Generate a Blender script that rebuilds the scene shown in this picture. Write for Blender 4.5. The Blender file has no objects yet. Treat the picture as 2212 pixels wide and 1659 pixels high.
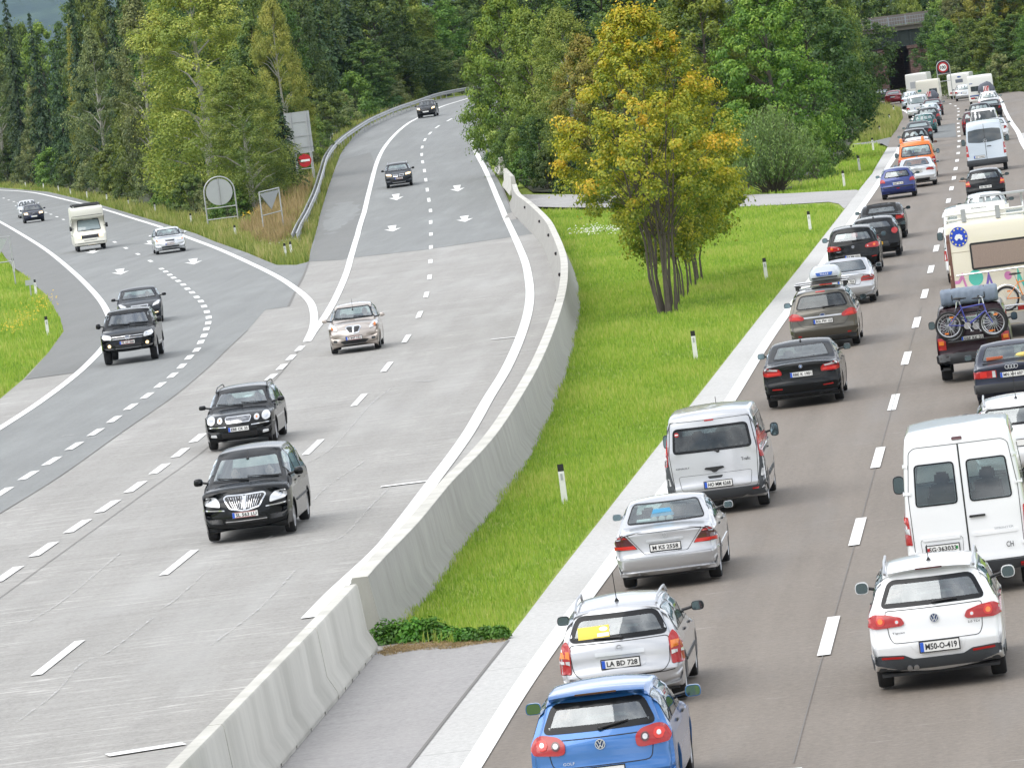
import bpy, bmesh, math, random
import numpy as np
from mathutils import Vector, Matrix
from mathutils.bvhtree import BVHTree
from mathutils.geometry import delaunay_2d_cdt
R = math.radians
rnd = random.Random(7)
S = bpy.context.scene
COL = S.collection
# ---------------------------------------------------------------- camera
FPX, CX, CY, HC = 13000.0, 1106.0, 829.5, 9.3        # focal length in pixels of a 2212 px wide frame, camera height
ROLL, PITCH = R(7.37), math.atan(726.0/FPX)
FWD = Vector((0, math.cos(PITCH), -math.sin(PITCH)))
U0 = Vector((0, math.sin(PITCH), math.cos(PITCH)))
X0 = Vector((1, 0, 0))
RGT = math.cos(ROLL)*X0 - math.sin(ROLL)*U0
UPV = math.sin(ROLL)*X0 + math.cos(ROLL)*U0
cam = bpy.data.cameras.new('camera')
cam.sensor_width = 36; cam.lens = FPX/2212*36
cam.clip_start = 1; cam.clip_end = 20000
co = bpy.data.objects.new('camera', cam); COL.objects.link(co)
co.matrix_world = Matrix(((RGT.x, UPV.x, -FWD.x, 0), (RGT.y, UPV.y, -FWD.y, 0), (RGT.z, UPV.z, -FWD.z, HC), (0, 0, 0, 1)))
S.camera = co
# ---------------------------------------------------------------- sky, sun, exposure
SUN_EL, SUN_AZ = 56, 238      # azimuth clockwise from +Y
w = bpy.data.worlds.new('World'); S.world = w; w.use_nodes = True
nt = w.node_tree; N = nt.nodes; Lk = nt.links
bg = N['Background']; bg.inputs['Strength'].default_value = 0.12
sky = N.new('ShaderNodeTexSky'); sky.sky_type = 'NISHITA'; sky.sun_disc = False
sky.sun_elevation = R(SUN_EL); sky.sun_rotation = R(SUN_AZ); sky.air_density = 1.0; sky.dust_density = 2.0
tc = N.new('ShaderNodeTexCoord')
mp = N.new('ShaderNodeMapping'); mp.inputs['Scale'].default_value = (1.0, 1.0, 2.6)
nz = N.new('ShaderNodeTexNoise'); nz.inputs['Scale'].default_value = 1.7; nz.inputs['Detail'].default_value = 6; nz.inputs['Roughness'].default_value = 0.55
cr = N.new('ShaderNodeValToRGB'); cr.color_ramp.elements[0].position = 0.30; cr.color_ramp.elements[1].position = 0.50
nz2 = N.new('ShaderNodeTexNoise'); nz2.inputs['Scale'].default_value = 3.1; nz2.inputs['Detail'].default_value = 5
cr2 = N.new('ShaderNodeValToRGB')
cr2.color_ramp.elements[0].position = 0.35; cr2.color_ramp.elements[0].color = (3.6, 3.9, 4.4, 1)
cr2.color_ramp.elements[1].position = 0.65; cr2.color_ramp.elements[1].color = (11.5, 11.6, 11.8, 1)
mx = N.new('ShaderNodeMix'); mx.data_type = 'RGBA'
Lk.new(tc.outputs['Generated'], mp.inputs['Vector']); Lk.new(mp.outputs[0], nz.inputs['Vector']); Lk.new(mp.outputs[0], nz2.inputs['Vector'])
Lk.new(nz.outputs[0], cr.inputs[0]); Lk.new(nz2.outputs[0], cr2.inputs[0])
Lk.new(cr.outputs[0], mx.inputs[0]); Lk.new(sky.outputs[0], mx.inputs[6]); Lk.new(cr2.outputs[0], mx.inputs[7])
Lk.new(mx.outputs[2], bg.inputs['Color'])
sl = bpy.data.lights.new('sun', 'SUN'); sl.energy = 1.5; sl.angle = R(60); sl.color = (1, 0.97, 0.92)
so = bpy.data.objects.new('sun', sl); COL.objects.link(so)
sd = Vector((math.sin(R(SUN_AZ))*math.cos(R(SUN_EL)), math.cos(R(SUN_AZ))*math.cos(R(SUN_EL)), math.sin(R(SUN_EL))))
so.rotation_euler = sd.to_track_quat('Z', 'Y').to_euler()
so.location = (0, 0, 60)
vs = S.view_settings; vs.view_transform = 'Standard'; vs.look = 'None'; vs.gamma = 1; vs.exposure = 0.68
S.render.engine = 'CYCLES'
S.cycles.max_bounces = 8; S.cycles.transparent_max_bounces = 12; S.cycles.diffuse_bounces = 3; S.cycles.glossy_bounces = 3
S.cycles.use_denoising = True; S.cycles.caustics_reflective = False; S.cycles.caustics_refractive = False

# ---------------------------------------------------------------- terrain heights and pixel -> ground
def sm(a, b, x):
    t = min(1, max(0, (x-a)/(b-a))); return t*t*(3-2*t)
RAMP = [(0, 0), (330, 0), (365, .35), (396, 1.0), (440, 2.0), (520, 3.8), (590, 4.8), (660, 5.3), (5000, 5.5)]
def ramp_z(Y):
    for (a, za), (b, zb) in zip(RAMP, RAMP[1:]):
        if Y <= b: return za + (zb-za)*(Y-a)/(b-a)
    return RAMP[-1][1]
RC = [(330, -4.6), (370, -4.7), (400, -5.6), (450, -6.7), (500, -6.5), (550, -5.2), (600, -2), (700, 8)]  # ramp centre line, refined below
def ramp_x(Y):
    if Y <= RC[0][0]: return RC[0][1]
    for (a, xa), (b, xb) in zip(RC, RC[1:]):
        if Y <= b: return xa + (xb-xa)*(Y-a)/(b-a)
    return RC[-1][1]
def _rc():
    out = [(330.0, None)]
    for px, py in ((930.5, 481), (926.5, 433), (923, 411), (917, 370), (912, 319), (929, 289), (945, 275), (971, 260), (1000, 246), (1040, 232), (1100, 216), (1190, 200)):
        d = FWD*FPX + RGT*(px-CX) + UPV*(CY-py); d = d/d.y; lo, hi = 200.0, 1500.0
        for _ in range(40):
            m = (lo+hi)/2
            if HC+d.z*m-ramp_z(m) <= 0: hi = m
            else: lo = m
        out.append((hi, d.x*hi))
    out = [o for o in out if o[1] is not None and o[0] > 330]
    out = [(330.0, out[0][1])]+out
    print('RC', [(round(a), round(b, 1)) for a, b in out])
    return out
LR = []
for px, py in ((667, 566), (598, 573), (506, 537), (425, 506), (346, 481), (220, 444), (160, 428), (104, 415), (0, 406), (-200, 400)):
    d = FWD*FPX + RGT*(px-CX) + UPV*(CY-py); d = d/d.y; LR.append((-HC/d.z, d.x*-HC/d.z))
def lroad_x(Y):
    if Y <= LR[0][0]: return LR[0][1]-3
    for (a, xa), (b, xb) in zip(LR, LR[1:]):
        if Y <= b: return xa + (xb-xa)*(Y-a)/(b-a)
    return LR[-1][1]
def hgt(X, Y):
    z = 0.0
    if Y > 330 and Y < 2500:
        dx = X-ramp_x(Y); k = sm(470, 530, Y)
        lim = 9.8+4*k if dx > 0 else 12.5+45*k
        xl = lroad_x(Y)
        z += ramp_z(Y)*(1-sm(lim, lim+max(3.5, 1.6*ramp_z(Y)), abs(dx)))*sm(xl+1.5, xl+8+ramp_z(Y), X)
    if Y > 310:
        z -= 0.0066*((Y-310)**2/60 if Y < 340 else min(Y, 800)-325)*sm(8, 22, X)
    return z
RC = _rc()
def ray(px, py):
    d = FWD*FPX + RGT*(px-CX) + UPV*(CY-py)
    return d/d.y
def G(px, py, up=0.0, fixed=None):
    """ground point seen at pixel (px,py) of a 2212x1659 picture; up = height above the ground"""
    d = ray(px, py)
    if fixed is not None:
        Y = (fixed-HC)/d.z
        return Vector((d.x*Y, Y, fixed))
    lo, hi, st = 40.0, None, 4.0
    Y = lo
    while Y < 3000:
        if HC+d.z*Y - hgt(d.x*Y, Y) - up <= 0: hi = Y; break
        lo = Y; Y += st
    if hi is None: Y = 1500; return Vector((d.x*Y, Y, 0))
    for _ in range(24):
        m = (lo+hi)/2
        if HC+d.z*m - hgt(d.x*m, m) - up <= 0: hi = m
        else: lo = m
    return Vector((d.x*hi, hi, hgt(d.x*hi, hi)+up))
def GY(px, Y, z=None):
    """point at distance Y whose image is on column px around height z"""
    X = 0
    for _ in range(20):
        zz = hgt(X, Y) if z is None else z
        v = Vector((X, Y, zz-HC)); q = v.dot(RGT)/v.dot(FWD)*FPX + CX
        X += (px-q)/FPX*Y
    return Vector((X, Y, hgt(X, Y) if z is None else z))

# ---------------------------------------------------------------- materials
MATS = {}
def pmat(name, col, rough=0.6, metal=0.0, coat=0.0, spec=0.5, emit=None, es=1.0, noise=0.0, nscale=3.0, bump=0.0):
    if name in MATS: return MATS[name]
    m = bpy.data.materials.new(name); m.use_nodes = True
    b = m.node_tree.nodes['Principled BSDF']
    b.inputs['Base Color'].default_value = (*col, 1); b.inputs['Roughness'].default_value = rough
    b.inputs['Metallic'].default_value = metal; b.inputs['Coat Weight'].default_value = coat
    b.inputs['Coat Roughness'].default_value = 0.03
    b.inputs['Specular IOR Level'].default_value = spec
    if emit: b.inputs['Emission Color'].default_value = (*emit, 1); b.inputs['Emission Strength'].default_value = es
    if noise:
        t = m.node_tree; n = t.nodes.new('ShaderNodeTexNoise'); c = t.nodes.new('ShaderNodeTexCoord')
        n.inputs['Scale'].default_value = nscale; n.inputs['Detail'].default_value = 6
        x = t.nodes.new('ShaderNodeMix'); x.data_type = 'RGBA'
        x.inputs[6].default_value = (*[v*(1-noise) for v in col], 1); x.inputs[7].default_value = (*[min(1, v*(1+noise)) for v in col], 1)
        t.links.new(c.outputs['Object'], n.inputs['Vector']); t.links.new(n.outputs[0], x.inputs[0]); t.links.new(x.outputs[2], b.inputs['Base Color'])
        if bump:
            u = t.nodes.new('ShaderNodeBump'); u.inputs['Strength'].default_value = bump; u.inputs['Distance'].default_value = 0.02
            t.links.new(n.outputs[0], u.inputs['Height']); t.links.new(u.outputs[0], b.inputs['Normal'])
    MATS[name] = m; return m
def nodes_mat(name, build):
    if name in MATS: return MATS[name]
    m = bpy.data.materials.new(name); m.use_nodes = True
    t = m.node_tree; b = t.nodes['Principled BSDF']
    build(t, b); MATS[name] = m; return m
def nn(t, kind, **kw):
    n = t.nodes.new(kind)
    for k, v in kw.items():
        if k in ('operation', 'blend_type', 'data_type', 'noise_dimensions', 'feature', 'wave_type', 'bands_direction', 'distance', 'vector_type'): setattr(n, k, v)
        else: n.inputs[k.replace('_', ' ')].default_value = v
    return n
def ramp(t, src, stops):
    r = t.nodes.new('ShaderNodeValToRGB'); e = r.color_ramp.elements
    e[0].position, e[0].color = stops[0][0], (*stops[0][1], 1); e[1].position, e[1].color = stops[-1][0], (*stops[-1][1], 1)
    for p, c in stops[1:-1]:
        x = e.new(p); x.color = (*c, 1)
    t.links.new(src, r.inputs[0]); return r.outputs[0]
def mixc(t, f, a, b, mode='MIX'):
    m = t.nodes.new('ShaderNodeMix'); m.data_type = 'RGBA'; m.blend_type = mode
    for i, v in ((0, f), (6, a), (7, b)):
        if hasattr(v, 'is_output'): t.links.new(v, m.inputs[i])
        elif i == 0: m.inputs[0].default_value = v
        else: m.inputs[i].default_value = (*v, 1)
    return m.outputs[2]
def world_noise(t, scale, detail=6, rough=0.55, stretch=(1, 1, 1), rot=0.0):
    c = t.nodes.new('ShaderNodeNewGeometry'); mpn = t.nodes.new('ShaderNodeMapping'); mpn.vector_type = 'POINT'
    mpn.inputs['Rotation'].default_value = (0, 0, rot)
    mpn2 = t.nodes.new('ShaderNodeMapping'); mpn2.inputs['Scale'].default_value = stretch
    n = t.nodes.new('ShaderNodeTexNoise'); n.inputs['Scale'].default_value = scale; n.inputs['Detail'].default_value = detail; n.inputs['Roughness'].default_value = rough
    t.links.new(c.outputs['Position'], mpn.inputs[0]); t.links.new(mpn.outputs[0], mpn2.inputs[0]); t.links.new(mpn2.outputs[0], n.inputs['Vector'])
    return n.outputs[0]

# ---------------------------------------------------------------- mesh helpers
def tag(o, label=None, cat=None, group=None, kind=None):
    if label: o['label'] = label
    if cat: o['category'] = cat
    if group: o['group'] = group
    if kind: o['kind'] = kind
    return o
def link(name, me, mats=(), parent=None, smooth=False):
    o = bpy.data.objects.new(name, me); COL.objects.link(o)
    for m in mats:
        me.materials.append(m)
    if parent is not None: o.parent = parent
    return o
def empty(name, loc=(0, 0, 0), rz=0.0):
    o = bpy.data.objects.new(name, None); COL.objects.link(o); o.location = loc; o.rotation_euler = (0, 0, rz); o.empty_display_size = .3
    return o
class MB:
    def __init__(s): s.v = []; s.f = []; s.m = []
    def add(s, vs, fs, mi=0):
        k = len(s.v); s.v += [tuple(v) for v in vs]; s.f += [tuple(i+k for i in f) for f in fs]; s.m += [mi]*len(fs); return s
    def box(s, c, d, mi=0, rz=0.0, tap=1.0):
        x, y, z = d[0]/2, d[1]/2, d[2]/2; ca, sa = math.cos(rz), math.sin(rz)
        vs = []
        for sz in (-1, 1):
            k = tap if sz > 0 else 1
            for sx, sy in ((-1, -1), (1, -1), (1, 1), (-1, 1)):
                a, b = sx*x*k, sy*y*k
                vs.append((c[0]+a*ca-b*sa, c[1]+a*sa+b*ca, c[2]+sz*z))
        return s.add(vs, [(3, 2, 1, 0), (4, 5, 6, 7), (0, 1, 5, 4), (1, 2, 6, 5), (2, 3, 7, 6), (3, 0, 4, 7)], mi)
    def tube(s, pts, rads, n=8, mi=0, cap=True):
        pts = [Vector(p) for p in pts]
        if not hasattr(rads, '__len__'): rads = [rads]*len(pts)
        vs = []; fs = []; a = None
        for i, p in enumerate(pts):
            t = (pts[min(i+1, len(pts)-1)]-pts[max(i-1, 0)]).normalized()
            if a is None: a = t.orthogonal().normalized()
            else:
                a = (a - t*a.dot(t))
                a = a.normalized() if a.length > 1e-6 else t.orthogonal().normalized()
            b = t.cross(a)
            for k in range(n):
                q = 2*math.pi*k/n; vs.append(p + rads[i]*(math.cos(q)*a+math.sin(q)*b))
        for i in range(len(pts)-1):
            for k in range(n):
                fs.append((i*n+k, i*n+(k+1) % n, (i+1)*n+(k+1) % n, (i+1)*n+k))
        if cap: fs += [tuple(range(n-1, -1, -1)), tuple((len(pts)-1)*n+k for k in range(n))]
        return s.add(vs, fs, mi)
    def lathe(s, prof, axis='z', c=(0, 0, 0), n=24, mi=0):
        """prof: (radius, along)"""
        vs = []; fs = []; m = len(prof)
        for k in range(n):
            q = 2*math.pi*k/n; cq, sq = math.cos(q), math.sin(q)
            for r_, h in prof:
                v = (r_*cq, r_*sq, h) if axis == 'z' else (h, r_*cq, r_*sq) if axis == 'x' else (r_*cq, h, r_*sq)
                vs.append((v[0]+c[0], v[1]+c[1], v[2]+c[2]))
        for k in range(n):
            for j in range(m-1):
                fs.append((k*m+j, ((k+1) % n)*m+j, ((k+1) % n)*m+j+1, k*m+j+1))
        return s.add(vs, fs, mi)
    def ell(s, c, r, mi=0, n=12, m=8, M=None):
        vs = []; fs = []
        for i in range(m+1):
            a = math.pi*i/m
            for k in range(n):
                q = 2*math.pi*k/n
                v = Vector((r[0]*math.sin(a)*math.cos(q), r[1]*math.sin(a)*math.sin(q), r[2]*math.cos(a)))
                if M is not None: v = M @ v
                vs.append(v+Vector(c))
        for i in range(m):
            for k in range(n):
                fs.append((i*n+k, (i+1)*n+k, (i+1)*n+(k+1) % n, i*n+(k+1) % n))
        return s.add(vs, fs, mi)
    def mesh(s, name, smooth=True, ang=40):
        me = bpy.data.meshes.new(name); me.from_pydata(s.v, [], s.f)
        for p, mi in zip(me.polygons, s.m): p.material_index = mi; p.use_smooth = smooth
        bm = bmesh.new(); bm.from_mesh(me); bmesh.ops.recalc_face_normals(bm, faces=bm.faces); bm.to_mesh(me); bm.free()
        if smooth: me.set_sharp_from_angle(angle=R(ang))
        me.update(); return me
    def obj(s, name, mats, parent=None, smooth=True, ang=40):
        if not isinstance(mats, (list, tuple)): mats = [mats]
        return link(name, s.mesh(name, smooth, ang), mats, parent)
# ================================================================ ground
def crm(pts, k=6):
    """Catmull-Rom through points (any dimension Vectors)"""
    P = [Vector(p) for p in pts]; out = []
    for i in range(len(P)-1):
        a = P[i-1] if i else P[0]*2-P[1]; b = P[i]; c = P[i+1]; d = P[i+2] if i+2 < len(P) else P[-1]*2-P[-2]
        for j in range(k):
            t = j/k
            out.append(0.5*((2*b)+(c-a)*t+(2*a-5*b+4*c-d)*t*t+(3*b-a-3*c+d)*t**3))
    out.append(P[-1]); return out
def in_poly(x, y, poly):
    c = False; j = len(poly)-1
    for i in range(len(poly)):
        xi, yi = poly[i][0], poly[i][1]; xj, yj = poly[j][0], poly[j][1]
        if (yi > y) != (yj > y) and x < (xj-xi)*(y-yi)/(yj-yi)+xi: c = not c
        j = i
    return c
def sheet(name, outline, mat, lift, step=6.0, kind='structure'):
    """flat sheet over the terrain from a ground outline"""
    pl = []
    for i, p in enumerate(outline):
        q = outline[(i+1) % len(outline)]; n = max(1, int((Vector(q[:2])-Vector(p[:2])).length/step))
        for j in range(n): pl.append(Vector((p[0]+(q[0]-p[0])*j/n, p[1]+(q[1]-p[1])*j/n)))
    n = len(pl); pts = list(pl)
    x0, x1 = min(p.x for p in pl), max(p.x for p in pl); y0, y1 = min(p.y for p in pl), max(p.y for p in pl)
    yy = y0+step/2
    while yy < y1:
        xx = x0+step/2
        while xx < x1:
            if in_poly(xx, yy, pl): pts.append(Vector((xx, yy)))
            xx += step
        yy += step
    vs, es, fs, *_ = delaunay_2d_cdt(pts, [(i, (i+1) % n) for i in range(n)], [], 0, 1e-6)
    b = MB(); good = []
    for f in fs:
        cx = sum(vs[i].x for i in f)/len(f); cy = sum(vs[i].y for i in f)/len(f)
        if in_poly(cx, cy, pl): good.append(tuple(f))
    b.add([(v.x, v.y, hgt(v.x, v.y)+lift) for v in vs], good)
    o = b.obj(name, mat, smooth=True)
    if o.data.polygons and sum(p.normal.z for p in o.data.polygons) < 0: o.data.flip_normals()
    if kind: o['kind'] = kind
    return o
def PX(*pts): return [G(x, y) for x, y in pts]
def strip_pts(center, width):
    """ribbon outline quads from a 3d centre line"""
    L_, R_ = [], []
    for i, p in enumerate(center):
        t = (center[min(i+1, len(center)-1)]-center[max(i-1, 0)]); t.z = 0; t.normalize(); n = Vector((-t.y, t.x, 0))
        L_.append(p+n*width/2); R_.append(p-n*width/2)
    return L_, R_
LN = 0
def ribbon(b, center, width, lift, mi=0):
    global LN
    LN += 1; lift += 0.0006*(LN % 12)
    L_, R_ = strip_pts(center, width); k = len(center)
    vs = [(p.x, p.y, hgt(p.x, p.y)+lift) for p in L_+R_]
    b.add(vs, [(i, i+1, k+i+1, k+i) for i in range(k-1)], mi)
def resample(pl, step):
    out = [pl[0]]; acc = 0
    for a, b in zip(pl, pl[1:]):
        d = (b-a).length; t = step-acc
        while t <= d: out.append(a+(b-a)*t/d); t += step
        acc = (acc+d) % step
    return out

def m_ground(t, b):
    n1 = world_noise(t, 0.06, 5); n2 = world_noise(t, 0.9, 8, 0.7); n3 = world_noise(t, 6, 3)
    c = mixc(t, ramp(t, n1, [(0.35, (0, 0, 0)), (0.65, (1, 1, 1))]), (0.17, 0.27, 0.035), (0.24, 0.33, 0.05))
    c = mixc(t, ramp(t, n2, [(0.42, (0, 0, 0)), (0.7, (1, 1, 1))]), c, (0.27, 0.27, 0.09))
    c = mixc(t, 0.35, c, ramp(t, n3, [(0.3, (0.13, 0.19, 0.03)), (0.7, (0.28, 0.36, 0.08))]))
    t.links.new(c, b.inputs['Base Color']); b.inputs['Roughness'].default_value = 1; b.inputs['Specular IOR Level'].default_value = 0.1
    u = nn(t, 'ShaderNodeBump', Strength=0.7, Distance=0.12); t.links.new(n2, u.inputs['Height']); t.links.new(u.outputs[0], b.inputs['Normal'])
M_GROUND = nodes_mat('meadow_ground', m_ground)
ys = [-250, 30, 60] + list(range(80, 330, 10)) + list(range(330, 700, 5)) + list(range(700, 1000, 25)) + [1100, 1300, 1600, 2000, 2600, 3500, 5000, 7500]
b = MB(); rows = []
us = [-1, -.8, -.62, -.48] + [i/80 for i in range(-32, 45)] + [.6, .75, 1]
for y in ys:
    half = max(60, 55 + .22*y)
    rows.append([(u*half*(1 if y < 1000 else 1+(y-1000)/1500), y, 0) for u in us])
vs = [(x, y, hgt(x, y)-0.02*sm(200, 240, y)-0.12*sm(290, 309, y)) for r_ in rows for x, y, _ in r_]
k = len(us)
b.add(vs, [(i*k+j, i*k+j+1, (i+1)*k+j+1, (i+1)*k+j) for i in range(len(ys)-1) for j in range(k-1)])
gobj = b.obj('ground', M_GROUND); gobj['kind'] = 'structure'

def road_mat(name, lo, hi, rot, streak=0.5, patch=0.3, joint=0.0, tint=None, white=0.0, wlo=0.62):
    def f(t, b):
        fine = world_noise(t, 9, 6, 0.85)
        big = world_noise(t, 0.16, 5, 0.6)
        st = world_noise(t, 1.0, 6, 0.62, (1.6, 0.05, 1), rot)        # along the lanes
        tr = world_noise(t, 1.0, 6, 0.7, (0.18, 2.4, 1), rot)         # across
        c = mixc(t, ramp(t, big, [(0.3, (0, 0, 0)), (0.7, (1, 1, 1))]), lo, hi)
        c = mixc(t, streak, c, mixc(t, ramp(t, st, [(0.3, (0, 0, 0)), (0.7, (1, 1, 1))]), [v*0.62 for v in lo], [min(1, v*1.25) for v in hi]))
        c = mixc(t, patch, c, mixc(t, ramp(t, tr, [(0.35, (0, 0, 0)), (0.65, (1, 1, 1))]), [v*0.7 for v in lo], [min(1, v*1.2) for v in hi]))
        c = mixc(t, 0.5, c, mixc(t, ramp(t, fine, [(.3, (0, 0, 0)), (.7, (1, 1, 1))]), [v*0.55 for v in lo], [min(1, v*1.35) for v in hi]))
        if tint: c = mixc(t, ramp(t, world_noise(t, 0.5, 5, .6, (1, .12, 1), rot), [(0.5, (0, 0, 0)), (0.78, (.6, .6, .6))]), c, tint)
        if white:
            w1 = world_noise(t, 1.0, 8, 0.75, (0.7, 5.0, 1), rot); w2 = world_noise(t, 0.22, 3, .5)
            wm = nn(t, 'ShaderNodeMath', operation='MULTIPLY'); t.links.new(ramp(t, w1, [(wlo-.06, (0, 0, 0)), (wlo+.05, (1, 1, 1))]), wm.inputs[0]); t.links.new(ramp(t, w2, [(0.45, (0, 0, 0)), (0.6, (1, 1, 1))]), wm.inputs[1])
            wn = nn(t, 'ShaderNodeMath', operation='MULTIPLY'); t.links.new(wm.outputs[0], wn.inputs[0]); wn.inputs[1].default_value = white
            c = mixc(t, wn.outputs[0], c, (0.62, 0.6, 0.57))
        if joint:
            g = t.nodes.new('ShaderNodeNewGeometry'); mpn = t.nodes.new('ShaderNodeMapping'); mpn.inputs['Rotation'].default_value = (0, 0, rot)
            t.links.new(g.outputs['Position'], mpn.inputs[0]); sx = t.nodes.new('ShaderNodeSeparateXYZ'); t.links.new(mpn.outputs[0], sx.inputs[0])
            fr = nn(t, 'ShaderNodeMath', operation='PINGPONG'); t.links.new(sx.outputs[1], fr.inputs[0]); fr.inputs[1].default_value = joint
            lt = nn(t, 'ShaderNodeMath', operation='LESS_THAN'); t.links.new(fr.outputs[0], lt.inputs[0]); lt.inputs[1].default_value = 0.035
            mm = nn(t, 'ShaderNodeMath', operation='MULTIPLY'); t.links.new(lt.outputs[0], mm.inputs[0]); mm.inputs[1].default_value = 0.45
            c = mixc(t, mm.outputs[0], c, [v*0.5 for v in lo])
        t.links.new(c, b.inputs['Base Color']); b.inputs['Roughness'].default_value = 0.72; b.inputs['Specular IOR Level'].default_value = 0.3
        u = nn(t, 'ShaderNodeBump', Strength=0.25, Distance=0.01); t.links.new(fine, u.inputs['Height']); t.links.new(u.outputs[0], b.inputs['Normal'])
    return nodes_mat(name, f)
HR = math.atan2(1, 1)*0
# lane directions (rotation that brings the lane along Y)
ROT_R = R(4.7)      # right carriageway runs about 4.7 deg clockwise of +Y
ROT_L = R(3.0)
M_CONC = road_mat('brushed_concrete_carriageway', (0.215, 0.206, 0.190), (0.345, 0.334, 0.314), ROT_L, .36, .36, tint=(0.40, 0.395, 0.38), white=.85, wlo=.6)
M_ASPH_L = road_mat('grey_asphalt', (0.172, 0.176, 0.172), (0.235, 0.242, 0.237), ROT_L, .45, .2, tint=(0.29, 0.30, 0.295))
M_ASPH_LB = road_mat('grey_asphalt_shoulder', (0.15, 0.152, 0.146), (0.20, 0.202, 0.195), ROT_L, .3, .2)
M_ASPH_R = road_mat('brown_grey_asphalt', (0.150, 0.127, 0.104), (0.212, 0.184, 0.156), ROT_R, .5, .12, tint=(0.20, 0.19, 0.18), white=.6, wlo=.66)
M_STRIP = road_mat('pale_concrete_strip', (0.42, 0.415, 0.40), (0.50, 0.495, 0.48), ROT_R, .12, .1, joint=5.0)
M_GAP = road_mat('worn_gap_asphalt', (0.26, 0.25, 0.245), (0.33, 0.32, 0.315), ROT_R, .3, .3, tint=(0.38, 0.36, 0.35))
M_DRIVE = road_mat('driveway_asphalt', (0.25, 0.245, 0.24), (0.42, 0.41, 0.40), 1.2, .5, .3)
M_PATCH = road_mat('repair_asphalt', (0.12, 0.125, 0.125), (0.17, 0.178, 0.175), ROT_R, .4, .1)
def m_line(t, b):
    n = world_noise(t, 5.0, 8, 0.75); c = mixc(t, ramp(t, n, [(0.33, (0, 0, 0)), (0.45, (1, 1, 1))]), (0.42, 0.41, 0.39), (0.78, 0.78, 0.76))
    t.links.new(c, b.inputs['Base Color']); b.inputs['Roughness'].default_value = .6
M_LINE = nodes_mat('white_road_paint', m_line)

# --- left carriageways: one pale concrete sheet, asphalt on top
far_l = [(0, 406), (104, 415), (160, 428), (220, 444), (346, 481), (425, 506), (463, 522), (506, 537), (535, 547), (570, 562), (598, 573), (640, 573), (667, 566)]
conc = PX((-60, 1750), (-60, 1100), (-60, 905), (0, 862), (50, 820), (105, 762), (138, 716), (145, 700), (380, 640), (667, 566), (740, 560), (1050, 520), (1110, 440), (1100, 438), (1122, 474), (1158, 506), (1181, 536), (1199, 573), (1210, 614), (1214, 655), (1208, 700), (1196, 745), (1160, 820),
          (1110, 905), (1050, 990), (960, 1085), (860, 1195), (770, 1300), (690, 1390), (600, 1500), (500, 1640), (430, 1750), (300, 1800))
o = sheet('road_concrete', conc, M_CONC, 0.004, 12)
asl = PX((-120, 1180), (0, 1110), (132, 1028), (264, 934), (378, 855), (453, 792), (488, 758), (535, 714), (573, 670), (623, 663), (667, 566), *far_l[::-1][1:], (-260, 380), (-260, 500), (-60, 500), (0, 540), (25, 575), (60, 600), (100, 640), (130, 690), (138, 716), (105, 762), (53, 821), (160, 806), (80, 878), (0, 930), (-120, 1010))
o = sheet('road_asphalt', asl, M_ASPH_L, 0.008, 12)
rampL = [(667, 566), (672, 535), (690, 470), (708, 410), (722, 370), (735, 335), (752, 308), (775, 285), (805, 262), (845, 244), (900, 226), (960, 213), (1000, 207), (1060, 198), (1180, 186)]
rampR = [(1118, 474), (1108, 455), (1095, 425), (1077, 390), (1060, 362), (1050, 335), (1042, 305), (1040, 285), (1046, 268), (1065, 255), (1100, 243), (1200, 225)]
rmp = PX(*rampL, *rampR[::-1], (1150, 506), (920, 540), (772, 556), (740, 562))
o = sheet('ramp_road', rmp, M_ASPH_L, 0.008, 4)
gore = PX((667, 566), (690, 470), (722, 370), (740, 345), (800, 330), (812, 360), (796, 420), (778, 490), (762, 548), (740, 562))
o = sheet('ramp_shoulder', gore, M_ASPH_LB, 0.012, 6)
shl = PX((-60, 500), (0, 540), (25, 575), (60, 600), (100, 640), (130, 690), (138, 716), (105, 762), (53, 821), (160, 806), (218, 757), (236, 720), (236, 690), (210, 648), (160, 596), (100, 546), (40, 505), (-60, 450))
o = sheet('road_shoulder', shl, M_ASPH_LB, 0.012, 8)
# --- right carriageway
rl = [(860, 1682), (878, 1659), (1095, 1385), (1202, 1244), (1298, 1122), (1408, 981), (1530, 827), (1642, 684), (1731, 573), (1822, 456), (1855, 412), (1884, 376), (1917, 319), (1924, 298), (1938, 279), (1951, 254), (1948, 244), (1944, 238), (1912, 230), (1880, 226), (1820, 222)]
rr = [(3200, 2600), (2500, 900), (2400, 500), (2330, 300), (2260, 203), (2212, 199), (2176, 196), (2148, 194), (2090, 188), (1990, 184), (1820, 182)]
o = sheet('road_right', PX((800, 1759), *rl, *rr[::-1]), M_ASPH_R, 0.004, 5)
lw = [(985, 1712), (1028, 1644), (1115, 1504), (1193, 1391), (1311, 1230), (1439, 1058), (1560, 893), (1668, 722), (1781, 566), (1848, 468), (1899, 394), (1928, 347), (1945, 318)]
o = sheet('concrete_strip', PX((800, 1759), *rl[1:13], *[(x+2, y) for x, y in lw[::-1]]), M_STRIP, 0.008, 6)
o = sheet('gap_pavement', PX((400, 1900), (560, 1640), (730, 1450), (800, 1380), (960, 1391), (1100, 1384), (886, 1659), (808, 1759)), M_GAP, 0.012, 20)
o = sheet('driveway', PX((1120, 421), (1300, 421), (1549, 423), (1700, 419), (1769, 415), (1850, 411), (1856, 413), (1824, 452), (1812, 441), (1790, 437), (1675, 444), (1533, 450), (1300, 449), (1150, 447)), M_DRIVE, 0.012, 8)
o = sheet('field_path', PX((1840, 312), (1886, 306), (1924, 297), (1918, 318), (1905, 311), (1870, 313)), M_ASPH_LB, 0.012, 8)
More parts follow.
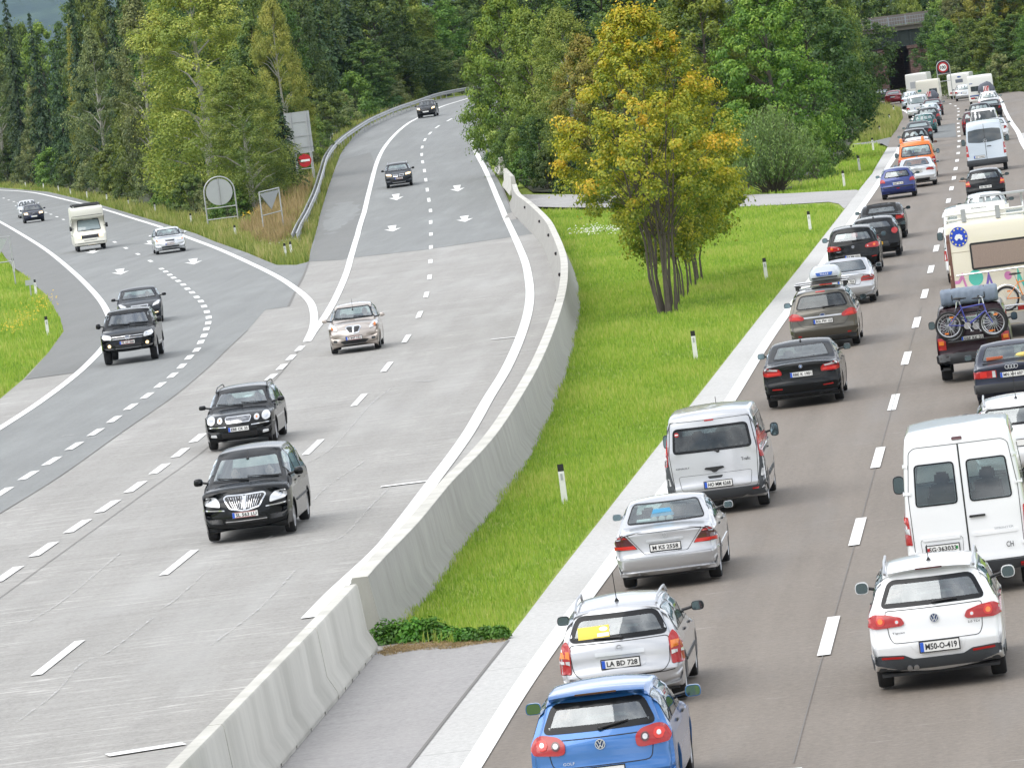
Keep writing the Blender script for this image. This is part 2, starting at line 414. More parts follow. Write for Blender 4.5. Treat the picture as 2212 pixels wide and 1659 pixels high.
o = sheet('road_repair_patch', PX((1995, 300), (2000, 278), (2063, 267), (2066, 297)), M_PATCH, 0.008, 8)
o = sheet('pull_off', PX((2196, 290), (2300, 420), (2500, 420), (2330, 272)), M_STRIP, 0.008, 20)
# --- painted lines
LW = MB()
def line_px(pts, width, k=5): ribbon(LW, resample(crm(PX(*pts), 8), 1.5), width, 0.020)
def pave(pl): return crm(PX(*pl), 6)
line_px(lw, 0.30)
line_px([(1972, 262), (1969, 252), (1955, 241), (1938, 236), (1916, 232), (1880, 229)], 0.25)
line_px([(2300, 455), (2250, 376), (2212, 315), (2199, 286), (2185, 266), (2172, 242), (2166, 226), (2159, 214), (2148, 203)], 0.3)
line_px([(-40, 458), (0, 480), (40, 503), (100, 541), (160, 590), (210, 641), (234, 680), (238, 705), (231, 740), (195, 782), (150, 822), (80, 874), (0, 926), (-60, 962)], 0.28)
line_px([(-60, 411), (0, 411.6), (72, 417), (157, 436), (220, 452), (285, 472), (346, 491), (398, 511), (472, 539), (535, 567), (598, 598), (642, 627), (669, 652), (678, 678), (677, 707), (664, 738)], 0.30)
line_px([(1040, 205), (1000, 217), (950, 233), (893, 261), (860, 285), (832, 317), (815, 350), (801, 400), (790, 446), (775, 498), (760, 550), (748, 592), (725, 645), (699, 690), (681, 712), (663, 740)], 0.30)
line_px([(1034, 274), (1024, 288), (1020, 308), (1031, 335), (1048, 367), (1064, 403), (1080, 441), (1097, 481), (1116, 522), (1134, 566), (1142, 603), (1145, 637), (1141, 673), (1131, 710), (1114, 755), (1090, 805), (1055, 862), (1018, 927), (985, 976), (937, 1040), (873, 1125), (825, 1184), (762, 1244), (719, 1284), (662, 1344)], 0.32)
def dash_px(pts, length, width, step=None):
    P = PX(*pts)
    for i, p in enumerate(P):
        a = P[max(i-1, 0)]; c = P[min(i+1, len(P)-1)]; t = (c-a); t.z = 0
        if (P[max(i-1, 0)]-p).length > 60 or (c-p).length > 60: t = (c-p) if (c-p).length < (p-a).length and i+1 < len(P) else (p-a); t.z = 0
        t.normalize()
        ribbon(LW, [p-t*length/2, p, p+t*length/2], width, 0.020)
D_R = [(1700, 1725), (1791, 1375), (1853, 1150), (1897, 990), (1931, 870), (1958, 775), (1980, 698), (1997.6, 636), (2011, 583), (2022.6, 538), (2032, 500), (2041, 466), (2049, 435), (2055.5, 408.5), (2060.7, 386), (2064.5, 366), (2067.6, 348), (2070, 332), (2071, 318), (2072, 306), (2072, 295), (2071, 285.5), (2070.4, 276.6), (2070, 268), (2069.8, 258.5), (2070, 250), (2071, 242), (2069.7, 235.7), (2064, 230), (2053, 225.5)]
dash_px(D_R, 5.3, 0.17*1.15)
D_M = [(1000, 246), (971, 260), (945, 275), (929, 289), (918, 303), (912, 319), (911, 335), (913, 351), (917, 370), (920, 390), (923, 411), (926.5, 433), (930, 456), (930.5, 481), (931, 507), (931, 535), (930, 566), (928, 600), (921, 638), (906, 681), (878, 733), (836, 794), (776, 865), (677, 967), (560, 1074), (388, 1216), (127, 1422)]
dash_px(D_M, 5.3, 0.19)
D_G = [(648, 754), (629, 773.5), (609, 794), (586, 816), (560, 838), (530, 862), (498, 889), (464, 918), (428, 947), (390, 979), (345, 1014), (293, 1053), (233, 1095), (168, 1138), (95, 1188), (17, 1242)]
dash_px(D_G, 3.3, 0.24)
D_B = [(349, 582), (358, 588), (367, 595), (375, 601), (385, 608), (396, 616), (405, 625), (415, 633), (425, 643), (434, 652), (441, 663), (447, 675), (451, 687), (450, 699), (446, 712), (441, 726), (434, 740), (425, 757), (409, 773), (393, 792), (373, 812), (346, 833), (318, 856), (283, 880), (247, 907), (207, 935), (161, 965), (112, 997), (62, 1028), (6, 1064)]
dash_px(D_B, 2.9, 0.24)
D_U = [(8, 429), (19, 433), (30, 436.5), (39, 440), (55, 444), (75, 451), (99, 460), (110, 464), (123, 469.5), (137, 475), (155, 483), (175, 491), (198, 501), (222, 512), (248, 524), (272, 537), (298, 550), (325, 565)]
dash_px(D_U, 4.0, 0.20)
def thin_px(a, c, w): ribbon(LW, [G(*a), (G(*a)+G(*c))/2, G(*c)], w, 0.020)
thin_px((823, 1053), (930, 1040), 0.35); thin_px((232, 1634), (398, 1608), 0.4); thin_px((1060, 735), (1118, 729), .3)
LW.obj('road_markings', M_LINE, smooth=False)['kind'] = 'structure'
FD = MB()
def fade_px(pts, w):
    P = PX(*pts); ribbon(FD, P, w, 0.018)
fade_px([(118, 957), (190, 948), (265, 938)], .4); fade_px([(875, 986), (945, 978)], .25); fade_px([(895, 825), (940, 823)], .5); fade_px([(135, 943), (175, 938)], .5)
for sc in ([(30, 1570), (120, 1492), (175, 1440), (232, 1405), (290, 1372), (330, 1330)], [(345, 1322), (380, 1290), (440, 1245), (475, 1205)], [(560, 1180), (640, 1120), (700, 1062), (790, 990)], [(700, 1180), (745, 1150), (800, 1100), (850, 1040)], [(655, 1010), (720, 960), (800, 880), (850, 830)], [(60, 1350), (140, 1290), (260, 1200)], [(455, 1400), (560, 1310), (640, 1236)]):
    ribbon(FD, crm(PX(*[(x, y+(6 if i % 2 else -4)) for i, (x, y) in enumerate(sc)]), 5), .05, .018)
def m_fade(t, b):
    b.inputs['Base Color'].default_value = (.50, .50, .49, 1); b.inputs['Roughness'].default_value = .7
    n = world_noise(t, 2.2, 8, .8); t.links.new(ramp(t, n, [(.46, (0, 0, 0)), (.62, (.8, .8, .8))]), b.inputs['Alpha'])
M_FADE = nodes_mat('faded_road_paint', m_fade)
FD.obj('faded_markings', M_FADE, smooth=False)['kind'] = 'structure'
# arrows (pointing at the viewer)
AR = MB()
def arrow_px(x, y, t=None, Ls=5.2, W=1.35):
    p = G(x, y); t = G(x+1, y+6)-G(x-1, y-6)
    if t is None: t = (G(x, y)-G(x+2, y-12)); 
    t = Vector((t.x, t.y, 0)).normalized(); n = Vector((-t.y, t.x, 0))
    def q(a, c): v = p+t*a+n*c; return (v.x, v.y, hgt(v.x, v.y)+0.020)
    AR.add([q(-Ls*.5, -W*.27), q(-Ls*.5, W*.27), q(Ls*.1, W*.15), q(Ls*.1, -W*.15)], [(0, 1, 2, 3)])
    AR.add([q(Ls*.02, -W/2), q(Ls*.5, 0), q(Ls*.02, W/2), q(Ls*.1, 0)], [(0, 1, 3), (1, 2, 3)])
for a in ((200, 544, Vector((.35, -1, 0))), (260, 588, Vector((.3, -1, 0))), (418, 566, Vector((.45, -1, 0))), (326, 525, Vector((.4, -1, 0))), (856, 427, Vector((-.03, -1, 0))), (848, 495, Vector((-.05, -1, 0))), (988, 408, Vector((.02, -1, 0))), (1004, 474, Vector((.02, -1, 0)))):
    arrow_px(a[0], a[1], a[2], 10.5 if a[0] < 600 else 9, .95)
AR.obj('road_arrows', M_LINE, smooth=False)['kind'] = 'structure'
# thin joints / tar seams
TS = MB()
def seam(pts, w=.05): ribbon(TS, crm(PX(*pts), 4), w, 0.016)
seam([(1714, 1650), (1760, 1480), (1826, 1250), (1876, 1068), (1915, 925), (1945, 820), (1970, 735), (1990, 665)], .012)
seam([(667, 566), (655, 598), (640, 627), (623, 663)], .1); seam([(623, 663), (573, 670)], .08)
seam([(535, 714), (488, 758), (453, 792), (378, 855), (264, 934), (132, 1028), (0, 1110)], .03)
seam([(772, 556), (920, 540), (1050, 520), (1128, 510)], .12); seam([(53, 821), (160, 806)], .12)
seam([(882, 1659), (990, 1520), (1098, 1384)], .05)
seam([(655, 745), (600, 815), (470, 950), (300, 1075), (120, 1205), (-10, 1300)], .02)
seam([(1085, 405), (1100, 440), (1118, 474)], .1)
TS.obj('road_seams', pmat('tar_seam', (0.17, 0.163, 0.155), .9), smooth=False)['kind'] = 'structure'
# ================================================================ barriers, rails, posts, signs, bridge
def m_barrier(t, b):
    n = world_noise(t, 0.8, 6, .65, (1, 1, .25)); n2 = world_noise(t, 9, 5, .7, (1, 1, .12))
    c = mixc(t, ramp(t, n, [(0.35, (0, 0, 0)), (0.7, (1, 1, 1))]), (0.42, 0.41, 0.37), (0.60, 0.585, 0.535))
    c = mixc(t, ramp(t, n2, [(0.55, (0, 0, 0)), (0.78, (.25, .25, .25))]), c, (0.30, 0.29, 0.265))
    t.links.new(c, b.inputs['Base Color']); b.inputs['Roughness'].default_value = .9
M_BARR = nodes_mat('barrier_concrete', m_barrier)
def m_cast(t, b):
    n = world_noise(t, 1.6, 7, .7, (1, 1, .35)); n2 = world_noise(t, 5, 6, .8, (1, 1, .3))
    c = mixc(t, ramp(t, n, [(0.3, (0, 0, 0)), (0.7, (1, 1, 1))]), (0.27, 0.262, 0.242), (0.38, 0.37, 0.345))
    c = mixc(t, ramp(t, n2, [(0.5, (0, 0, 0)), (0.8, (.35, .35, .35))]), c, (0.20, 0.195, 0.18))
    t.links.new(c, b.inputs['Base Color']); b.inputs['Roughness'].default_value = .9
M_CAST = nodes_mat('cast_wall_concrete', m_cast)
M_BLACK = pmat('black_plastic', (0.012, 0.012, 0.013), .45)
M_WHITEP = pmat('white_post_plastic', (0.72, 0.72, 0.70), .5, noise=.12, nscale=8)
M_GALV = pmat('galvanised_steel', (0.42, 0.43, 0.44), .45, .5, noise=.15, nscale=3)
M_SIGNB = pmat('sign_back_aluminium', (0.40, 0.42, 0.43), .5, .3, noise=.08)
M_REFL = pmat('dark_reflector', (0.07, 0.02, 0.02), .4)
M_RED = pmat('sign_red', (0.45, 0.012, 0.02), .4); M_WHT = pmat('sign_white', (0.8, 0.8, 0.8), .4)
def sweep(b, path, prof, mi=0, closed=True, cap=True, base=None):
    """prof: list of (sideways, up); sideways positive = right of travel"""
    n = len(prof); vs = []
    for i, p in enumerate(path):
        t = path[min(i+1, len(path)-1)]-path[max(i-1, 0)]; t.z = 0; t.normalize(); r_ = Vector((t.y, -t.x, 0))
        for u, h in prof: v = p+r_*u; vs.append((v.x, v.y, p.z+h))
    fs = []
    for i in range(len(path)-1):
        for k in range(n if closed else n-1):
            fs.append((i*n+k, (i+1)*n+k, (i+1)*n+(k+1) % n, i*n+(k+1) % n))
    if closed and cap: fs += [tuple(range(n)), tuple((len(path)-1)*n+k for k in range(n-1, -1, -1))]
    b.add(vs, fs, mi)
def ground_path(px, up, step=2.0, k=6):
    P = [G(x, y, up) for x, y in px]; P = [Vector((p.x, p.y)) for p in P]
    P = resample([Vector((p.x, p.y, 0)) for p in crm(P, k)], step)
    for p in P: p.z = hgt(p.x, p.y)
    return P
WH = 1.08
wall_px = [(1111, 399), (1118, 417), (1141, 436), (1164, 456), (1185, 479), (1198, 504), (1210, 532), (1218, 560), (1219, 590), (1216, 620), (1209, 650), (1197, 688), (1176, 742), (1150, 797), (1112, 862), (1065, 932), (1022, 982), (966, 1038), (928, 1083), (893, 1125), (852, 1168), (812, 1208), (772, 1253)]
NJ = [(-.43, 0), (-.42, .06), (-.24, .34), (-.14, WH-.02), (-.125, WH), (.125, WH), (.14, WH-.02), (.24, .34), (.42, .06), (.43, 0)]
path = ground_path(wall_px, WH)
b = MB(); sweep(b, path, NJ); wall = b.obj('concrete_wall', M_CAST, ang=50)
tag(wall, 'long grey cast concrete barrier curving along the light carriageway beside the meadow', 'barrier')
cap = MB(); sweep(cap, path, [(-.135, WH+.003), (-.125, WH+.012), (.125, WH+.012), (.135, WH+.003)]); cap.obj('coping', M_BARR, wall)
for x, y in ((1131.4, 448.8), (1161.8, 479), (1183, 510), (1198, 550), (1206.4, 595.5), (1201.8, 650), (1184, 717)):
    p = G(x, y, .80); q = min(path, key=lambda v: (Vector((v.x-p.x, v.y-p.y))).length); i = path.index(q)
    t = (path[min(i+1, len(path)-1)]-path[max(i-1, 0)]).normalized(); r_ = Vector((t.y, -t.x, 0))
    b = MB(); c = q - r_*.17*(-1 if (p-q).dot(r_) > 0 else 1)
    side = -1 if (path[0]-path[-1]).dot(Vector((0, 1, 0))) > 0 else 1
    c = q + r_*.20; b.box((c.x, c.y, hgt(q.x, q.y)+.8), (.10, .32, .13), rz=math.atan2(t.y, t.x)-math.pi/2)
    b.box((c.x, c.y, hgt(q.x, q.y)+.8), (.13, .22, .07), 1, rz=math.atan2(t.y, t.x)-math.pi/2)
    b.obj('reflector', [M_BLACK, M_REFL], wall)
# precast blocks
def precast(p0, p1, label, h=WH+.03, gapn=6):
    d = (p1-p0); L = d.length; o = empty('concrete_barrier_block', ((p0.x+p1.x)/2, (p0.y+p1.y)/2, hgt(p0.x, p0.y)), math.atan2(d.y, d.x)-math.pi/2)
    tag(o, label, 'barrier', 'precast barrier blocks')
    b = MB(); ys_ = [-L/2+.03, -L/2+.07] + [-L/2+.05+(L-.1)*i/8 for i in range(1, 8)] + [L/2-.07, L/2-.03]
    prof = [(-.31, .07), (-.30, .13), (-.175, .36), (-.115, h-.04), (-.09, h), (.09, h), (.115, h-.04), (.175, .36), (.30, .13), (.31, .07)]
    vs = []
    for j, y in enumerate(ys_):
        k = .97 if j in (0, len(ys_)-1) else 1
        vs += [(u*k, y, v) for u, v in prof]
    n = len(prof); fs = [(i*n+q, (i+1)*n+q, (i+1)*n+(q+1) % n, i*n+(q+1) % n) for i in range(len(ys_)-1) for q in range(n)] + [tuple(range(n)), tuple((len(ys_)-1)*n+q for q in range(n-1, -1, -1))]
    b.add(vs, fs); b.obj('block_body', M_BARR, o, ang=30)
    b = MB(); seg = L/gapn
    for i in range(gapn): b.box((0, -L/2+seg*(i+.5), .034), (.60, seg-.16, .068))
    b.obj('foot', M_BARR, o)
    return o
bp = [G(x, y, WH+.03) for x, y in ((758, 1262), (668, 1357), (464, 1565), (318, 1712), (193, 1838))]
bp = [Vector((p.x, p.y, 0)) for p in bp]
print('block lengths', [round((a-c).length, 2) for a, c in zip(bp, bp[1:])])
for (a, c), l in zip(zip(bp, bp[1:]), ('pale precast barrier block next to the end of the grey wall by the weeds', 'pale precast barrier block second from the weeds with open joint gap', 'pale precast barrier block cut by the lower edge of the picture', 'pale precast barrier block lowest left below the white cross line')):
    if l.startswith('pale precast barrier block lowest'): continue
    precast(a, c, l)
e1 = [G(x, y, WH) for x, y in ((1073, 334), (1084, 352), (1091, 365), (1109, 396))]
precast(e1[0], e1[1], 'far end precast barrier block joined to the steel rail on the ramp', gapn=3); precast(e1[2], e1[3], 'precast barrier block between the far end block and the grey curved wall', gapn=3)
# steel guard rails
WB = [(0, .42), (.06, .46), (.06, .53), (.0, .57), (.0, .60), (.06, .64), (.06, .71), (0, .75), (-.012, .75), (.045, .70), (.045, .65), (-.012, .61), (-.012, .56), (.045, .52), (.045, .47), (-.012, .42)]
def guard(px, label, flip=1, up=.75, double=True, spacing=4.0):
    P = ground_path(px, up, 2.0); o = empty('guard_rail', P[0]); tag(o, label, 'guard rail')
    P2 = [p-P[0] for p in P]
    b = MB(); sweep(b, P2, [(u*flip, v) for u, v in WB]); b.obj('beam', M_GALV, o, ang=60)
    if double:
        b = MB(); sweep(b, P2, [(u*flip*-1-.22*flip, v) for u, v in WB]); b.obj('beam', M_GALV, o, ang=60)
    for p in resample(P2, spacing)[:100]:
        b = MB(); b.box((p.x, p.y, p.z+.33), (.08, .12, .70)); b.obj('post', M_GALV, o)
    return o
guard([(1180, 168), (1100, 177), (1045, 184), (992, 192), (948, 201), (900, 217), (853, 233), (809, 252), (771, 274), (740, 296), (718, 318), (705, 340), (696, 371), (683, 412), (667.5, 447), (649, 481.5), (639, 504)], 'long steel guard rail sweeping up the left side of the ramp', -1)
guard([(1040, 268), (1046, 290), (1054, 312), (1066, 334)], 'short steel guard rail joining the barrier blocks on the right of the ramp', 1, double=False)
guard([(1880, 178), (1912, 178), (1943, 176), (1985, 172)], 'steel guard rail at the foot of the bridge behind the red saloon', 1, double=False)
# weeds by the wall end are made with the plants
# delineator posts
def post_mesh():
    b = MB(); pr = lambda z, k=1.0: [(-.06*k, -.045, z), (.06*k, -.045, z), (.035*k, .055, z), (-.035*k, .055, z)]
    q = [(0, 1, 2, 3)]
    def seg(z0, z1, mi, k0=1, k1=1, dz=0):
        vs = pr(z0, k0)+pr(z1, k1)
        if dz: vs[6] = (vs[6][0], vs[6][1], vs[6][2]-dz); vs[7] = (vs[7][0], vs[7][1], vs[7][2]-dz)
        b.add(vs, [(0, 1, 5, 4), (1, 2, 6, 5), (2, 3, 7, 6), (3, 0, 4, 7), (3, 2, 1, 0), (4, 5, 6, 7)], mi)
    seg(0, .72, 0, 1.05, 1.0); return b.mesh('post_body', smooth=False), (lambda: (b.__init__(), seg(.72, .88, 0, 1.06, 1.02, .04), b.mesh('post_cap', smooth=False))[2])()
PB, PC = post_mesh(); PB.materials.append(M_WHITEP); PC.materials.append(M_BLACK)
b = MB(); b.box((0, -.05, .60), (.045, .012, .14)); PRF = b.mesh('reflector', smooth=False); PRF.materials.append(M_SIGNB)
def del_post(px, py, label, tilt=0.0, h=1.0):
    p = G(px, py); o = empty('delineator_post', p, 0); o.rotation_euler = (0, tilt, rnd.uniform(-.2, .2)); o.scale = (1, 1, h)
    tag(o, label, 'post', 'white delineator posts')
    for n_, m_ in (('post_body', PB), ('post_cap', PC), ('reflector', PRF)):
        c = bpy.data.objects.new(n_, m_); COL.objects.link(c); c.parent = o
for x, y, l in ((1221, 1088, 'nearest white post with black cap on the meadow edge left of the silver van'), (1504, 777, 'white post with black cap on the meadow edge left of the black saloon'), (1656, 607, 'white post with black cap on the meadow edge left of the roof box car'), (1751, 498, 'white post with black cap on the meadow just below the driveway'),
                (1824, 403, 'white post on the verge just above the driveway mouth'), (1857, 368, 'white post on the verge level with the dark blue hatchback roof'), (1887, 325, 'white post on the verge level with the orange van, just below the field path'), (1902, 296, 'white post on the rough grass just above the field path'), (1923, 268, 'white post on the rough grass, second above the field path'), (1932, 248, 'white post near the tip of the rough grass, third above the field path'),
                (56, 406, 'white post at the wood edge furthest left in the picture'), (95, 410, 'white post at the wood edge, second from the left of the picture'), (127, 415.4, 'white post at the wood edge, third from the left of the picture'), (153, 422.6, 'white post at the wood edge, fourth from the left of the picture'), (189, 429, 'white post at the wood edge straight above the motorhome roof'), (232, 437, 'white post at the wood edge up and right of the motorhome roof'), (279, 450, 'white post at the wood edge midway between motorhome and silver estate'), (336, 461, 'white post at the wood edge above the silver estate roof'), (414, 487, 'white post just right of the silver estate, left of the round sign back'), (510, 516, 'white post below the round sign back at its right leg'),
                (618, 560, 'left one of the paired white posts at the tip of the gore'), (631, 556, 'right one of the paired white posts at the tip of the gore'), (104, 726, 'largest white post on the left grass, nearest the asphalt edge'), (79, 639, 'white post on the left grass beside the small plate sign'), (31, 588, 'white post on the left grass just under the triangle sign frame'), (2205, 190, 'white post on the far grass at the right edge of the picture')):
    del_post(x, y, l, h=.92)
# sign frames
def pipe(b, pts, r=.03, mi=0, n=8): b.tube(pts, r, n, mi)
def round_sign(p, h, r, label, face=None, rz=0.0, wd=None):
    o = empty('traffic_sign', p, rz); tag(o, label, 'road sign'); wd = wd or r+.13
    zc = h-r-.14; b = MB()
    arc = [(wd*math.cos(q), 0, zc+ (wd)*math.sin(q)) for q in [math.pi*i/14 for i in range(15)]]
    pipe(b, [(wd, 0, 0)]+arc+[(-wd, 0, 0)], .045); fr = b.obj('frame', M_GALV, o)
    for z in (zc-r-.14, zc-r-.85):
        b = MB(); pipe(b, [(-wd, .0, z), (wd, 0, z)], .035); b.obj('crossbar', M_GALV, o)
    b = MB(); b.lathe([(0, -.02), (r, -.02), (r, .02), (0, .02)], 'y', (0, 0.03, zc), 36); b.obj('disc', M_SIGNB if face is None else M_RED, o, ang=30)
    if face is None:
        b = MB(); pipe(b, [(0, -.03, zc-r), (0, -.03, zc+r)], .028); b.obj('back_rib', M_GALV, o)
    return o, zc
round_sign(G(484, 494), 3.35, .85, 'back of a round sign on an arched pipe frame above the gore tip', rz=R(4))
def disc_on(o, zc, r, y, mat, name, inner=0):
    b = MB(); b.lathe([(inner, y), (r, y), (r, y-.012), (inner, y-.012)], 'y', (0, 0, zc), 36); return b.obj(name, mat, o, ang=30)
def triangle_back(pl, pr_, h, label):
    d = pr_-pl; L = d.length; o = empty('traffic_sign', (pl+pr_)/2, math.atan2(d.y, d.x)); tag(o, label, 'road sign')
    b = MB(); pipe(b, [(-L/2, 0, 0), (-L/2, 0, h), (L/2, 0, h), (L/2, 0, 0)], .04); pipe(b, [(-L/2, 0, h-1.35), (L/2, 0, h-1.35)], .03); b.obj('frame', M_GALV, o)
    b = MB(); T = [(-L/2+.12, h-.1), (L/2-.12, h-.1), (0, h-1.12)]
    b.add([(x, y, z) for y in (-.02, .02) for x, z in T], [(0, 1, 2), (5, 4, 3), (0, 3, 4, 1), (1, 4, 5, 2), (2, 5, 3, 0)]); b.obj('triangle_plate', M_SIGNB, o, smooth=False)
triangle_back(G(573, 520), G(615, 506), 2.75, 'back of a give way triangle in a square pipe frame beside the guard rail end')
p = G(34, 614); triangle_back(p+Vector((-1.55, -.15, 0)), p, 2.6, 'back of a triangle sign in a pipe frame at the left edge above the grass')
o = empty('marker_sign', G(68, 642), 0); tag(o, 'small grey plate on a single pole on the left grass beside a white post', 'road sign')
b = MB(); pipe(b, [(0, 0, 0), (0, 0, .72)], .035); b.obj('pole', M_GALV, o); b = MB(); b.box((0, -.04, .72), (.42, .03, .26)); b.obj('plate', M_SIGNB, o, smooth=False)
o = empty('marker_sign', G(716, 313), 0); tag(o, 'tiny grey plate on a pole behind the ramp guard rail', 'road sign')
b = MB(); pipe(b, [(0, 0, 0), (0, 0, 1.0)], .03); b.obj('pole', M_GALV, o); b = MB(); b.box((0, -.04, .95), (.5, .03, .3)); b.obj('plate', M_SIGNB, o, smooth=False)
# no-entry sign
pl, pr_ = G(650, 402), G(684, 384)
p = G(665, 397); s_ = FPX/p.y
o = empty('no_entry_sign', p, 0); tag(o, 'red round no entry sign with white bar beside the ramp guard rail', 'road sign')
b = MB(); pipe(b, [(-.55, 0, 0), (-.55, 0, 2.15), (.55, 0, 2.15), (.55, 0, 0)], .035); pipe(b, [(-.55, 0, 1.05), (.55, 0, 1.05)], .03); b.obj('frame', M_GALV, o)
disc_on(o, 1.62, .46, -.04, M_RED, 'disc'); b = MB(); b.box((0, -.062, 1.62), (.70, .012, .15)); b.obj('white_bar', M_WHT, o, smooth=False)
# big board seen from behind
p = G(653, 398)+Vector((.2, 3.5, 0)); o = empty('direction_board', p, R(-3)); tag(o, 'large grey direction board seen from behind, partly covered by spruce branches', 'road sign')
b = MB(); b.box((-.1, 0, 3.55), (1.8, .06, 2.9)); b.obj('board', M_SIGNB, o, smooth=False)
for x in (-.55, .55):
    b = MB(); b.box((x, -.08, 2.5), (.10, .08, 5.0)); b.obj('pole', M_GALV, o, smooth=False)
for z in (2.5, 3.3, 4.3):
    b = MB(); b.box((-.1, -.06, z), (1.76, .04, .05)); b.obj('rib', M_GALV, o, smooth=False)
# ---------------- text
TXT = {}
def text_mesh(s, size=1.0, bold=0.0, ext=0.002):
    key = (s, bold)
    if key not in TXT:
        c = bpy.data.curves.new('txt', 'FONT'); c.body = s; c.align_x = 'CENTER'; c.align_y = 'CENTER'; c.size = 1; c.offset = bold; c.resolution_u = 2
        o = bpy.data.objects.new('txt', c); COL.objects.link(o)
        dg = bpy.context.evaluated_depsgraph_get(); me = bpy.data.meshes.new_from_object(o.evaluated_get(dg)); bpy.data.objects.remove(o)
        a = np.zeros(len(me.vertices)*3); me.vertices.foreach_get('co', a); a = a.reshape(-1, 3)
        TXT[key] = (a, [tuple(p.vertices) for p in me.polygons])
    return TXT[key]
def text_obj(s, parent, loc, width=None, height=None, mat=None, face='-y', name='lettering', bold=0.012, rot=None):
    a, fs = text_mesh(s, bold=bold)
    x0, x1, y0, y1 = a[:, 0].min(), a[:, 0].max(), a[:, 1].min(), a[:, 1].max()
    sx = width/(x1-x0) if width else None; sy = height/(y1-y0) if height else None
    sx = sx or sy; sy = sy or sx
    X = (a[:, 0]-(x0+x1)/2)*sx; Z = (a[:, 1]-(y0+y1)/2)*sy
    sg = 1 if face == '-y' else -1
    me = bpy.data.meshes.new(name); me.from_pydata([(x*sg, 0, z) for x, z in zip(X, Z)], [], fs); me.materials.append(mat or M_BLACK); me.update()
    o = bpy.data.objects.new(name, me); COL.objects.link(o); o.parent = parent; o.location = loc
    if rot: o.rotation_euler = rot
    return o
# speed limit sign
p = GY(2046, 600)
o, zc = round_sign(p, 4.05, .52, 'round red and white 100 speed limit sign behind the caravans', face=1)
disc_on(o, zc, .37, -.022, M_WHT, 'white_face'); text_obj('100', o, (0, -.045, zc), .56, .34, M_BLACK, name='digits', bold=.03)
b = MB(); b.box((0, .055, zc), (1.25, .012, 1.35)); b.obj('backing_panel', M_BLACK, o, smooth=False)
# ---------------- bridge
def m_stone(t, b):
    c0 = t.nodes.new('ShaderNodeTexCoord'); br = t.nodes.new('ShaderNodeTexBrick'); br.inputs['Scale'].default_value = 1.2
    br.inputs['Color1'].default_value = (.10, .06, .05, 1); br.inputs['Color2'].default_value = (.16, .095, .08, 1); br.inputs['Mortar'].default_value = (.07, .05, .045, 1); br.inputs['Mortar Size'].default_value = .03
    mpn = t.nodes.new('ShaderNodeMapping'); mpn.inputs['Rotation'].default_value = (R(90), 0, 0)
    t.links.new(c0.outputs['Object'], mpn.inputs[0]); t.links.new(mpn.outputs[0], br.inputs[0]); t.links.new(br.outputs[0], b.inputs['Base Color']); b.inputs['Roughness'].default_value = .95
M_STONE = nodes_mat('red_brown_masonry', m_stone)
M_FASC = pmat('bridge_fascia_concrete', (.15, .135, .12), .9, noise=.3, nscale=1.2); M_GIRD = pmat('green_grey_steel_girder', (.018, .028, .024), .7, noise=.3)
M_IRON = pmat('grey_painted_railing', (.22, .24, .27), .6)
BY = 690.0
def zat(px, py, Y): return HC + ray(px, py).z*Y
P0 = GY(1880, BY, zat(1880, 66, BY)); P1 = GY(2010, BY, zat(2010, 47, BY)); zt = (P0.z+P1.z)/2
xa, xb = P0.x-12, P1.x+1; gz = hgt(P0.x, BY)
br = empty('road_bridge', ((xa+xb)/2, BY, gz)); tag(br, 'old bridge with steel girders and red brown stone piers over the far road', 'bridge')
ox, oy = (xa+xb)/2, BY
b = MB(); b.box((0, 5, zt-gz-.25), (xb-xa, 10, .55)); b.box((0, -.15, zt-gz+.03), (xb-xa, .5, .12)); b.obj('deck', M_FASC, br)
for k, y in enumerate((.5, 3.5, 6.5, 9.5)):
    b = MB(); b.box((0, y, zt-gz-1.45), (xb-xa, .25, 1.82)); 
    for i in range(12): b.box((-(xb-xa)/2+2+i*(xb-xa-4)/11, y-.2, zt-gz-1.45), (.18, .16, 1.80))
    b.obj('girder', M_GIRD, br, smooth=False)
xp = GY(1978, BY, 2).x-ox; xl = GY(1902, BY, 2).x-ox
b = MB(); b.box((xp, 5.3, (zt-gz-2.45)/2), (1.35, 10.4, zt-gz-2.5)); b.box((xp, 5.2, zt-gz-2.5), (1.75, 10.9, .35)); b.obj('stone_pier', M_STONE, br, smooth=False)
b = MB(); b.box((xp+1.25, 6.4, (zt-gz-.6)/2), (1.2, 11.5, zt-gz-.6)); b.obj('abutment', M_STONE, br, smooth=False)
b = MB(); b.box((xl-.6, 5.5, (zt-gz-2.5)/2), (2.6, 10.6, zt-gz-2.5)); b.obj('abutment', M_STONE, br, smooth=False)
b = MB(); b.box(((xl+xp)/2, 10.9, (zt-gz-.6)/2), (xp-xl+4, .5, zt-gz-.6)); b.obj('shade_backing', M_STONE, br, smooth=False)  # wall added at the back so the opening under the deck goes dark
b = MB()
for z in (.95, .55, .12): b.box((0, 0, zt-gz+.06+z), (xb-xa, .06, .06))
for i in range(int((xb-xa)/.3)): b.box((-(xb-xa)/2+.15+i*.3, 0, zt-gz+.55), (.035, .035, .92))
for i in range(int((xb-xa)/2)): b.box((-(xb-xa)/2+.15+i*2, 0, zt-gz+.62), (.12, .12, 1.1))
b.obj('railing', M_IRON, br, smooth=False)
b = MB(); b.box((0, 9.6, zt-gz+.75), (xb-xa, .2, 1.1)); b.obj('parapet', M_FASC, br, smooth=False)
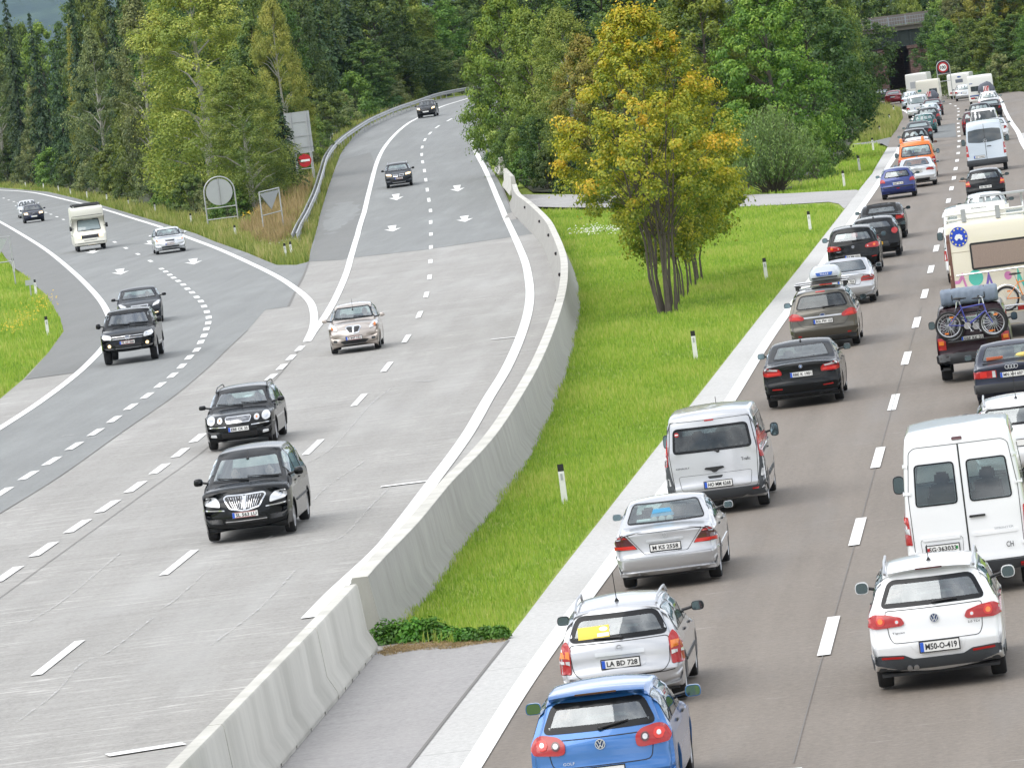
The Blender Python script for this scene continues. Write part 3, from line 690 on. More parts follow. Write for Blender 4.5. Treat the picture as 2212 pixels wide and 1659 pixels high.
# dark railing under the bridge
a0, a1 = GY(1905, 640), GY(1965, 640); o = empty('railing_fence', a0); tag(o, 'dark upright bar fence below the bridge beside the road', 'fence')
b = MB(); L = a1.x-a0.x
for z in (.2, 1.25): b.box((L/2, 0, z), (L, .05, .06))
for i in range(int(L/.28)): b.box((i*.28, 0, .75), (.05, .05, 1.25))
b.obj('fence_bars', pmat('dark_iron', (.05, .055, .05), .6), o, smooth=False)
# ================================================================ vehicles: builder
M_TYRE = pmat('tyre_rubber', (0.018, 0.018, 0.019), .85)
M_RIM = pmat('alloy_rim', (0.50, 0.51, 0.53), .3, .8)
M_CHROME = pmat('chrome', (0.75, 0.76, 0.78), .12, 1.0)
M_TRIM = pmat('dark_trim', (0.028, 0.03, 0.033), .5)
M_GTRIM = pmat('grey_bumper_plastic', (0.045, 0.05, 0.056), .55)
M_SEAT = pmat('dark_seat_fabric', (0.035, 0.037, 0.042), .9)
M_INT = pmat('interior_plastic', (0.05, 0.052, 0.056), .8)
M_TAIL = pmat('tail_lamp_red', (0.36, 0.006, 0.006), .22, coat=.5)
M_TAILB = pmat('tail_lamp_bright', (0.50, 0.015, 0.008), .25, coat=.5, emit=(1, .03, .01), es=.06)
M_TAILD = pmat('tail_lamp_dark', (0.07, 0.012, 0.014), .15, coat=1)
M_AMB = pmat('amber_lamp', (0.75, 0.20, 0.015), .2, coat=1)
M_CLEAR = pmat('clear_lamp', (0.62, 0.63, 0.64), .12, .3, coat=1)
M_LIT = pmat('lit_head_lamp', (0.8, 0.6, 0.35), .2, emit=(1, .70, .36), es=1.0)
M_PLATE = pmat('plate_white', (0.78, 0.78, 0.76), .45); M_PLATEY = pmat('plate_yellow', (0.75, 0.42, 0.03), .45)
M_EU = pmat('plate_blue_band', (0.02, 0.10, 0.55), .4)
M_INK = pmat('plate_ink', (0.02, 0.02, 0.022), .5)
M_SEAM = pmat('panel_gap', (0.02, 0.02, 0.02), .8)
M_SKIN = pmat('skin', (0.45, 0.27, 0.20), .6); 
def glass_mat(name, tint, refl=1.5):
    if name in MATS: return MATS[name]
    m = bpy.data.materials.new(name); m.use_nodes = True; t = m.node_tree; t.nodes.remove(t.nodes['Principled BSDF'])
    out = t.nodes['Material Output']; tr = t.nodes.new('ShaderNodeBsdfTransparent'); tr.inputs[0].default_value = (*tint, 1)
    gl = t.nodes.new('ShaderNodeBsdfGlossy'); gl.inputs['Roughness'].default_value = .02; gl.inputs['Color'].default_value = (.92, .97, 1, 1)
    lw_ = t.nodes.new('ShaderNodeLayerWeight'); lw_.inputs[0].default_value = .5; F0 = ((refl-1)/(refl+1))**2
    pw = nn(t, 'ShaderNodeMath', operation='POWER'); t.links.new(lw_.outputs['Facing'], pw.inputs[0]); pw.inputs[1].default_value = 5
    fr = nn(t, 'ShaderNodeMath', operation='MULTIPLY_ADD'); t.links.new(pw.outputs[0], fr.inputs[0]); fr.inputs[1].default_value = 1-F0; fr.inputs[2].default_value = F0
    mx_ = t.nodes.new('ShaderNodeMixShader'); t.links.new(fr.outputs[0], mx_.inputs[0]); t.links.new(tr.outputs[0], mx_.inputs[1]); t.links.new(gl.outputs[0], mx_.inputs[2])
    t.links.new(mx_.outputs[0], out.inputs[0]); MATS[name] = m; return m
M_GLASS = glass_mat('window_glass', (.58, .70, .68), 2.5)
M_GLASSW = glass_mat('windscreen_glass', (.66, .80, .78), 3.0)
M_GLASSD = glass_mat('privacy_glass', (.12, .14, .15), 1.8)
M_GLASSF = pmat('dark_window_glass', (0.035, 0.045, 0.05), .04, 0, coat=0, spec=1.0)
M_GLASSL = pmat('pale_window_glass', (0.20, 0.25, 0.26), .05, 0, coat=0, spec=1.0)
M_FRIT = pmat('black_glass_border', (0.010, 0.011, 0.013), .15, spec=.25)
M_MIRROR = pmat('mirror_glass', (0.20, 0.28, 0.31), .05, .9)
def paint(name, col, metal=.0, rough=.28):
    return pmat(name, col, rough, metal, coat=.32 if max(col) < .07 else .9, spec=.2 if max(col) < .07 else .5)
def chaikin(pts, n=2):
    for _ in range(n):
        o = [pts[0]]
        for a, b_ in zip(pts, pts[1:]):
            o += [(a[0]*.75+b_[0]*.25, a[1]*.75+b_[1]*.25), (a[0]*.25+b_[0]*.75, a[1]*.25+b_[1]*.75)]
        o.append(pts[-1]); pts = o
    return pts
def rpoly(pts, r=.05, n=4):
    """round the corners of a polygon"""
    out = []; m = len(pts)
    for i in range(m):
        p = Vector(pts[i]); a = Vector(pts[i-1]); c = Vector(pts[(i+1) % m])
        da = (a-p); dc = (c-p); k = min(r, da.length*.45, dc.length*.45)
        s0 = p+da.normalized()*k; s1 = p+dc.normalized()*k
        for j in range(n+1):
            t = j/n; out.append(tuple((1-t)**2*s0+2*t*(1-t)*p+t*t*s1))
    return out
def shrink(pts, d):
    m = len(pts); P = [Vector(p) for p in pts]; A = sum(P[i].x*P[(i+1) % m].y-P[(i+1) % m].x*P[i].y for i in range(m)); sg = 1 if A > 0 else -1; out = []
    for i in range(m):
        e0 = (P[i]-P[i-1]); e1 = (P[(i+1) % m]-P[i])
        if e0.length < 1e-7: e0 = e1
        if e1.length < 1e-7: e1 = e0
        n_ = Vector((-e0.y, e0.x)).normalized()+Vector((-e1.y, e1.x)).normalized()
        n_ = n_.normalized() if n_.length > 1e-6 else Vector((-e0.y, e0.x)).normalized()
        out.append(tuple(P[i]+n_*d*sg))
    return out
class Body:
    """closed painted shell lofted from a side outline; y forward from the rear bumper (0..L)"""
    def __init__(s, sp):
        s.sp = sp; L, W, H = sp['L'], sp['W'], sp['H']; s.L, s.W, s.H = L, W, H
        s.belt = sp.get('belt', H*.63); s.tumble = sp.get('tumble', .27); s.step = sp.get('step', .035)
        s.ft = sp.get('ftaper', .13); s.rt = sp.get('rtaper', .07); s.frange = sp.get('frange', .75); s.rrange = sp.get('rrange', .5); s.gt = sp.get('gtaper', .06)
        top = chaikin(sp['sil'], sp.get('chk', 2)); s.top = top
        wr = sp['wr']; ra, fa = sp['ra'], sp['fa']; Ra = wr+sp.get('gap', .055); zb = sp.get('zb', .24)
        # subdivide long edges
        def dens(pl, mx_):
            o = []
            for a, b_ in zip(pl, pl[1:]):
                n = max(1, int(math.hypot(b_[0]-a[0], b_[1]-a[1])/mx_))
                o += [(a[0]+(b_[0]-a[0])*i/n, a[1]+(b_[1]-a[1])*i/n) for i in range(n)]
            return o+[pl[-1]]
        lod = sp.get('lod', 0)
        tp = dens(top, .16 if lod == 0 else .4)
        def arch(yc):
            th = math.asin(min(.95, max(-.95, (zb-wr)/Ra))); a0, a1 = th, math.pi-th
            n = 10 if lod == 0 else 6
            return [(yc+Ra*math.cos(a0+(a1-a0)*i/n), wr+Ra*math.sin(a0+(a1-a0)*i/n)) for i in range(n+1)]
        bot = [(L-.25, zb)]+(arch(fa) if fa else [])+(arch(ra) if ra else [])+[(.25, zb)]
        if sp.get('ra2'): bot = [(L-.25, zb)]+(arch(fa) if fa else [])+arch(ra+sp['ra2'])+arch(ra)+[(.25, zb)]
        bot = dens(bot, .3)
        loop = tp+bot; nb = len(tp); s.nb = nb
        n = len(loop); s.loop = loop
        zc = sp.get('zc', (wr+Ra+s.belt)/2)
        nrm = []
        for i in range(n):
            a = loop[i-1]; c = loop[(i+1) % n]; t = Vector((c[0]-a[0], c[1]-a[1]))
            t = t.normalized() if t.length > 1e-9 else Vector((1, 0)); nrm.append(Vector((t.y, -t.x)))    # inward: loop runs rear->roof->front->bottom (clockwise in y,z)
        if lod == 0: ts = [0, .22, .44, .62, .76, .88, .96, 1.0]; arc = 3; sd = [.12, .3, .5, .72, 1]
        else: ts = [0, .4, .75, 1.0]; arc = 2; sd = [.3, .65, 1]
        bowr, bowf, crown = sp.get('bowr', .12), sp.get('bowf', .26), sp.get('crown', .045)
        cols = len(ts)+arc+len(sd); V = []
        for i, (y, z) in enumerate(loop):
            isb = i >= nb; r = .02 if isb else sp.get('rad', .07)
            ni = nrm[i]; Wc = s.Wf(y, z); C = (min(L-.4, max(.4, y)), zc); row = []
            if isb: ni = Vector((0, 1)); 
            for t in ts:
                x = (Wc-r)*t
                if isb: off = 0
                else:
                    k = abs(t)**2.2; ny = ni.x
                    off = k*((bowr if ny > 0 else bowf)*abs(ny)**1.3*(1 if z < s.belt+.1 else .75) + crown*abs(ni.y))
                row.append((x, y+ni.x*off, z+ni.y*off))
            base = row[-1]
            for a in range(1, arc+1):
                ph = math.pi/2*a/arc; x = Wc-r+r*math.sin(ph); o2 = r*(1-math.cos(ph))
                row.append((x, base[1]+ni.x*o2, base[2]+ni.y*o2))
            e = row[-1]
            for q in sd:
                y2 = e[1]+(C[0]-e[1])*q; z2 = e[2]+(C[1]-e[2])*q
                row.append((s.Wf(y2, z2), y2, z2))
            V.append(row)
        vs = []; idx = {}
        for i in range(n):
            for j in range(cols):
                x, y, z = V[i][j]; idx[i, j, 0] = len(vs); vs.append((x, y, z))
                if j == 0: idx[i, j, 1] = idx[i, j, 0]
                else: idx[i, j, 1] = len(vs); vs.append((-x, y, z))
        fs = []
        for i in range(n):
            i2 = (i+1) % n
            for j in range(cols-1):
                fs.append((idx[i, j, 0], idx[i, j+1, 0], idx[i2, j+1, 0], idx[i2, j, 0]))
                fs.append((idx[i, j, 1], idx[i2, j, 1], idx[i2, j+1, 1], idx[i, j+1, 1]))
        bm = bmesh.new(); bv = [bm.verts.new(v) for v in vs]
        for f in fs:
            if len(set(f)) == len(f):
                try: bm.faces.new([bv[k] for k in f])
                except ValueError: pass
        bmesh.ops.remove_doubles(bm, verts=bm.verts, dist=.0004); bmesh.ops.recalc_face_normals(bm, faces=bm.faces)
        s.bm = bm; s.bvh = BVHTree.FromBMesh(bm); s.holes = []
    def Wf(s, y, z):
        w0 = s.W/2; b_ = s.belt
        if z < .5: f = .965+.035*max(0, z-.15)/.35
        elif z < b_-.05: f = 1.0-.022*((z-.5)/(b_-.55))**2
        else: f = .978
        w_ = w0*f
        if z > b_-.05:
            w_ -= s.step*sm(b_-.05, b_+.05, z)
            if z > b_: w_ -= s.tumble*(z-b_)*(.75+.5*(z-b_)/max(.2, s.H-b_))
        u = max(0, (s.frange-(s.L-y))/s.frange); w_ -= s.ft*u**2.2
        u = max(0, (s.rrange-y)/s.rrange); w_ -= s.rt*u**2.0
        if z > b_:
            u = max(0, (1.1-y)/1.1); w_ -= s.gt*u*sm(b_, b_+.3, z)
        return max(.1, w_)
    def ztop(s, y):
        best = None
        for a, c in zip(s.top, s.top[1:]):
            if (a[0] <= y <= c[0] or c[0] <= y <= a[0]) and abs(c[0]-a[0]) > 1e-6:
                z = a[1]+(c[1]-a[1])*(y-a[0])/(c[0]-a[0]); best = z if best is None else max(best, z)
        return best if best is not None else s.H
    def hit(s, u, v, axis):
        L = s.L; v0 = v
        for k in range(34):
            sh = 1-.010*k
            if axis == 'rear': o, d = Vector((u*sh, -3, v)), Vector((0, 1, 0))
            elif axis == 'front': o, d = Vector((u*sh, L+3, v)), Vector((0, -1, 0))
            elif axis == 'right': o, d = Vector((3, u, v)), Vector((-1, 0, 0))
            elif axis == 'left': o, d = Vector((-3, u, v)), Vector((1, 0, 0))
            else: o, d = Vector((u*sh, v, 5)), Vector((0, 0, -1))
            r = s.bvh.ray_cast(o, d)
            if r[0] is not None:
                n_ = r[1]
                if n_.dot(d) > 0: n_ = -n_
                return r[0], n_
            if axis in ('right', 'left'): v -= .01
        if axis in ('right', 'left'):
            sg = 1 if axis == 'right' else -1; return Vector((sg*s.Wf(u, v0), u, v0)), Vector((sg, 0, 0))
        return Vector((u, 0 if axis == 'rear' else L, v)), Vector((0, -1 if axis == 'rear' else 1, 0))
    def patch(s, name, outline, axis, mats, parent, off=.006, inner=None, skirt=.02, step=None, inner_poly=None):
        """thin shell lying on the body; inner = width of the border that uses mats[0], the middle uses mats[1]"""
        if not isinstance(mats, (list, tuple)): mats = [mats]
        def dn(pl):
            o = []
            for i in range(len(pl)):
                a, c = Vector(pl[i]), Vector(pl[(i+1) % len(pl)]); k = max(1, int((c-a).length/(.09 if s.sp.get('lod', 0) == 0 else .3)))
                o += [a+(c-a)*j/k for j in range(k)]
            return o
        raw = outline; outline = dn(outline); P = [Vector(p) for p in outline]; n = len(P)
        x0, x1 = min(p.x for p in P), max(p.x for p in P); y0, y1 = min(p.y for p in P), max(p.y for p in P)
        st = step or max(.04 if s.sp.get('lod', 0) == 0 else .12, min((x1-x0), (y1-y0))/5, max(x1-x0, y1-y0)/20)
        pts = list(P); ed = [(i, (i+1) % n) for i in range(n)]; IP = None
        if inner is not None or inner_poly:
            IP = dn(inner_poly or shrink(raw, inner)); k = len(pts); pts += IP; ed += [(k+i, k+(i+1) % len(IP)) for i in range(len(IP))]
        a = x0+st/2
        while a < x1:
            c = y0+st/2
            while c < y1:
                if in_poly(a, c, P): pts.append(Vector((a, c)))
                c += st
            a += st
        v2, _, f2, *_ = delaunay_2d_cdt(pts, ed, [], 0, 1e-5)
        V = []; vmap = {}
        for v in v2:
            h, nr = s.hit(v.x, v.y, axis); V.append(h+nr*off)
        F = []; MI = []
        for f in f2:
            cx = sum(v2[i].x for i in f)/len(f); cy = sum(v2[i].y for i in f)/len(f)
            if not in_poly(cx, cy, P): continue
            ar = sum(v2[f[i]].x*v2[f[(i+1) % len(f)]].y-v2[f[(i+1) % len(f)]].x*v2[f[i]].y for i in range(len(f)))
            F.append(tuple(f) if ar > 0 else tuple(f[::-1])); MI.append(1 if IP and len(mats) > 1 and in_poly(cx, cy, IP) else 0)
        # skirt round the edge
        cnt = {}
        for f in F:
            for i in range(len(f)):
                e = (f[i], f[(i+1) % len(f)]); kx = tuple(sorted(e)); cnt.setdefault(kx, []).append(e)
        if skirt:
            mp_ = {}
            for kx, es in cnt.items():
                if len(es) == 1:
                    a, c = es[0]
                    for q in (a, c):
                        if q not in mp_:
                            h, nr = s.hit(v2[q].x, v2[q].y, axis); mp_[q] = len(V); V.append(h-nr*.004)
                    F.append((c, a, mp_[a], mp_[c])); MI.append(0)
        me = bpy.data.meshes.new(name); me.from_pydata(V, [], F)
        d = {'rear': Vector((0, -1, 0)), 'front': Vector((0, 1, 0)), 'right': Vector((1, 0, 0)), 'left': Vector((-1, 0, 0)), 'top': Vector((0, 0, 1))}[axis]
        tot = sum(me.polygons[i].normal.dot(d)*me.polygons[i].area for i in range(len(me.polygons)))
        for p, mi in zip(me.polygons, MI): p.material_index = mi; p.use_smooth = True
        if tot < 0: me.flip_normals()
        me.set_sharp_from_angle(angle=R(50)); me.update()
        o = link(name, me, mats, parent); o.location = (0, -s.L/2, 0); return o
    def ring(s, name, outline, axis, mat, parent, w=.012, off=.004):
        o = s.patch(name, outline, axis, [mat, M_SEAM], parent, off, inner=w, skirt=0)
        bm = bmesh.new(); bm.from_mesh(o.data); bmesh.ops.delete(bm, geom=[f for f in bm.faces if f.material_index == 1], context='FACES'); bm.to_mesh(o.data); bm.free(); return o
    def cut(s, outline, axis):
        """cut a convex opening through one wall"""
        P = [Vector(p) for p in outline]; n = len(P); c = sum(P, Vector((0, 0)))/n
        if axis in ('rear', 'front'):
            to = lambda q: Vector((q.x, 0, q.y)); ok = lambda f: (f.normal.y < .3 if axis == 'rear' else f.normal.y > -.3) and abs(f.normal.x) < .8 and f.calc_center_median().y*(1 if axis == 'rear' else -1) < s.L/2*(1 if axis == 'rear' else -1); dr = Vector((0, 1, 0)); uv = lambda p: (p.x, p.z)
        else:
            sg = 1 if axis == 'right' else -1
            to = lambda q: Vector((0, q.x, q.y)); ok = lambda f: f.normal.x*sg > .3; dr = Vector((1, 0, 0)); uv = lambda p: (p.y, p.z)
        r0 = max((p-c).length for p in P)
        def near(f):
            u = uv(f.calc_center_median()); return ok(f) and (Vector(u)-c).length < r0+.35
        for i in range(n):
            a, b_ = P[i], P[(i+1) % n]
            if (b_-a).length < 1e-4: continue
            fsel = [f for f in s.bm.faces if near(f)]
            ee = list({e for f in fsel for e in f.edges}); vv = list({v for f in fsel for v in f.verts})
            nl = to(Vector((-(b_-a).y, (b_-a).x))).normalized()
            bmesh.ops.bisect_plane(s.bm, geom=vv+ee+fsel, plane_co=to(a), plane_no=nl, dist=1e-4)
        s.bm.normal_update()
        dl = [f for f in s.bm.faces if near(f) and in_poly(*uv(f.calc_center_median()), P)]
        bmesh.ops.delete(s.bm, geom=dl, context='FACES')
    def finish(s, name, mat, parent):
        me = bpy.data.meshes.new(name); bmesh.ops.recalc_face_normals(s.bm, faces=s.bm.faces) if False else None
        s.bm.to_mesh(me); s.bm.free()
        for p in me.polygons: p.use_smooth = True
        me.set_sharp_from_angle(angle=R(s.sp.get('sharp', 48))); me.update()
        o = link(name, me, [mat], parent); o.location = (0, -s.L/2, 0); return o
# ---- wheels
WC = {}
def wheel_meshes(r, w_, style):
    k = (round(r, 3), round(w_, 3), style)
    if k in WC: return WC[k]
    b = MB(); h = w_/2; rr = r*.66
    b.lathe([(rr, -h*.9), (r*.93, -h), (r*.985, -h*.8), (r, -h*.5), (r, h*.5), (r*.985, h*.8), (r*.93, h), (rr, h*.9), (rr*.98, h*.4), (rr*.98, -h*.4), (rr, -h*.9)], 'x', n=32)
    ty = b.mesh('tyre', ang=50); ty.materials.append(M_TYRE)
    b = MB(); b.lathe([(rr*.97, h*.5), (rr, h*.92), (rr*.93, h*.86), (rr*.90, h*.35)], 'x', n=28)
    b.lathe([(0, h*.15), (rr*.9, h*.15)], 'x', n=24, mi=1)
    ns = {5: 5, 7: 7, 10: 10}.get(style, 9)
    for i in range(ns):
        a = 2*math.pi*i/ns; ca, sa = math.cos(a), math.sin(a); q = .16 if ns < 8 else .11
        pts = []
        for rad, hw in ((rr*.15, rr*q*.9), (rr*.92, rr*q)):
            for sg in (-1, 1): pts.append((rad*ca-sg*hw*sa, rad*sa+sg*hw*ca))
        vs = [(h*.78, *pts[0]), (h*.78, *pts[1]), (h*.84, *pts[3]), (h*.84, *pts[2])]; vs += [(v[0]-h*.35, v[1], v[2]) for v in vs]
        b.add(vs, [(0, 1, 2, 3), (0, 4, 5, 1), (1, 5, 6, 2), (2, 6, 7, 3), (3, 7, 4, 0)])
    b.lathe([(0, h*.9), (rr*.16, h*.88), (rr*.2, h*.7)], 'x', n=14)
    rm = b.mesh('rim', ang=35); rm.materials.append(M_RIM); rm.materials.append(M_BLACK)
    WC[k] = (ty, rm); return WC[k]
def add_wheel(parent, x, y, r, w_, style):
    ty, rm = wheel_meshes(r, w_, style); o = bpy.data.objects.new('wheel', ty); COL.objects.link(o); o.parent = parent; o.location = (x, y, r)
    rz = 0 if x > 0 else math.pi; o.rotation_euler = (rnd.uniform(0, 6), 0, rz)
    c = bpy.data.objects.new('rim', rm); COL.objects.link(c); c.parent = o; return o
SHARED = {}
def shared(key, fn, name, parent, loc=(0, 0, 0), mats=None, scale=None, rz=0):
    if key not in SHARED: SHARED[key] = fn()
    o = bpy.data.objects.new(name, SHARED[key]); COL.objects.link(o); o.parent = parent; o.location = loc
    if scale: o.scale = scale
    if rz: o.rotation_euler = (0, 0, rz)
    return o
def seat_mesh():
    b = MB(); b.box((0, 0, .12), (.50, .52, .20)); b.box((0, -.28, .46), (.50, .16, .62), tap=.86); b.box((0, -.30, .86), (.26, .11, .20), tap=.85)
    bm = bmesh.new(); me = b.mesh('seat'); bm.from_mesh(me); bmesh.ops.bevel(bm, geom=bm.edges[:], offset=.035, segments=2, affect='EDGES', clamp_overlap=True); bm.to_mesh(me); bm.free(); me.materials.append(M_SEAT); return me
def bench_mesh():
    b = MB(); b.box((0, 0, .12), (1.26, .5, .2)); b.box((0, -.28, .42), (1.26, .15, .52), tap=.95)
    for x in (-.42, 0, .42): b.box((x, -.30, .76), (.25, .10, .17), tap=.85)
    bm = bmesh.new(); me = b.mesh('rear_bench'); bm.from_mesh(me); bmesh.ops.bevel(bm, geom=bm.edges[:], offset=.03, segments=2, affect='EDGES', clamp_overlap=True); bm.to_mesh(me); bm.free(); me.materials.append(M_SEAT); return me
def bev_box(dims, bev, mat, name='part', seg=2):
    b = MB(); b.box((0, 0, 0), dims); me = b.mesh(name); bm = bmesh.new(); bm.from_mesh(me); bmesh.ops.bevel(bm, geom=bm.edges[:], offset=bev, segments=seg, affect='EDGES', clamp_overlap=True)
    bm.to_mesh(me); bm.free()
    for p in me.polygons: p.use_smooth = True
    me.set_sharp_from_angle(angle=R(60)); me.materials.append(mat); return me
def mirror_part(parent, side, x, y, z, dims, mat, tall=False):
    """door mirror with stalk and glass"""
    w_, h_ = dims
    b = MB(); 
    b.tube([(-side*.08, .02, -.03), (side*.04, .02, -.01), (side*.12, .02, .01)], .024, 6, 1)
    n = 16; pr = rpoly([(-w_/2, -h_/2), (w_/2, -h_/2), (w_/2*.92, h_/2), (-w_/2*.92, h_/2)], min(w_, h_)*.42, 3)
    cx = side*(.09+w_/2); vs = []
    for yy, k in ((-.035, .97), (.01, 1.0), (.06, .9), (.085, .55)): vs += [(cx+u*k, yy, v*k+.02) for u, v in pr]
    m = len(pr); fs = [(i*m+q, i*m+(q+1) % m, (i+1)*m+(q+1) % m, (i+1)*m+q) for i in range(3) for q in range(m)]+[tuple(range(m)), tuple(3*m+q for q in range(m))]
    b.add(vs, fs, 0)
    o = b.obj('door_mirror', [mat, M_BLACK], parent, ang=50); o.location = (x, y, z)
    g = MB(); g.add([(cx+u*.86, -.040, v*.86+.02) for u, v in pr], [tuple(range(m))]); gl = g.obj('mirror_glass', M_MIRROR, o, smooth=False)
    return o
def plate_part(parent, loc, text, style='eu', w_=.52, h_=.11, face='-y', tilt=0.0):
    sg = -1 if face == '-y' else 1
    b = MB(); b.box((0, -.002*sg, 0), (w_+.03, .014, h_+.03), 1); b.box((0, .003*sg, 0), (w_, .012, h_), 0)
    if style in ('eu', 'at', 'ba', 'nl'):
        bx = -w_/2+.024 if face == '-y' else w_/2-.024
        b.box((bx, .0085*sg, 0), (.046, .008, h_-.004), 2)
    if style == 'at':
        for z in (-h_/2+.006, h_/2-.006): b.box((0, .0085*sg, z), (w_-.1, .006, .007), 3)
    o = b.obj('number_plate', [M_PLATEY if style == 'nl' else M_PLATE, M_BLACK, M_EU, M_RED], parent, smooth=False); o.location = loc; o.rotation_euler = (tilt, 0, 0)
    if text:
        dx = 0 if style in ('old', 'ch') else (.022 if face == '-y' else -.022)
        text_obj(text, o, (dx, .0135*sg, 0), w_*(.86 if style in ('old', 'ch') else .82), h_*.66, M_INK, face, 'lettering', bold=.022)
        if style == 'ch':
            b = MB(); b.box((-w_/2+.03, .011*sg, 0), (.034, .006, .05), 0); b.box((w_/2-.03, .011*sg, 0), (.03, .006, .045), 1); b.obj('coat_of_arms', [M_RED, pmat('green_shield', (.02, .25, .06), .5)], o, smooth=False)
    return o
def emblem_part(parent, body, kind, x, z, r, axis):
    h, n_ = body.hit(x, z, axis); sg = -1 if axis == 'rear' else 1; root_loc = (h.x, h.y-body.L/2+.004*sg, h.z)
    def ring_(b, cx, rad, th, mi=0, cz=0, d=.014): b.lathe([(rad-th, -.002), (rad-th, d), (rad, d), (rad, -.002)], 'y', (cx, 0, cz), 24, mi)
    b = MB(); mats = [pmat('emblem_silver', (.62, .64, .66), .35, .2), pmat('emblem_blue', (.02, .05, .16), .3), M_WHT]
    def bar(x0, z0, x1, z1, w_, mi=0, y=.018):
        d = Vector((x1-x0, z1-z0)); n2 = Vector((-d.y, d.x)).normalized()*w_/2
        q = [(x0+n2.x, z0+n2.y), (x1+n2.x, z1+n2.y), (x1-n2.x, z1-n2.y), (x0-n2.x, z0-n2.y)]
        b.add([(a, y, c) for a, c in q]+[(a, y-.008, c) for a, c in q], [(0, 1, 2, 3), (0, 4, 5, 1), (1, 5, 6, 2), (2, 6, 7, 3), (3, 7, 4, 0)], mi)
    def disc(rad, mi, y=.010, cx=0, cz=0): b.lathe([(0, y), (rad, y), (rad, -.002)], 'y', (cx, 0, cz), 24, mi)
    if kind == 'vw':
        disc(r*.9, 1); ring_(b, 0, r, r*.13, d=.02)
        bar(-r*.38, r*.8, 0, -r*.0, r*.16); bar(r*.38, r*.8, 0, 0, r*.16)
        bar(-r*.75, r*.35, -r*.3, -r*.72, r*.16); bar(-r*.3, -r*.72, 0, -r*.1, r*.16); bar(r*.75, r*.35, r*.3, -r*.72, r*.16); bar(r*.3, -r*.72, 0, -r*.1, r*.16)
    elif kind == 'star':
        ring_(b, 0, r, r*.1)
        for a in (90, 210, 330): bar(0, 0, r*math.cos(R(a)), r*math.sin(R(a)), r*.16, y=.012)
    elif kind == 'rings':
        for i in range(4): ring_(b, (i-1.5)*r*1.35, r, r*.2)
    elif kind == 'round2':
        disc(r, 0); disc(r*.86, 1, .014); 
        for a, mi in ((0, 1), (90, 2), (180, 1), (270, 2)):
            pts = [(0, 0)]+[(r*.5*math.cos(R(a+t)), r*.5*math.sin(R(a+t))) for t in (0, 30, 60, 90)]
            b.add([(u, .018, v) for u, v in pts], [tuple(range(5))], 2 if mi == 2 else 3)
        mats.append(pmat('emblem_sky', (.05, .25, .6), .3))
    elif kind == 'bolt':
        ring_(b, 0, r, r*.14); bar(-r*1.2, -r*.08, r*.25, r*.12, r*.16); bar(-r*.25, -r*.12, r*1.2, r*.08, r*.16)
    elif kind == 'oval':
        b.lathe([(0, .012), (r, .012), (r, -.002)], 'y', (0, 0, 0), 24, 1); ring_(b, 0, r, r*.12)
    elif kind == 'shield': disc(r, 1); ring_(b, 0, r, r*.2)
    for i, v in enumerate(b.v): b.v[i] = (v[0], v[1]*sg, v[2])
    o = b.obj('emblem', mats, parent, smooth=False); o.location = root_loc
    if kind == 'oval': o.scale = (1.0, 1, .45)
    return o
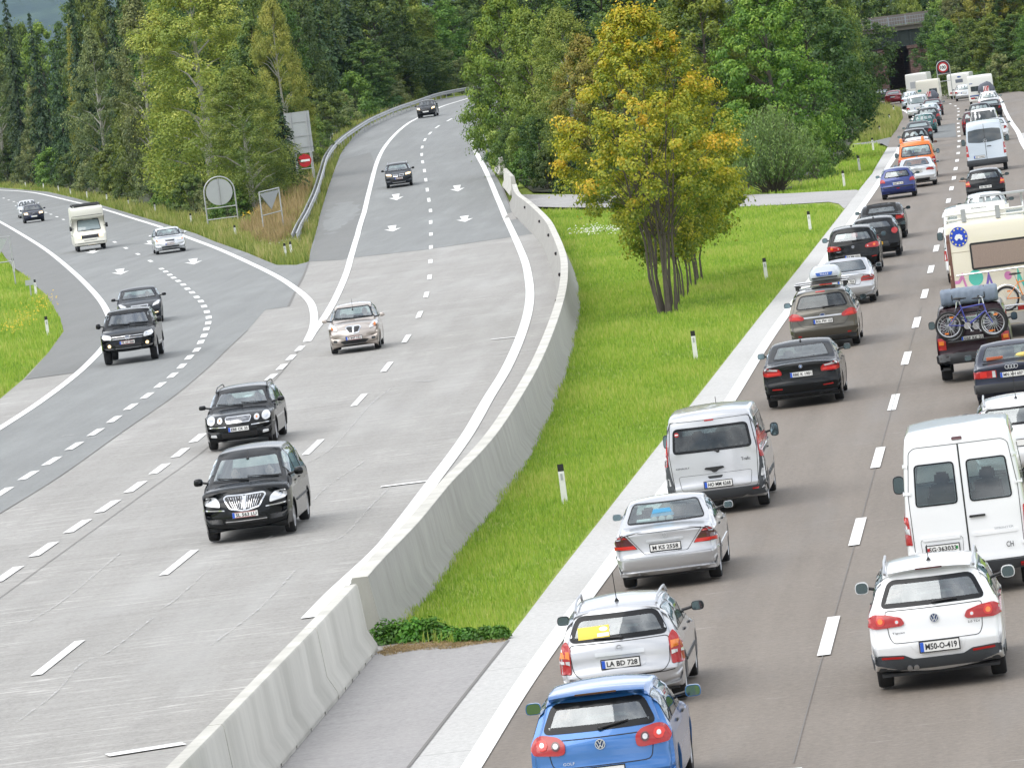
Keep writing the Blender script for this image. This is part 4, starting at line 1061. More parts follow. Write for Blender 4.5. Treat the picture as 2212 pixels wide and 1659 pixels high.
# ---- generic vehicle
def heading_at(p, line):
    best = None
    for a, c in zip(line, line[1:]):
        m = (a+c)/2; d = (m-p).length
        if best is None or d < best[0]: best = (d, c-a)
    v = best[1]; v.z = 0; return v.normalized()
LINES = {'R': [p for p in PX(*D_R[1:22])], 'M': [p for p in crm(PX(*D_M), 3)][::-1], 'B': [p for p in crm(PX(*D_U[6:], *D_B), 2)]}
LINES['R'] = [LINES['R'][i] for i in range(0, len(LINES['R']), 3)]
LINES['M'] = LINES['M'][::-1]
def vehicle(sp):
    L, W, H = sp['L'], sp['W'], sp['H']; lod = sp.get('lod', 0); sp.setdefault('wr', .315); sp.setdefault('ra', .95); sp.setdefault('fa', L-.88)
    # place
    g = G(*sp['px']); line = LINES[sp['line']]; hd = heading_at(g, line)
    if sp.get('turn'):
        a = R(sp['turn']); hd = Vector((hd.x*math.cos(a)+hd.y*math.sin(a), -hd.x*math.sin(a)+hd.y*math.cos(a), 0))
    ref = sp.get('ref', 'rear'); ry = {'rear': -L/2, 'front': L/2, 'ra': sp['ra']-L/2, 'fa': (sp['fa'] or 0)-L/2}[ref]
    c = g - hd*ry; rz = math.atan2(hd.y, hd.x)-math.pi/2
    c.z = hgt(c.x, c.y); root = empty(sp['name'], c, rz)
    za = hgt(*(c+hd*L*.35).xy); zr = hgt(*(c-hd*L*.35).xy); root.rotation_euler = (math.atan2(za-zr, L*.7), 0, rz); root.location.z = (za+zr)/2+.022
    tag(root, sp['label'], sp.get('cat', 'car'), sp.get('group'))
    B = Body(sp); pm = sp['paint']; belt = B.belt; Y = lambda y: y-L/2
    gl = sp.get('glass', M_GLASS); glr = sp.get('glass_rear', gl)
    cuts = lod == 0
    if not cuts:
        gl = {M_GLASS: M_GLASSF, M_GLASSD: M_GLASSF}.get(gl, gl); glr = {M_GLASS: M_GLASSL if sp.get('pale') else M_GLASSF, M_GLASSD: M_GLASSF}.get(glr, glr)
    B.todo = []
    # rear window / windscreen
    def window(name, pts, axis, g_, border=.045, r=.06):
        o = B.patch(name, rpoly(pts, r, 4), axis, [M_FRIT, g_], root, off=.006, inner=border, skirt=.015, step=.12 if lod == 0 else .3)
        if cuts: B.todo.append((shrink(pts, border*.9+.012), axis))
        return o
    if sp.get('rwin'):
        zb_, zt_, wb_, wt_ = sp['rwin']; window('rear_window', [(-wb_, zb_), (wb_, zb_), (wt_, zt_), (-wt_, zt_)], 'rear', glr, sp.get('rborder', .045), sp.get('rwr', .07))
    if sp.get('fwin'):
        zb_, zt_, wb_, wt_ = sp['fwin']; window('windscreen', [(-wb_, zb_), (wb_, zb_), (wt_, zt_), (-wt_, zt_)], 'front', M_GLASSW if cuts else M_GLASSF, .04, .08)
    for (y0, y1) in sp.get('swin', []):
        n = 4 if lod == 0 else 2; zl = belt+.03; m = sp.get('roofm', .10)
        tops = [(y0+(y1-y0)*i/n, min(H-.02, B.ztop(y0+(y1-y0)*i/n))-m) for i in range(n+1)]
        tops = [(y, max(z, zl+.015)) for y, z in tops]
        pts = [(y0, zl), (y1, zl)]+tops[::-1]
        if tops[0][1]-zl < .05: pts = pts[:-1]
        if tops[-1][1]-zl < .05: pts = [pts[0], pts[1]]+pts[3:]
        for ax in (('right', 'left') if lod == 0 else ('right', 'left')):
            window('side_window', pts, ax, gl if lod == 0 else M_GLASSF, .022, .03)
    # generic patches: (name, outline, axis, mats, mirrored, opts)
    for it in sp.get('patches', []):
        nm, pts, ax, mt = it[:4]; mir = it[4] if len(it) > 4 else False; kw = dict(it[5]) if len(it) > 5 else {}
        rr_ = kw.pop('r', .02); ring_ = kw.pop('ring', False); kids = kw.pop('kids', []); cu = kw.pop('cut', False); lab = kw.pop('label', None)
        if ax == 'side': sides = [('right', 1), ('left', 1)]
        else: sides = [(ax, 1)]+([(ax, -1)] if mir else [])
        for a_, sg in sides:
            P_ = [(x*sg, z) for x, z in pts] if ax != 'side' else list(pts)
            P_ = rpoly(P_, rr_, 3) if rr_ else P_
            if ring_: o = B.ring(nm, P_, a_, mt, root, w=kw.get('w', .012))
            else: o = B.patch(nm, P_, a_, mt, root, **kw)
            if lab: o['label'] = lab
            if cu and cuts: B.todo.append((shrink(P_, .03), a_))
            for (kn, kp, km, ko) in kids:
                KP = [(x*sg, z) for x, z in kp]; k_ = B.patch(kn, KP, a_, km, o, off=ko, skirt=.01); k_.location = (0, 0, 0)
    # plates, emblems, text
    for it in sp.get('plates', []):
        ax, x, z, text, st = it[:5]; h, n_ = B.hit(x, z, ax); sg = -1 if ax == 'rear' else 1
        ww = it[5] if len(it) > 5 else .52; hh = it[6] if len(it) > 6 else .11
        h2, _ = B.hit(x+ww/2, z, ax); yy = (min(h.y, h2.y)-.0 if ax == 'rear' else max(h.y, h2.y)); tl = 0
        plate_part(root, (x, Y(yy)+.022*sg, z), text, st, ww, hh, '-y' if ax == 'rear' else '+y')
    for (k_, x, z, r_, ax) in sp.get('emblems', []): emblem_part(root, B, k_, x, z, r_, ax)
    for (t_, x, z, w_, h_, ax, m_) in sp.get('texts', []):
        h, n_ = B.hit(x, z, ax); sg = -1 if ax == 'rear' else 1
        tl = math.atan2(n_.z, abs(n_.y))*(-1 if ax == 'rear' else 1)
        text_obj(t_, root, (x, Y(h.y)+.028*sg, z), w_, h_, m_, '-y' if ax == 'rear' else '+y', 'badge', .01, rot=(tl, 0, 0))
    # wheels
    ww = sp.get('ww', .205); st = sp.get('rim', 5); wx = sp.get('wx', B.W/2-ww/2-.035)
    wl = [sp['ra'], sp['fa']]+([sp['ra']+sp['ra2']] if sp.get('ra2') else [])
    for y in wl:
        if not y: continue
        for sx in (-1, 1): add_wheel(root, sx*wx, Y(y), sp['wr'], ww, st)
    # mirrors
    if sp.get('mir'):
        ym, zm, mw, mh, mm = sp['mir']
        for sx in (-1, 1):
            h, n_ = B.hit(ym, zm, 'right' if sx > 0 else 'left')
            mirror_part(root, sx, sx*(B.W/2-.075), Y(ym), zm, (mw, mh), mm)
    # handles
    for (y, z) in sp.get('handles', []):
        for sx, ax in ((1, 'right'), (-1, 'left')):
            h, n_ = B.hit(y, z, ax); shared('handle', lambda: bev_box((.03, .20, .035), .012, M_TRIM, 'door_handle'), 'door_handle', root, (h.x+.012*sx, Y(y), z)).data
    # wiper
    if sp.get('wiper'):
        x0, z0, x1, z1, ax = sp['wiper']; b = MB(); pts = []
        for i in range(5):
            t = i/4; h, n_ = B.hit(x0+(x1-x0)*t, z0+(z1-z0)*t, ax); pts.append((h.x, Y(h.y)+n_.y*.03, h.z+n_.z*.03))
        b.tube(pts, [.02, .014, .012, .012, .008], 6); h, n_ = B.hit(x0, z0, ax); b.ell((h.x, Y(h.y)+n_.y*.02, h.z+n_.z*.02), (.035, .03, .03))
        b.obj('wiper', M_BLACK, root)
    if sp.get('fwiper'):
        zf = sp['fwiper']; 
        for x0, x1 in ((-.05, .62), (-.66, -.02)):
            b = MB(); pts = []
            for i in range(6):
                t = i/5; h, n_ = B.hit(x0+(x1-x0)*t, zf+.05*t, 'front'); pts.append((h.x, Y(h.y)+n_.y*.025, h.z+n_.z*.025))
            b.tube(pts, .011, 5); b.obj('wiper', M_BLACK, root)
    # spoiler
    if sp.get('spoiler'):
        yc, zc_, sw, sd, sh, m_ = sp['spoiler']
        b = MB(); n = 10; vs = []
        for i in range(n+1):
            t = -1+2*i/n; x = t*sw; yy = Y(yc)+.05*t*t+.0; zz = zc_-.035*t*t; e = 1-.35*abs(t)**6
            vs += [(x, yy-sd*e, zz-.005), (x, yy, zz+.025), (x, yy+.18, zz+.03), (x, yy, zz-sh)]
        fs = []
        for i in range(n):
            a = i*4; c_ = a+4
            for q in range(4): fs.append((a+q, a+(q+1) % 4, c_+(q+1) % 4, c_+q))
        fs += [(0, 1, 2, 3), (n*4+3, n*4+2, n*4+1, n*4)]
        b.add(vs, fs); so_ = b.obj('spoiler', m_, root, ang=50)
        if sp.get('brake3'):
            b = MB(); w3 = sp['brake3']; b.box((0, Y(yc)-sd-.0, zc_-.012), (w3, .02, .022)); b.obj('brake_light', M_TAILD, so_, smooth=False)
    if sp.get('rails'):
        y0, y1, zo, m_ = sp['rails']
        for sx in (-1, 1):
            pts = []
            for i in range(9):
                t = i/8; y = y0+(y1-y0)*t; zt_ = B.ztop(y); x = B.Wf(y, zt_-.04)-.06; lift = zo*min(1, math.sin(math.pi*t)*3.2)
                pts.append((x*sx, Y(y), zt_-.035+lift))
            b = MB(); b.tube(pts, .019, 8); b.obj('roof_rail', m_, root)
    if sp.get('antenna'):
        y, hh = sp['antenna']; z = B.ztop(y); b = MB(); b.tube([(0, Y(y), z), (0, Y(y-.02), z+.04)], [.035, .014], 8); b.tube([(0, Y(y-.02), z+.03), (0, Y(y-.02-hh*.35), z+hh)], .006, 5); b.obj('antenna', M_BLACK, root)
    if sp.get('fin'):
        y = sp['fin']; z = B.ztop(y); b = MB(); b.add([(-.03, Y(y), z), (.03, Y(y), z), (0, Y(y+.22), z), (0, Y(y+.02), z+.075)], [(0, 1, 3), (1, 2, 3), (2, 0, 3), (0, 2, 1)]); b.obj('antenna', M_BLACK, root, smooth=False)
    # interior
    if lod == 0:
        if sp.get('seats', True):
            fy = sp.get('seaty', B.L-(1.95 if sp['name'] in ('saloon_car', 'coupe_car', 'convertible_car') else 2.3)); sz = sp.get('seatz', .24)
            b = MB(); b.box((0, Y((.35+L-1.2)/2), sz-.03), (W-.22, L-1.6, .04)); 
            for sx in (-1, 1): b.box((sx*(W/2-.14), Y((.5+L-1.3)/2), (sz+belt)/2-.03), (.04, L-1.9, belt-sz-.08))
            b.box((0, Y(sp.get('dashy', L-1.45)), belt-.16), (W-.26, .42, .22)); b.obj('cabin_floor', M_INT, root, smooth=False)
            for sx in (-1, 1): shared('seat', seat_mesh, 'seat', root, (sx*.36, Y(fy), sz))
            if sp.get('bench', True): shared('bench', bench_mesh, 'rear_bench', root, (0, Y(fy-(.82 if B.L < 4.9 else .95)), sz))
        if sp.get('shelf'): 
            ys_, zs_ = sp['shelf']; b = MB(); b.box((0, Y(ys_), zs_), (W-.45, .5, .03)); b.obj('parcel_shelf', M_INT, root, smooth=False)
    else:
        pass
    # dark underside
    b = MB(); b.box((0, .05, max(.24, sp.get('zb', .24)+.03)), (W*.60, L-1.3, .06)); 
    if sp.get('fa') and not sp.get('ra2'): b.box((0, Y((sp['ra']+sp['fa'])/2), max(.19, sp.get('zb', .24)-.04)), (W*.84, sp['fa']-sp['ra']-2*sp['wr']-.12, .07))  # lower box added between the axles to deepen the contact shadow
    b.obj('underbody_shade_box', M_BLACK, root, smooth=False)
    if sp.get('rack') : pass
    for pts, ax in B.todo: B.cut(pts, ax)
    root['_h'] = 1.0; del root['_h']
    body = B.finish('body', pm, root)
    sp['B'] = B; sp['root'] = root
    return root, B
# ================================================================ vehicles: the traffic
def sil_h(L, H, zb=.95, hood=.98, nose=.70, rb=.10, rr=.48, wt=None, wb=None, bump=.5, lip=.0):
    wt = wt or L-2.15; wb = wb or L-1.12
    return [(.20, .24), (.05, .32), (0, bump-.04), (.0, bump+.06), (.05, bump+.16), (rb*.8, zb-.12), (rb+.02, zb), (rr-.03, H-.10), (rr+.05, H-.045), (rr+.05+(wt-rr)*.3, H-.005), (rr+.05+(wt-rr)*.55, H), (wt-.1, H-.012), (wt+.1, H-.05), (wb-.03, hood+.02), (wb+.08, hood-.005),
            ((wb+L)/2, hood-.055), (L-.42, nose+.14), (L-.15, nose+.03), (L-.03, nose-.1), (L, .50), (L-.02, .38), (L-.12, .27), (L-.3, .24)]
def sil_s(L, H, zd=.98, hood=.95, nose=.68, dk=.85, rt=1.55, wt=None, wb=None, bump=.5, rb=.05):
    wt = wt or L-2.25; wb = wb or L-1.25
    return [(.20, .24), (.05, .32), (0, bump-.04), (.0, bump+.06), (.04, bump+.14), (rb, zd-.14), (rb-.01, zd-.02), (rb+.05, zd+.015), (dk-.25, zd+.03), (dk, zd+.02), (rt-.10, H-.10), (rt+.10, H-.035), (rt+.1+(wt-rt-.2)*.3, H-.003), (rt+.1+(wt-rt-.2)*.65, H), (wt-.05, H-.015), (wt+.1, H-.06), (wb-.03, hood+.02), (wb+.08, hood-.005),
            ((wb+L)/2, hood-.05), (L-.42, nose+.13), (L-.15, nose+.02), (L-.03, nose-.1), (L, .50), (L-.02, .38), (L-.12, .27), (L-.3, .24)]
def sil_v(L, H, hood=1.15, nose=.85, wt=None, wb=None, rr=.16, rb=.07, belt=1.1):
    wt = wt or L-1.75; wb = wb or L-.85
    return [(.15, .27), (.02, .34), (0, .48), (0.0, .58), (.03, .66), (rb, belt), (rr, H-.14), (rr+.07, H-.05), (rr+.25, H-.01), (rr+.8, H), (wt-.3, H), (wt, H-.05), (wb-.05, hood+.04), (wb+.1, hood), (L-.35, nose+.12), (L-.1, nose-.02), (L-.02, .62), (L, .48), (L-.04, .34), (L-.2, .27)]
W_SILVER = paint('paint_silver', (.52, .53, .55), .55); W_WHITE = paint('paint_white', (.76, .77, .78), 0, .3); W_BLACK = paint('paint_black', (.005, .006, .007), .1, .22)
W_BLUE = paint('paint_mid_blue', (.030, .145, .41), .35); W_DBLUE = paint('paint_dark_blue', (.012, .03, .17), .3); W_OLIVE = paint('paint_olive_brown', (.075, .068, .052), .55); W_NAVY = paint('paint_navy', (.018, .022, .04), .3)
W_MAROON = paint('paint_maroon', (.06, .010, .016), .3); W_RED = paint('paint_red', (.30, .015, .025), .3); W_ORANGE = paint('paint_orange', (.78, .17, .01), 0); W_TEAL = paint('paint_teal', (.01, .085, .085), .3)
W_CHAMP = paint('paint_champagne', (.45, .40, .36), .5); W_GREY = paint('paint_dark_grey', (.030, .034, .040), .4); W_LBLUE = paint('paint_pale_silver_blue', (.50, .56, .62), .4); W_LSIL = paint('paint_light_silver', (.62, .64, .66), .5)
W_CREAM = paint('paint_cream', (.76, .71, .58), 0, .4); W_BROWN = paint('paint_brown', (.13, .05, .04), 0, .4); W_CWHITE = pmat('caravan_white', (.74, .74, .71), .45, coat=.3); W_OLDW = pmat('old_motorhome_white', (.70, .69, .62), .5, coat=.2)
def circ(cx, cz, r, n=16, sx=1.0): return [(cx+r*sx*math.cos(2*math.pi*i/n), cz+r*math.sin(2*math.pi*i/n)) for i in range(n)]
HOLE = M_BLACK
def sw(L, a, b_, c=None, d=None):
    r = [(a, b_-.04), (b_+.04, (c or b_+1)-.04)]
    if d: r.append((c+.04, d))
    return r
GQ = 'cars queuing away from the camera'; GO = 'oncoming cars on the light carriageway'
# --- R1 blue hatchback
L = 4.2
vehicle(dict(name='hatchback_car', label='bright blue hatchback cut by the lower picture edge, last in the left queue', L=L, W=1.76, H=1.50, sil=sil_h(L, 1.50, .96, 1.0, .72, .08, .44), belt=.96, wr=.32, ra=.82, fa=3.40, paint=W_BLUE, px=(1316, 1768), line='R', rim=5,
    rwin=(1.03, 1.37, .70, .55), rborder=.075, rwr=.10, fwin=(1.04, 1.38, .72, .56), swin=[(.52, 1.0), (1.08, 1.85), (1.93, 2.85)], mir=(2.85, 1.06, .21, .15, W_BLUE), handles=[(1.5, .90), (2.4, .90)], spoiler=(.42, 1.475, .58, .11, .05, W_BLUE), brake3=.5,
    wiper=(.02, 1.045, .36, 1.10, 'rear'),
    patches=[('tail_light', [(.43, .80), (.50, .78), (.80, .80), (.86, .86), (.80, .99), (.70, 1.03), (.50, .99), (.42, .92)], 'rear', [M_TAIL], True, dict(r=.05, off=.02, kids=[('lens_ring', circ(.535, .89, .052), [M_TAILD, M_TAILB], .026), ('lens', circ(.535, .89, .030), [M_CLEAR], .03), ('lens_ring', circ(.70, .91, .065), [M_TAILB], .026), ('lens', circ(.70, .91, .028), [M_CLEAR], .03)])),
             ('tailgate_seam', [(-.60, .62), (.60, .62), (.66, .96), (-.66, .96)], 'rear', M_SEAM, False, dict(ring=True, w=.011, r=.08)), ('bumper_trim', [(-.62, .28), (.62, .28), (.58, .38), (-.58, .38)], 'rear', M_GTRIM)],
    emblems=[('vw', 0, .875, .062, 'rear')], plates=[('rear', 0, .55, '', 'eu')], texts=[('GOLF', -.40, .68, .14, .035, 'rear', M_CHROME)]))
# --- R2 silver estate
L = 4.29
vehicle(dict(name='estate_car', label='silver estate with yellow sticker in its rear window, just ahead of the blue hatchback', L=L, W=1.71, H=1.47, sil=sil_h(L, 1.47, .95, .93, .68, .07, .34), belt=.94, wr=.31, ra=.80, fa=3.42, paint=W_SILVER, px=(1354, 1538), line='R', rim=9,
    rwin=(.98, 1.335, .71, .56), rborder=.07, rwr=.12, fwin=(.98, 1.35, .70, .55), swin=[(.50, 1.18), (1.26, 1.98), (2.06, 3.0)], mir=(2.95, 1.03, .19, .135, M_BLACK), handles=[(1.6, .88), (2.5, .88)], rails=(.45, 2.2, .06, M_RIM), antenna=(.75, .42), wiper=(.04, 1.0, -.34, 1.015, 'rear'),
    patches=[('tail_light', [(.70, .56), (.86, .56), (.86, .78), (.80, .96), (.74, 1.02), (.68, .92), (.69, .72)], 'rear', [M_TAIL], True, dict(r=.03, off=.02, kids=[('amber_lens', [(.70, .77), (.84, .77), (.82, .87), (.70, .87)], [M_AMB], .027), ('reversing_lens', [(.70, .69), (.85, .69), (.85, .75), (.70, .75)], [M_CLEAR], .027)])),
             ('plate_recess', [(-.34, .60), (.34, .60), (.36, .76), (-.36, .76)], 'rear', [W_SILVER], False, dict(off=.008, r=.04)), ('tailgate_handle', [(-.34, .775), (.34, .775), (.34, .83), (-.34, .83)], 'rear', [W_LSIL], False, dict(off=.025, r=.02)),
             ('tailgate_seam', [(-.58, .48), (.58, .48), (.68, .60), (.70, .96), (-.70, .96), (-.68, .60)], 'rear', M_SEAM, False, dict(ring=True, w=.010, r=.07)), ('bumper_seam', [(-.86, .50), (-.60, .47), (.60, .47), (.86, .50), (.86, .512), (.6, .482), (-.6, .482), (-.86, .512)], 'rear', [M_SEAM], False, dict(r=0, skirt=0)),
             ('window_sticker', [(-.55, 1.015), (-.11, 1.03), (-.11, 1.19), (-.55, 1.175)], 'rear', [pmat('yellow_sticker', (.72, .55, .06), .5)], False, dict(off=.014, r=0, skirt=0, kids=[('sticker_patch', circ(-.19, 1.14, .03, 12, 2), [M_WHT], .017), ('sticker_patch', [(-.28, 1.04), (-.12, 1.045), (-.12, 1.09), (-.28, 1.085)], [M_WHT], .017)])),
             ('side_trim', [(.98, .50), (3.1, .50), (3.1, .55), (.98, .55)], 'side', [M_GTRIM], False, dict(off=.012))],
    emblems=[('bolt', 0, .875, .045, 'rear')], plates=[('rear', 0, .665, 'LA BD 728', 'eu')]))
# --- R3 silver saloon
L = 4.51
vehicle(dict(name='saloon_car', label='silver saloon with kitchen rolls on its rear shelf, behind the silver van', L=L, W=1.72, H=1.42, sil=sil_s(L, 1.42, 1.0, .95, .70, .80, 1.36, bump=.52), belt=.95, wr=.31, ra=1.0, fa=3.69, paint=W_SILVER, px=(1449, 1273), line='R', rim=7, bowr=.09,
    rwin=(1.045, 1.345, .67, .55), rborder=.022, rwr=.07, fwin=(1.0, 1.32, .68, .55), swin=[(1.25, 1.95), (2.03, 2.95)], mir=(2.95, 1.02, .17, .12, W_SILVER), handles=[(1.6, .86), (2.5, .86)],
    patches=[('tail_light', [(.46, .70), (.80, .70), (.855, .72), (.84, .84), (.74, .945), (.66, .94)], 'rear', [M_TAILD], True, dict(r=.03, off=.02, kids=[('brake_lens', [(.48, .705), (.84, .705), (.84, .765), (.52, .765)], [M_TAILB], .027), ('top_lens', [(.62, .885), (.80, .885), (.74, .93), (.67, .93)], [M_TAIL], .027)])),
             ('tailgate_seam', [(-.36, .60), (.36, .60), (.64, .955), (-.64, .955)], 'rear', M_SEAM, False, dict(ring=True, w=.009, r=.03)), ('bumper_strip', [(-.86, .56), (.86, .56), (.86, .60), (-.86, .60)], 'rear', [M_RIM], False, dict(off=.018, r=.01)),
             ('tailgate_handle', [(-.31, .80), (.31, .80), (.31, .835), (-.31, .835)], 'rear', [W_LSIL], False, dict(off=.022, r=.015)), ('door_trim', [(1.35, .48), (3.3, .48), (3.3, .56), (1.35, .56)], 'side', [W_LSIL], False, dict(off=.012)), ('lower_skirt', [(-.8, .27), (.8, .27), (.8, .33), (-.8, .33)], 'rear', [W_SILVER], False, dict(off=.03, r=.02))],
    emblems=[('star', 0, .885, .045, 'rear')], plates=[('rear', 0, .70, 'M KS 2558', 'old', .50, .105)], shelf=(1.12, .99)))
# --- R4 silver van
L = 4.78
vehicle(dict(name='minibus_van', label='silver passenger van with big dark tailgate window and grey bumper', cat='van', L=L, W=1.90, H=1.96, sil=sil_v(L, 1.96, 1.22, .95, L-1.95, L-.95, .13, .05, 1.15), belt=1.14, wr=.33, ra=.96, fa=4.0, paint=W_SILVER, px=(1556, 1113), line='R', rim=5, tumble=.10, rtaper=.05, gtaper=.02, rad=.08,
    rwin=(1.20, 1.68, .76, .71), rborder=.05, rwr=.10, fwin=(1.25, 1.8, .8, .66), glass_rear=M_GLASSD, swin=[(.42, 1.35), (1.45, 2.55), (2.65, 3.55)], roofm=.22, mir=(3.45, 1.22, .17, .27, M_BLACK), handles=[(2.4, 1.0)], seatz=.5, antenna=(3.4, .5), wiper=(.10, 1.19, -.1, 1.25, 'rear'),
    patches=[('corner_panel', [(.80, .36), (.95, .36), (.95, 1.20), (.865, 1.20), (.85, .85), (.80, .60)], 'rear', [M_GTRIM], True, dict(off=.010)), ('bumper', [(-.93, .30), (.93, .30), (.93, .50), (.78, .47), (-.78, .47), (-.93, .50)], 'rear', [M_GTRIM], False, dict(off=.03, r=.02)),
             ('tail_light', [(.87, .98), (.95, .98), (.93, 1.52), (.88, 1.56), (.85, 1.50), (.86, 1.1)], 'rear', [M_TAIL], True, dict(r=.03, off=.018, kids=[('reversing_lens', circ(.895, 1.13, .03, 12), [M_CLEAR], .026), ('brake_lens', [(.86, 1.2), (.94, 1.2), (.93, 1.42), (.87, 1.42)], [M_TAILB], .024)])),
             ('fog_lens', [(.85, .62), (.93, .62), (.93, .76), (.87, .76)], 'rear', [M_CLEAR], True, dict(off=.016)), ('reflector', [(.66, .40), (.78, .40), (.78, .43), (.66, .43)], 'rear', [M_TAIL], True, dict(off=.045)),
             ('tailgate_seam', [(-.79, .46), (.79, .46), (.84, 1.18), (.76, 1.80), (-.76, 1.80), (-.84, 1.18)], 'rear', M_SEAM, False, dict(ring=True, w=.010, r=.06)),
             ('plate_recess', [(-.66, .50), (.66, .50), (.70, .78), (-.70, .78)], 'rear', M_SEAM, False, dict(ring=True, w=.006, r=.06)),
             ('tailgate_handle', [(-.19, .87), (-.07, .84), (-.03, .80), (.03, .80), (.07, .84), (.19, .87), (.17, .905), (-.17, .905)], 'rear', [M_BLACK], False, dict(off=.03, r=.02)), ('grip_recess', [(-.15, .74), (-.12, .69), (.12, .69), (.15, .74)], 'rear', [M_TRIM], False, dict(off=.01, r=.02)),
             ('brake_light', [(-.09, 1.77), (.09, 1.77), (.09, 1.80), (-.09, 1.80)], 'rear', [M_TAIL], False, dict(off=.012)), ('side_trim', [(1.4, .52), (3.5, .52), (3.5, .60), (1.4, .60)], 'side', [M_GTRIM], False, dict(off=.012)),
             ('window_sticker', circ(-.64, 1.57, .045, 12), 'rear', [M_TAIL], False, dict(r=0, off=.014, skirt=0, kids=[('sticker_bar', [(-.67, 1.56), (-.61, 1.56), (-.61, 1.58), (-.67, 1.58)], [M_WHT], .018)]))],
    plates=[('rear', .04, .58, 'HO MM 6268', 'eu')], texts=[('RENAULT', -.60, .93, .26, .03, 'rear', M_GTRIM), ('Trafic', .61, .99, .18, .06, 'rear', M_GTRIM)]))
# --- R5 black saloon
L = 4.84
vehicle(dict(name='saloon_car', label='black saloon with blue mirror glass, directly ahead of the silver van', L=L, W=1.85, H=1.47, sil=sil_s(L, 1.47, 1.03, .98, .70, .82, 1.62, bump=.52), belt=1.0, wr=.33, ra=1.05, fa=3.94, paint=W_BLACK, px=(1740, 880), line='R', rim=5, gtaper=.10,
    rwin=(1.085, 1.37, .69, .55), rborder=.03, fwin=(1.02, 1.36, .72, .55), swin=[(1.35, 2.1), (2.18, 3.15)], mir=(3.12, 1.09, .19, .14, W_BLACK), handles=[(1.8, .92), (2.75, .92)], fin=1.75,
    patches=[('tail_light', [(.46, .78), (.80, .77), (.90, .80), (.88, .93), (.80, .97), (.52, .93), (.46, .86)], 'rear', [M_TAIL], True, dict(r=.03, off=.02, kids=[('top_lens', [(.54, .925), (.80, .96), (.86, .94), (.84, .91), (.56, .89)], [M_CLEAR], .026), ('brake_lens', [(.5, .80), (.80, .79), (.84, .86), (.5, .85)], [M_TAILB], .027)])),
             ('plate_recess', [(-.42, .69), (.42, .69), (.44, .84), (-.44, .84)], 'rear', [W_BLACK], False, dict(off=.008, r=.03)), ('tailgate_seam', [(-.46, .66), (.46, .66), (.62, .99), (-.62, .99)], 'rear', M_SEAM, False, dict(ring=True, w=.010, r=.03)), ('reflector', [(.48, .445), (.72, .455), (.72, .48), (.48, .47)], 'rear', [M_TAIL], True, dict(off=.012)),
             ('diffuser', [(-.80, .27), (.80, .27), (.80, .34), (-.80, .34)], 'rear', [W_GREY], False, dict(off=.02, r=.02))],
    emblems=[('round2', 0, .945, .042, 'rear')], plates=[('rear', 0, .765, 'EBE K 1901', 'eu')]))
# --- R6 olive MPV with roof box
L = 4.77
rB, bB = vehicle(dict(name='people_carrier', label='olive brown people carrier carrying a grey roof box', L=L, W=1.88, H=1.66, sil=sil_h(L, 1.66, 1.08, 1.08, .76, .10, .48, wt=L-2.35, wb=L-1.05, bump=.55), belt=1.06, wr=.34, ra=.98, fa=3.83, paint=W_OLIVE, px=(1786, 757), line='R', rim=5,
    rwin=(1.12, 1.50, .73, .57), rborder=.04, rwr=.12, fwin=(1.12, 1.52, .74, .58), glass_rear=M_GLASSD, glass=M_GLASS, swin=[(.60, 1.3), (1.38, 2.25), (2.33, 3.2)], mir=(3.25, 1.13, .20, .15, M_BLACK), handles=[(1.9, .98), (2.85, .98)], wiper=(.05, 1.14, .36, 1.155, 'rear'),
    patches=[('tail_light', [(.50, .88), (.56, .84), (.84, .85), (.93, .88), (.92, .98), (.80, 1.05), (.70, 1.03), (.52, .93)], 'rear', [M_TAIL], True, dict(r=.03, off=.02, kids=[('brake_lens', [(.58, .87), (.84, .88), (.82, .95), (.66, .95)], [M_TAILB], .027)])),
             ('chrome_bar', [(-.52, .885), (.52, .885), (.52, .925), (-.52, .925)], 'rear', [M_RIM], False, dict(off=.018, r=.01)), ('plate_recess', [(-.36, .70), (.36, .70), (.44, .87), (-.44, .87)], 'rear', [W_OLIVE], False, dict(off=.006, r=.02)),
             ('bumper_trim', [(-.84, .27), (.84, .27), (.86, .37), (-.86, .37)], 'rear', [M_GTRIM], False, dict(off=.015, r=.02)), ('tailgate_seam', [(-.56, .64), (.56, .64), (.70, .80), (.72, 1.10), (-.72, 1.10), (-.70, .80)], 'rear', M_SEAM, False, dict(ring=True, w=.010, r=.05)), ('reflector', [(.62, .40), (.72, .41), (.72, .44), (.62, .43)], 'rear', [M_TAIL], True, dict(off=.018)),
             ('brake_light', [(-.13, 1.545), (.13, 1.545), (.13, 1.575), (-.13, 1.575)], 'rear', [M_TAIL], False, dict(off=.012)), ('sunroof', [(-.42, .85), (.42, .85), (.42, 1.5), (-.42, 1.5)], 'top', [M_FRIT], False, dict(off=.012, r=.08))],
    emblems=[('oval', 0, .955, .075, 'rear')], plates=[('rear', 0, .78, 'BGL PW 123', 'eu')]))
for y in (-.55, .55):
    b = MB(); b.tube([(-.74, y, 1.725), (.74, y, 1.725)], .026, 6)
    for sx in (-1, 1): b.box((sx*.66, y, 1.655), (.10, .14, .13), 1)
    b.obj('roof_bar', [M_RIM, M_BLACK], rB)
bpy.context.view_layer.update()
rbx = empty('roof_box', rB.matrix_world @ Vector((.13, .10, 1.745)), rB.rotation_euler.z); tag(rbx, 'pale grey roof box on the olive people carrier', 'roof box'); rbx.scale = (1.18, 1.05, 1.15)
secs = []; 
